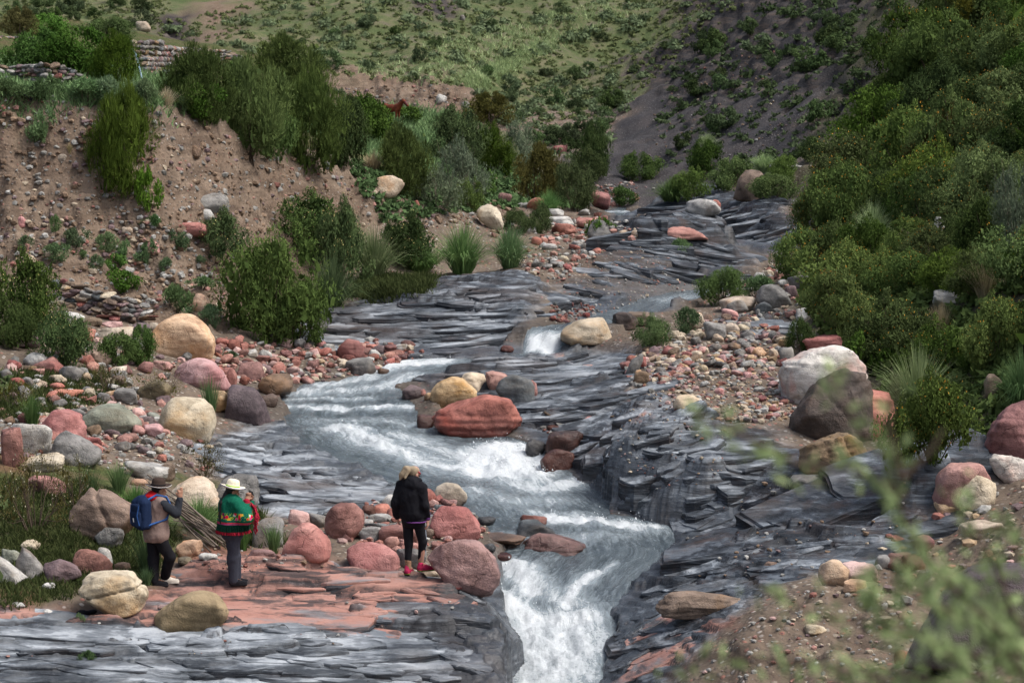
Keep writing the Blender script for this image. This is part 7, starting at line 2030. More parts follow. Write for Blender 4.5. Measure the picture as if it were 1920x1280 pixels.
def shawl_material():
    m = NT('shawl')
    co = m.n('TexCoord', out='Object')
    z = m.n('SeparateXYZ', {0: co}, out=2)
    n = m.noise(co, 55, 4)
    g = m.mix(m.rng(n, .3, .7), (.003, .075, .045), (.008, .115, .068))
    dk = (.004, .042, .026)
    col = m.mix(m.math('LESS_THAN', z, .985), g, dk)
    band = m.math('MULTIPLY', m.math('GREATER_THAN', z, 1.055), m.math('LESS_THAN', z, 1.165))
    # embroidered flowers
    vsc = m.mapv(co, (15, 15, 15), loc=(.2, .1, .3))
    vd = m.vor(vsc, 1.0, rand=.9); vc = m.vor(vsc, 1.0, out='Color', rand=.9)
    fc = m.ramp(m.n('SeparateColor', {0: vc}), [(0, (.55, .01, .04)), (.35, (.20, .01, .08)), (.55, (.62, .04, .25)), (.75, (.65, .30, .04)), (.9, (.5, .5, .55))], 'CONSTANT')
    ring = m.ramp(vd, [(0, 1), (.42, 1), (.44, .45), (.48, .45), (.5, 0)], 'CONSTANT')
    flower = m.mix(m.math('GREATER_THAN', ring, .7), (.30, .45, .04), fc)
    leafs = m.mix(m.math('GREATER_THAN', m.noise(co, 38, 2), .60), g, (.22, .36, .05))
    bandc = m.mix(m.math('GREATER_THAN', ring, .2), leafs, flower)
    col = m.mix(band, col, bandc)
    for zc, w, c in ((1.012, .008, (.50, .02, .06)), (.992, .006, (.5, .03, .2))):
        col = m.mix(m.math('LESS_THAN', m.math('ABSOLUTE', m.math('SUBTRACT', z, zc)), w), col, c)
    return m.bsdf(col, .9, m.bump(n, .3, .006), .1)


def foot_shoe(a, d, L=.26):
    """shoe from heel a along unit d"""
    a = np.array(a, float); d = np.array([d[0], d[1], 0.0]); d /= np.linalg.norm(d)
    return [('cap', a + d * .02 + [0, 0, .045], a + d * .10 + [0, 0, .05], .045, .048), ('cap', a + d * .10 + [0, 0, .048], a + d * (L - .05) + [0, 0, .034], .046, .036), ('cap', a + [0, 0, .05], a + d * .02 + [0, 0, .11], .042, .042),
            ('box', a + d * (L / 2 - .02) + np.array([0, 0, .012]), (L / 2, .045, .014), rotm(rz=math.atan2(d[1], d[0])), .012)]


def head_prims(c, f, down=0.0, s=1.0):
    """head at centre c facing horizontal direction f, pitched down"""
    f = np.array([f[0], f[1], 0]); f /= np.linalg.norm(f); up = np.array([0, 0, 1.0])
    fw = f * math.cos(down) - up * math.sin(down); u = np.cross(np.cross(fw, up), fw); u /= np.linalg.norm(u); rt = np.cross(fw, u)
    c = np.array(c, float)
    M = np.stack([rt, fw, u], 1)
    P = lambda x, y, z: c + (rt * x + fw * y + u * z) * s
    pr = [('ell', P(0, -.01, .03), (.076 * s, .096 * s, .098 * s), M), ('ell', P(0, .03, -.045), (.058 * s, .062 * s, .07 * s), M), ('cap', P(0, .085, .015), P(0, .105, -.025), .010, .016),
          ('cap', P(0, .066, -.085), P(0, .072, -.09), .022, .02), ('cap', P(-.018, .085, -.052), P(.018, .085, -.052), .008, .008), ('cap', P(-.045, .07, .022), P(.045, .07, .022), .016, .016)]
    for sx in (-1, 1):
        pr.append(('ell', P(.078 * sx, -.005, -.005), (.012 * s, .022 * s, .034 * s), M))
    eyes = [P(.032 * sx, .084, .002) for sx in (-1, 1)]
    return pr, eyes, M, P


def hand_prims(wrist, d, palm_n, pose='relaxed', s=1.0, thumb=1):
    """palm, five bent fingers; d = direction of the hand, palm_n = palm normal"""
    w = np.array(wrist, float); d = np.array(d, float); d /= np.linalg.norm(d)
    n = np.array(palm_n, float); n -= d * (n @ d); n /= np.linalg.norm(n); sd = np.cross(d, n)
    pr = [('cap', w - d * .02, w + d * .03, .024, .026)]
    for k in range(4):
        o = (k - 1.5) * .019 * s
        b = w + d * .085 * s + sd * o
        pr.append(('cap', w + d * .025 + sd * o * .8, b, .016, .013))
        L = (.072, .082, .076, .058)[k] * s
        cur = {'relaxed': .45, 'grip': 1.25, 'point': (0.05 if k == 0 else 1.5 if k > 1 else .35)}[pose]
        p = b; dd = d.copy()
        for q, fr in enumerate((.45, .32, .23)):
            a = cur * (.55 if q == 0 else 1.0)
            dd = dd * math.cos(a) + n * math.sin(a); dd /= np.linalg.norm(dd)
            m_ = np.cross(sd, dd); n = n
            e = p + dd * L * fr
            pr.append(('cap', p, e, .0098 - .001 * q, .0090 - .001 * q)); p = e
    tb = w + d * .03 - sd * .026 * thumb
    t1 = tb + (d * .55 - sd * .6 * thumb + n * .45) * .045; t2 = t1 + (d * .8 - sd * .1 * thumb + n * .4) * .032
    pr += [('cap', tb, t1, .014, .011), ('cap', t1, t2, .011, .009)]
    return pr


def add_part(root, name, prims, mat, h=.01, k=.025, noise=0, label=None, cut=None):
    o = link(name, sdf_mesh(name, prims, mat, h, k, noise, cut), root)
    if label: o['label'] = label
    return o


def hat(root, c, M, P, rb, hc, rc, mat, band=None, rim=None, lift=.075):
    """brimmed hat as lathe, in head frame"""
    prof = [(0, hc), (rc * .55, hc * .99), (rc * .85, hc * .88), (rc * .98, hc * .55), (rc * 1.02, .012), (rc * 1.15, .002), (rb * .8, -.006), (rb, .004), (rb * 1.005, -.004), (rb * .8, -.018), (rc * 1.02, -.012), (rc * .9, -.012)]
    N = 36; V = []; F = []
    c0 = P(0, -.012, lift)
    for r, z in prof:
        for k in range(N):
            a = 2 * math.pi * k / N
            zz = z + (.022 * (abs(math.sin(a)) ** 2) * (r / rb) ** 3 if r > rc * 1.1 else 0)
            V.append(c0 + M[:, 0] * r * math.cos(a) + M[:, 1] * r * 1.08 * math.sin(a) + M[:, 2] * zz)
    for i in range(len(prof) - 1):
        for k in range(N):
            F.append([i * N + k, i * N + (k + 1) % N, (i + 1) * N + (k + 1) % N, (i + 1) * N + k])
    h = link('hat', make_mesh('hat', np.array(V), np.array(F), [mat], True), root)
    for nm, mt, r, z, t in (('hat_band', band, rc * 1.035, .020, .011), ('hat_rim', rim, rb * 1.0, .008, .0035)):
        if mt is None: continue
        V = []; F = []
        for q in range(8):
            b = 2 * math.pi * q / 8
            for k in range(N):
                a = 2 * math.pi * k / N
                rr = r + math.cos(b) * t * .35; zz = z + math.sin(b) * t + (.022 * abs(math.sin(a)) ** 2 - .008 if nm == 'hat_rim' else 0)
                V.append(c0 + M[:, 0] * rr * math.cos(a) + M[:, 1] * rr * 1.08 * math.sin(a) + M[:, 2] * zz)
        for q in range(8):
            for k in range(N):
                F.append([q * N + k, q * N + (k + 1) % N, ((q + 1) % 8) * N + (k + 1) % N, ((q + 1) % 8) * N + k])
        link(nm, make_mesh(nm, np.array(V), np.array(F), [mt], True), h)
    return h


def person_root(px, py, label):
    x, y, z = hit(px, py)
    o = link('person', None, loc=(x, y, z - .01))
    tag(o, label, 'person')
    return o, y / FPX


def limbs_mm(pts, infl=0.0):
    return [('cap', a, b, ra + infl, rb + infl) for a, b, ra, rb in pts]


# ---- man with rucksack, pointing up the valley
o, s = person_root(295, 1098, 'person in dark brimmed hat, taupe vest and blue rucksack raising one hand')
f = np.array([.78, .62, 0]); rt = np.array([.62, -.78, 0])
hips = np.array([-.01, .02, .80]); chest = np.array([0.0, .02, 1.22])
LSh, RSh = chest - rt * .18 + [0, 0, .08], chest + rt * .18 + [0, 0, .08]
RE = np.array([.315, -.06, 1.14]); RW = np.array([.365, .02, 1.37])
LE = LSh + np.array([.02, .14, -.27]); LW = LE + f * .22 + [0, 0, .02]
LH, RH = hips - rt * .085, hips + rt * .085
LK, RK_ = np.array([-.06, .07, .42]), np.array([.19, .02, .45]); LA, RA = np.array([-.055, .03, .09]), np.array([.095, .17, .13])
hd, eyes, HM, HP = head_prims((.045, .04, 1.475), (.92, .38), .05)
arms = [(LSh, LE, .052, .042), (LE, LW, .042, .030), (RSh, RE, .052, .042), (RE, RW, .042, .030)]
legs = [(LH, LK, .085, .058), (LK, LA, .058, .038), (RH, RK_, .085, .058), (RK_, RA, .058, .038)]
trunk = [('ell', chest, (.17, .12, .22), rotm(rz=-.9)), ('ell', (hips + chest) / 2, (.15, .115, .25), rotm(rz=-.9)), ('ell', hips + [0, 0, .04], (.16, .13, .14), rotm(rz=-.9)), ('cap', chest + [0, 0, .14], (.03, .04, 1.43), .06, .052)]
body = trunk + limbs_mm(arms) + limbs_mm(legs) + hd + hand_prims(RW, (.05, .05, 1), (-.5, .8, 0), 'point', thumb=-1) + hand_prims(LW, f, (0, 0, -1), 'relaxed') + [('cap', LA, LA + f * .16 + [0, 0, -.05], .04, .03), ('cap', RA, RA + f * .16 + [0, 0, -.05], .04, .03)]
add_part(o, 'body', body, CM['skin'], .0105, .018)
add_part(o, 'trousers', limbs_mm(legs, .024) + [('ell', hips + [0, 0, .02], (.185, .155, .16), rotm(rz=-.9)), ('cap', LK, LA + [0, 0, -.02], .075, .068), ('cap', RK_, RA, .078, .070)], CM['black'], .011, .03, .006)
add_part(o, 'vest', [('ell', chest + [0, 0, .0], (.215, .165, .25), rotm(rz=-.9)), ('cap', chest + [0, 0, -.05], hips + [0, 0, .02], .185, .20), ('cap', LSh, RSh, .075, .075), ('ell', hips + [0, 0, .0], (.215, .18, .16), rotm(rz=-.9))], CM['taupe'], .011, .05, .008, cut=[(2, .70, True)])
add_part(o, 'sleeve', limbs_mm([(RSh, RE, .068, .058), (RE, RW - [0, 0, .03], .060, .046)], .008), CM['charcoal'], .010, .02, .008)
add_part(o, 'sleeve', limbs_mm([(LSh, LE, .066, .056), (LE, LW, .056, .044)], .008), CM['charcoal'], .010, .02, .008)
add_part(o, 'scarf', [('cap', chest + [.06, .06, .17], chest + [-.07, -.02, .19], .06, .065), ('cap', chest + [-.07, -.02, .19], chest + [-.03, -.10, .17], .062, .06), ('cap', chest + [-.03, -.10, .17], chest + [.08, -.05, .15], .055, .045), ('ell', chest + [-.06, -.07, .17], (.10, .09, .07))], CM['red'], .010, .03, .012)
add_part(o, 'hair', [('ell', HP(0, -.03, .03), (.086, .092, .09), HM)], CM['hair'], .010, .01, .004)
for e in eyes: link('eye', make_mesh('eye', ico(1)[0] * .009 + e, ico(1)[1], [CM['dark']]), o)
hat(o, None, HM, HP, .185, .125, .098, CM['hatbrown'], CM['black'], CM['white'], .075)
add_part(o, 'shoe', foot_shoe(LA - [.02, .02, .10], (.85, .3)), CM['black'], .008, .015)
add_part(o, 'shoe', foot_shoe(RA - [.03, .0, .12], (.95, .15)), CM['cream'], .008, .015)
ol = o.location
bp = link('backpack', None, loc=ol)
tag(bp, 'navy blue rucksack with light blue straps worn by the pointing person', 'rucksack')
bc = chest - f * .25 + [0, 0, -.07]; BM = rotm(rz=math.atan2(f[1], f[0]) - math.pi / 2, rx=0)
add_part(bp, 'pack', [('box', bc, (.16, .10, .235), BM, .07), ('ell', bc + [0, 0, .19], (.13, .09, .10), BM)], CM['navy'], .010, .04, .01)
add_part(bp, 'pocket', [('box', bc - f * .10 + [0, 0, -.07], (.125, .045, .12), BM, .04), ('box', bc - f * .10 + [0, 0, .11], (.10, .035, .06), BM, .03)], CM['navy'], .010, .03, .006)
for sx in (-1, 1):
    sp = [bc + rt * .09 * sx + [0, 0, .20], chest + rt * .12 * sx - f * .06 + [0, 0, .215], chest + rt * .14 * sx + f * .10 + [0, 0, .17], chest + rt * .15 * sx + f * .185 + [0, 0, .0], chest + rt * .20 * sx + f * .06 + [0, 0, -.16], bc + rt * .14 * sx + [0, 0, -.17]]
    link('strap', make_mesh('strap', *tube(sp, .018, .018, 6), [CM['blue']], True), bp)
for sx in (-1, 1):
    sp = [bc - f * .12 + rt * .115 * sx + [0, 0, .15], bc - f * .145 + rt * .10 * sx + [0, 0, .0], bc - f * .12 + rt * .125 * sx + [0, 0, -.15]]
    link('cord', make_mesh('cord', *tube(sp, .009, .009, 5), [CM['blue']], True), bp)
link('badge', make_mesh('badge', *tube([bc - f * .152 + [0, 0, -.05], bc - f * .152 + [.01, 0, -.11]], .010, .010, 5), [CM['white']], True), bp)

# ---- walker in the green shawl holding a phone
o, s = person_root(438, 1096, 'person in white brimmed hat and green fringed shawl holding a phone')
f = np.array([.88, .48, 0]); rt = np.array([.48, -.88, 0])
hips = np.array([-.01, 0, .82]); chest = np.array([-.02, .0, 1.22])
LSh, RSh = chest - rt * .16 + [0, 0, .08], chest + rt * .16 + [0, 0, .08]
RE = np.array([.20, -.16, 1.10]); RW = np.array([.215, .0, 1.32]); LE = np.array([.16, .22, 1.08]); LW = np.array([.27, .10, 1.32])
LH, RH = hips - rt * .09, hips + rt * .09
LK, RK_ = np.array([0.02, .07, .44]), np.array([.0, -.04, .44]); LA, RA = np.array([.035, .09, .09]), np.array([-.0, -.02, .09])
hd, eyes, HM, HP = head_prims((.0, .02, 1.455), (.93, .36), .2)
arms = [(LSh, LE, .05, .042), (LE, LW, .042, .030), (RSh, RE, .05, .042), (RE, RW, .042, .030)]
legs = [(LH, LK, .088, .06), (LK, LA, .06, .038), (RH, RK_, .088, .06), (RK_, RA, .06, .038)]
trunk = [('ell', chest, (.16, .12, .22), rotm(rz=-1.0)), ('ell', (hips + chest) / 2, (.155, .12, .25), rotm(rz=-1.0)), ('ell', hips + [0, 0, .02], (.17, .15, .15), rotm(rz=-1.0)), ('cap', chest + [0, 0, .14], (0, .02, 1.40), .055, .05)]
body = trunk + limbs_mm(arms) + limbs_mm(legs) + hd + hand_prims(RW, (.25, .35, .75), (.2, .8, .1), 'grip') + hand_prims(LW, (-.1, -.2, .9), (-.3, -.8, .0), 'grip', thumb=-1) + [('cap', LA, LA + f * .15 + [0, 0, -.05], .04, .03), ('cap', RA, RA + f * .15 + [0, 0, -.05], .04, .03)]
add_part(o, 'body', body, CM['skin'], .0105, .018)
add_part(o, 'jeans', limbs_mm(legs, .022) + [('ell', hips + [0, 0, .02], (.20, .185, .17), rotm(rz=-1.0)), ('cap', LK, LA, .082, .066), ('cap', RK_, RA, .082, .066)], CM['jean'], .011, .03, .006)
SHM = shawl_material()
add_part(o, 'shawl', [('ell', chest + [0, 0, .05], (.20, .165, .17), rotm(rz=-1.0)), ('cap', chest + [0, 0, .0], hips + [.01, 0, .16], .195, .235), ('cap', LSh, RSh, .075, .075), ('cap', RSh, RE, .085, .12), ('cap', RE, RW - [.0, .0, .08], .12, .075), ('cap', LSh, LE, .085, .11), ('cap', LE, LW - [.02, .02, .08], .11, .07), ('cap', RE + [.02, 0, -.02], hips + [.12, -.03, .17], .10, .13), ('cap', chest + [-.01, 0, .1], (-.005, .01, 1.37), .10, .075)], SHM, .010, .05, .010, cut=[(2, .93, True)])
# fringes
rs = np.random.RandomState(5); st = []; st2 = []
for k in range(150):
    a = 2 * math.pi * k / 150
    p = np.array([.01 + .235 * math.cos(a) * 1.03, .235 * math.sin(a), .965])
    q = p + np.array([rs.normal() * .008, rs.normal() * .008, -.095]); e = q + np.array([rs.normal() * .01, rs.normal() * .01, -.045])
    st.append(tube([p, q], .011, .010, 3)); st2.append(tube([q, e], .012, .011, 3))
fr = link('fringe', make_mesh('fringe_green', *join(st), [cloth_mat('fringe_green', (.004, .040, .025))], False), o); fr['kind'] = 'stuff'
fr = link('fringe', make_mesh('fringe_red', *join(st2), [CM['crimson']], False), o); fr['kind'] = 'stuff'
st = []
for k in range(46):
    t = k / 45; p = RW + (RE + [.11, .0, -.05] - RW) * t + [.07 + .035 * math.sin(t * 3.1), -.035, -.02] if t < .6 else RE + np.array([.17 - .06 * (t - .6), -.04, .02 - .5 * (t - .6)])
    st.append(tube([p, p + [rs.normal() * .02 + .02, rs.normal() * .02, -.03], p + [rs.normal() * .02 + .025, -.01, -.085]], .012, .008, 3))
fr = link('fringe', make_mesh('fringe_front', *join(st), [CM['crimson']], False), o); fr['kind'] = 'stuff'
add_part(o, 'cuff', [('cap', RW - [.0, .02, .10], RW - [0, 0, .02], .062, .056)], CM['crimson'], .009, .02, .006)
add_part(o, 'hair', [('ell', HP(0, -.025, .02), (.084, .094, .092), HM), ('cap', HP(0, -.09, -.03), (-.155, -.10, 1.30), .042, .034), ('cap', (-.155, -.10, 1.30), (-.175, -.135, 1.12), .034, .027), ('cap', (-.175, -.135, 1.12), (-.165, -.165, 1.0), .026, .012)], CM['hair'], .009, .02, .006)
for e in eyes: link('eye', make_mesh('eye', ico(1)[0] * .009 + e, ico(1)[1], [CM['dark']]), o)
hat(o, None, HM, HP, .180, .125, .095, CM['hatwhite'], CM['lime'], CM['bluerim'], .07)
add_part(o, 'shoe', foot_shoe(LA - [.03, .02, .09], (.95, .3)), CM['black'], .008, .015)
add_part(o, 'shoe', foot_shoe(RA - [.03, .0, .09], (.97, .2)), CM['black'], .008, .015)
ph = link('phone', None, loc=o.location)
tag(ph, 'black phone held in both hands of the person in the green shawl', 'phone')
PM = rotm(rx=.35, rz=math.atan2(f[1], f[0]) - math.pi / 2)
pc = (RW + LW) / 2 + np.array([.035, .045, .105])
add_part(ph, 'case', [('box', pc, (.075, .006, .038), PM, .006)], CM['dark'], .004, .004)
add_part(ph, 'screen', [('box', pc - PM @ np.array([0, .0065, 0]), (.068, .0022, .032), PM, .002)], plain('phone_screen', (.16, .18, .19), .15), .003, .003)

# ---- woman in black on the rocks
o, s = person_root(770, 1075, 'blond person in black hoodie and leggings with pink shoes standing on the rocks')
f = np.array([.42, .91, 0]); rt = np.array([.91, -.42, 0])
hips = np.array([.035, .04, .88]); chest = np.array([.015, .03, 1.30])
LSh, RSh = chest - rt * .175 + [0, 0, .09], chest + rt * .175 + [0, 0, .07]
LE = np.array([-.235, .03, 1.12]); LW = np.array([-.215, .12, .90]); RE = np.array([.225, -.07, 1.10]); RW = np.array([.265, .02, .885])
LH, RH = hips - rt * .09, hips + rt * .09
LK, RK_ = np.array([-.03, .05, .47]), np.array([.185, .06, .50]); LA, RA = np.array([-.04, .02, .10]), np.array([.155, .10, .135])
hd, eyes, HM, HP = head_prims((.055, .07, 1.565), (.72, .70), .45)
arms = [(LSh, LE, .05, .04), (LE, LW, .04, .028), (RSh, RE, .05, .04), (RE, RW, .04, .027)]
legs = [(LH, LK, .092, .060), (LK, LA, .062, .036), (RH, RK_, .092, .060), (RK_, RA, .062, .036)]
trunk = [('ell', chest, (.165, .115, .23), rotm(rz=-.43)), ('ell', (hips + chest) / 2, (.15, .115, .25), rotm(rz=-.43)), ('ell', hips + [0, 0, .0], (.175, .145, .15), rotm(rz=-.43)), ('cap', chest + [0, 0, .14], (.045, .055, 1.50), .055, .05)]
body = trunk + limbs_mm(arms) + limbs_mm(legs) + hd + hand_prims(RW + [0, 0, -.02], (.02, .1, -1), (-.9, .2, 0), 'relaxed', thumb=-1) + hand_prims(LW, (.1, .2, -1), (.9, .2, 0), 'relaxed') + [('cap', LA, LA + [.05, .13, -.05], .04, .03), ('cap', RA, RA + [.13, .06, -.05], .04, .03)]
add_part(o, 'body', body, CM['skinpale'], .0105, .018)
add_part(o, 'leggings', limbs_mm([(LH, LK, .097, .063), (LK, LA + [0, 0, .10], .066, .046), (RH, RK_, .097, .063), (RK_, RA + [0, 0, .10], .066, .046)], .002) + [('ell', hips + [0, 0, .0], (.182, .155, .16), rotm(rz=-.43)), ('ell', hips + [-.06, -.05, -.03], (.10, .10, .11)), ('ell', hips + [.09, -.06, -.03], (.10, .10, .11))], CM['black'], .009, .025, .003)
sd = []
for a, b, ra, rb in ((RH, RK_, .099, .065), (RK_, RA + [0, 0, .10], .066, .047)):
    u_ = (b - a) / np.linalg.norm(b - a); n_ = np.array([1, .1, 0]) - u_ * u_[0]; n_ /= np.linalg.norm(n_)
    sd.append(('cap', a + n_ * (ra - .012), b + n_ * (rb - .012), .022, .020))
add_part(o, 'stripe', sd, CM['grey'], .007, .01)
add_part(o, 'hoodie', [('ell', chest + [0, 0, .02], (.205, .150, .25), rotm(rz=-.43)), ('cap', chest + [0, 0, -.06], hips + [0, .0, .10], .185, .195), ('ell', hips + [0, 0, .06], (.215, .185, .15), rotm(rz=-.43)), ('cap', LSh, RSh, .078, .078), ('cap', chest + [0, 0, .12], (.035, .04, 1.475), .10, .072)] + limbs_mm([(LSh, LE, .074, .064), (LE, LW, .064, .050), (RSh, RE, .074, .064), (RE, RW + [0, 0, .04], .064, .050)], .006), CM['blackfleece'], .010, .04, .009, cut=[(2, .835, True)])
add_part(o, 'hood', [('ell', chest + [.0, -.085, .13], (.125, .075, .115), rotm(rx=-.3, rz=-.43)), ('cap', chest + [-.10, -.02, .19], chest + [.12, -.05, .18], .05, .05)], CM['blackfleece'], .010, .04, .010)
add_part(o, 'collar', [('cap', (.0, .01, 1.475), (.085, .02, 1.47), .040, .040)], CM['purple'], .009, .02)
add_part(o, 'cuff', [('cap', RW + [0, 0, .06], RW + [.0, .0, .0], .050, .046)], CM['purple'], .008, .01, .004)
add_part(o, 'hem', [('ell', hips + [.03, -.02, -.042], (.195, .175, .020), rotm(rz=-.43))], CM['purple'], .009, .01)
add_part(o, 'hair', [('ell', HP(0, -.025, .035), (.086, .100, .092), HM), ('cap', HP(0, -.10, .055), HP(-.03, -.165, .02), .040, .052), ('cap', HP(-.03, -.165, .02), HP(-.055, -.185, -.08), .055, .045), ('cap', HP(-.055, -.185, -.08), HP(-.07, -.18, -.155), .042, .016), ('cap', HP(.0, -.15, .0), HP(.01, -.17, -.12), .04, .02)], CM['blonde'], .008, .02, .008)
add_part(o, 'headband', [('ell', HP(0, .01, .045), (.090, .102, .022), HM)], CM['crimson'], .008, .006)
gl = link('glasses', None, o)
for sx in (-1, 1):
    ring = [HP(.034 * sx + .024 * math.cos(a), .112, .0 + .02 * math.sin(a)) for a in np.linspace(0, 2 * math.pi, 13)]
    link('rim', make_mesh('rim', *tube(ring, .004, .004, 5), [CM['dark']], True), gl)
    link('temple', make_mesh('temple', *tube([HP(.058 * sx, .108, .006), HP(.085 * sx, -.01, .008)], .004, .004, 5), [CM['dark']], True), gl)
for e in eyes: link('eye', make_mesh('eye', ico(1)[0] * .009 + e, ico(1)[1], [CM['dark']]), o)
for A in (LA, RA):
    add_part(o, 'sock', [('cap', A + [0, 0, .11], A + [0, 0, -.0], .049, .046)], CM['sock'], .008, .01, .006)
for A, d in ((LA, (.30, .9)), (RA, (.92, .35))):
    sh = add_part(o, 'shoe', foot_shoe(A - [.02, .03, .10], d, .25), CM['pink'], .008, .015)
    a = A - [.02, .03, .10]; d = np.array([d[0], d[1], 0]) / math.hypot(*d)
    link('sole', sdf_mesh('sole', [('box', a + d * .105 + [0, 0, .008], (.135, .05, .012), rotm(rz=math.atan2(d[1], d[0])), .010)], CM['olive'], .008, .01), sh)

# ------------------------------------------------------------------ horse on the upper terrace
x, y, z = hit(735, 231)
ho = link('horse', None, loc=(x, y, z), rot=(0, 0, R(-32)), scale=.70)
tag(ho, 'reddish brown horse with halter standing behind the bright green bush', 'horse')
HB = [('ell', (-.05, 0, 1.08), (.62, .25, .30)), ('ell', (.45, 0, 1.10), (.30, .22, .33)), ('ell', (-.58, 0, 1.14), (.33, .25, .31)), ('cap', (.55, 0, 1.22), (.98, 0, 1.62), .20, .12), ('cap', (.60, 0, 1.05), (.9, 0, 1.50), .17, .11), ('cap', (.98, 0, 1.63), (1.12, 0, 1.58), .115, .105),
      ('cap', (1.10, 0, 1.60), (1.38, 0, 1.30), .105, .065), ('cap', (1.38, 0, 1.30), (1.43, 0, 1.25), .066, .055), ('cap', (1.08, 0, 1.50), (1.2, 0, 1.38), .09, .07)]
for sx in (-1, 1):
    HB += [('cap', (.98, .06 * sx, 1.70), (.99, .075 * sx, 1.84), .035, .012), ('cap', (.50, .14 * sx, .95), (.50 + .03 * sx, .13 * sx, .55), .11, .062), ('cap', (.50 + .03 * sx, .13 * sx, .55), (.49 + .03 * sx, .13 * sx, .14), .055, .038), ('cap', (.49 + .03 * sx, .13 * sx, .14), (.53 + .03 * sx, .13 * sx, .03), .042, .055),
           ('cap', (-.62, .14 * sx, 1.0), (-.50 + .05 * sx, .13 * sx, .74), .17, .095), ('cap', (-.50 + .05 * sx, .13 * sx, .74), (-.72 + .05 * sx, .13 * sx, .52), .085, .055), ('cap', (-.72 + .05 * sx, .13 * sx, .52), (-.68 + .05 * sx, .13 * sx, .14), .050, .038), ('cap', (-.68 + .05 * sx, .13 * sx, .14), (-.63 + .05 * sx, .13 * sx, .03), .042, .056)]
M_HORSE = plain('horse_coat', (.125, .030, .012), .6, .3, 5)
M_MANE = plain('horse_mane', (.012, .008, .007), .7, .3, 30)
link('body', sdf_mesh('horse_body', HB, M_HORSE, .022, .06), ho)
link('mane', sdf_mesh('mane', [('cap', (.52, 0, 1.44), (.78, 0, 1.64), .035, .05), ('cap', (.78, 0, 1.64), (1.02, 0, 1.76), .05, .035), ('cap', (.7, .05, 1.5), (.9, .06, 1.62), .05, .05), ('cap', (1.02, 0, 1.74), (1.14, 0, 1.66), .03, .02)], M_MANE, .018, .03, .02), ho)
link('tail', sdf_mesh('tail', [('cap', (-.88, 0, 1.28), (-1.06, 0, 1.18), .05, .07), ('cap', (-1.06, 0, 1.18), (-1.10, 0, .75), .075, .05), ('cap', (-1.10, 0, .75), (-1.06, 0, .5), .05, .02)], M_HORSE, .018, .03, .02), ho)
st = []
for t in (.35, .72):
    c = np.array([1.10 + .28 * t, 0, 1.60 - .30 * t]); r = .108 - .04 * t
    ax_ = np.array([.68, 0, -.73]); e1 = np.array([.73, 0, .68])
    st.append(tube([c + (e1 * math.cos(a) + np.array([0, 1, 0]) * math.sin(a)) * (r + .008) for a in np.linspace(0, 6.283, 17)], .014, .014, 5))
for sx in (-1, 1): st.append(tube([(1.19, .085 * sx, 1.5), (1.04, .105 * sx, 1.60), (1.0, .06 * sx, 1.74)], .013, .013, 5))
link('halter', make_mesh('halter', *join(st), [CM['purple']], True), ho)

# ------------------------------------------------------------------ cut branches, hoses and small finds
rs = np.random.RandomState(17)
gx, gy, gz = hit(400, 1036)
sb = link('stick_pile', None, loc=(gx, gy, gz))
tag(sb, 'pile of long grey cut sticks slanting between the two hatted walkers', 'stick pile')
c0 = np.array([gx, gy, gz])
for k in range(25):
    dA, dB = gy + rs.uniform(.25, .9), gy + rs.uniform(-.25, .35)
    ax_, az_ = ray(rs.uniform(262, 345), 0)[0], 0
    t = rs.rand()
    pa = (280 + 60 * t + rs.normal() * 10, 912 + 55 * t + rs.normal() * 9); pb = (392 + 40 * rs.rand() + 6 * t, 1000 + 32 * rs.rand() + rs.normal() * 3)
    u0, u1 = ray(*pa); v0, v1 = ray(*pb)
    A = np.array([u0 * dA, dA, CAMZ + u1 * dA]); Bq = np.array([v0 * dB, dB, CAMZ + v1 * dB])
    A[2] = max(A[2], z_at(A[0], A[1]) + .03); Bq[2] = max(Bq[2], z_at(Bq[0], Bq[1]) + .02)
    mid = (A + Bq) / 2 + rs.normal(size=3) * .04
    link('stick', make_mesh('stick', *tube([A - c0, mid - c0, Bq - c0], rs.uniform(.008, .013), rs.uniform(.013, .021), 5), [M_TWIG], True), sb)


def hose(label, pts, r, mat, lift=.03):
    W = []
    for px, py, up in pts:
        x, y, z = hit(px, py); W.append(np.array([x, y - .05, z + up]))
    o = link('hose', None, loc=W[0]); tag(o, label, 'hose')
    P = [w - W[0] for w in W]
    Q = []
    for a, b in zip(P[:-1], P[1:]):
        for t in np.linspace(0, 1, 6)[:-1]: Q.append(a + (b - a) * t)
    Q.append(P[-1])
    link('pipe', make_mesh('pipe', *tube(Q, r, r, 7), [mat], True), o)
    link('end_cap', make_mesh('end_cap', *tube([Q[-1], Q[-1] + np.array([0, 0, -.06])], r * 1.4, r * 1.4, 7), [CM['dark']], True), o)


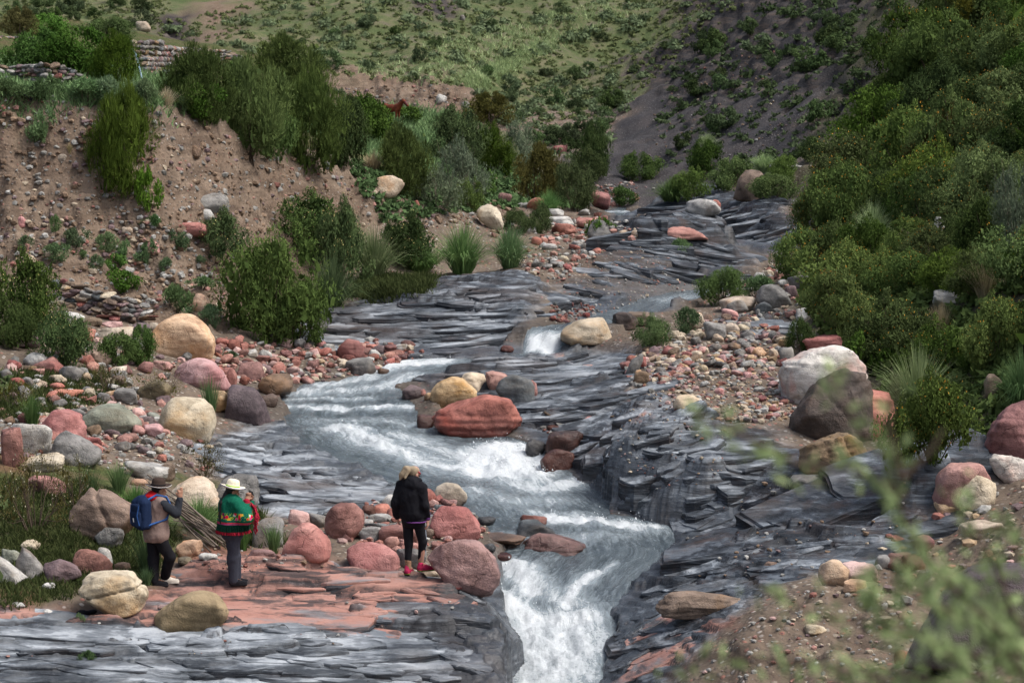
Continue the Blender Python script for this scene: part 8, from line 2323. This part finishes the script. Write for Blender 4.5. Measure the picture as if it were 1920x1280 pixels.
hose('pale blue water hose arching down from the upper stone wall', [(246, 148, 1.05), (256, 150, .85), (262, 152, .45), (268, 156, .05)], .028, plain('hose_blue', (.22, .32, .38), .5))
hose('dark hose lying along the terrace edge at the far left', [(-10, 168, .05), (20, 170, .05), (38, 178, .05), (58, 186, .02)], .03, CM['charcoal'])
bx_, by_, bz_ = hit(161, 1151)
sc_ = link('cloth_scrap', sdf_mesh('cloth_scrap', [('ell', (-.06, 0, .02), (.09, .06, .035)), ('ell', (.06, .03, .02), (.08, .06, .03)), ('cap', (-.02, .02, .03), (.10, -.02, .02), .03, .02)], CM['black'], .009, .02, .015), loc=(bx_, by_, bz_))
tag(sc_, 'crumpled black scrap of cloth on the reddish soil before the cracked cream cube', 'cloth scrap')
px_, py_, pz_ = hit(1040, 795)
dw = link('driftwood', make_mesh('driftwood', *tube([(-.22, .1, .25), (-.02, 0, .12), (.12, -.05, .02), (.3, -.1, -.02)], .035, .02, 6), [M_STEM], True), loc=(px_, py_, pz_))
tag(dw, 'dark driftwood branch lying in the hollow behind the wet boulders', 'driftwood')
# ------------------------------------------------------------------ say which of the look-alikes each one is
def to_px(p):
    c, s = math.cos(PITCH), math.sin(PITCH)
    z = p[2] - CAMZ
    fw = p[1] * c - z * s; up = p[1] * s + z * c
    return IW / 2 + FPX * p[0] / fw, IH / 2 - FPX * up / fw


_PREP = {'in', 'on', 'at', 'beside', 'behind', 'with', 'below', 'above', 'under', 'lying', 'between', 'before', 'left', 'right', 'by', 'of', 'along', 'leaning', 'partly', 'half', 'embedded', 'against', 'touching', 'among', 'full', 'hanging', 'overhanging', 'tucked', 'among', 'near', 'hidden', 'cut', 'upstream', 'wedged', 'squeezed', 'set', 'sticking', 'alone', 'high', 'low', 'sloping', 'jutting', 'spilling', 'trailing', 'growing', 'drooping', 'crowding', 'and', 'holding', 'raising', 'standing', 'from', 'right.', 'seen', 'running', 'rising', 'over', 'round', 'capping', 'sprouting', 'behind.'}
_marks = {}
for o in COL.objects:
    if o.parent is None and o.get('category') in ('boulder', 'rock', 'person', 'shrub', 'grass tuft', 'stone wall', 'horse') and not o.get('group'):
        w = []
        for k, x in enumerate(o['label'].replace(',', '').split()):
            if x in _PREP and k > 0 and not (x in ('low', 'round', 'high', 'half') and k < 3): break
            w.append(x)
        if 2 <= len(w) <= 6:
            _marks.setdefault(' '.join(w), []).append(to_px(o.location))
_marks = {k: v[0] for k, v in _marks.items() if len(v) == 1}
_by = {}
for o in COL.objects:
    if o.parent is None and o.get('group'): _by.setdefault(o['label'], []).append(o)
_taken = set()
for lab, obs in _by.items():
    if len(obs) < 2: continue
    stem = lab
    for cut in (' crowding', ' on ', ' in ', ' along', ' among', ' round', ' covering', ' between'):
        stem = stem.split(cut)[0]
    obs.sort(key=lambda q: -q.scale[0])
    for o in obs:
        px, py = to_px(o.location)
        near = sorted(_marks.items(), key=lambda kv: (kv[1][0] - px) ** 2 + (kv[1][1] - py) ** 2)[:26]
        for nm, (mx, my) in near:
            dx, dy = px - mx, (py - my) * 1.25
            r = math.hypot(dx, dy)
            if r > 330: break
            if abs(dx) > abs(dy): dr = 'left of' if dx < 0 else 'right of'
            else: dr = 'above' if dy < 0 else 'below'
            dist = 'just ' if r < 70 else ('' if r < 150 else 'well ')
            t = f'{stem} {dist}{dr} the {nm}'
            if t not in _taken and len(t.split()) <= 16:
                _taken.add(t); o['label'] = t
                break
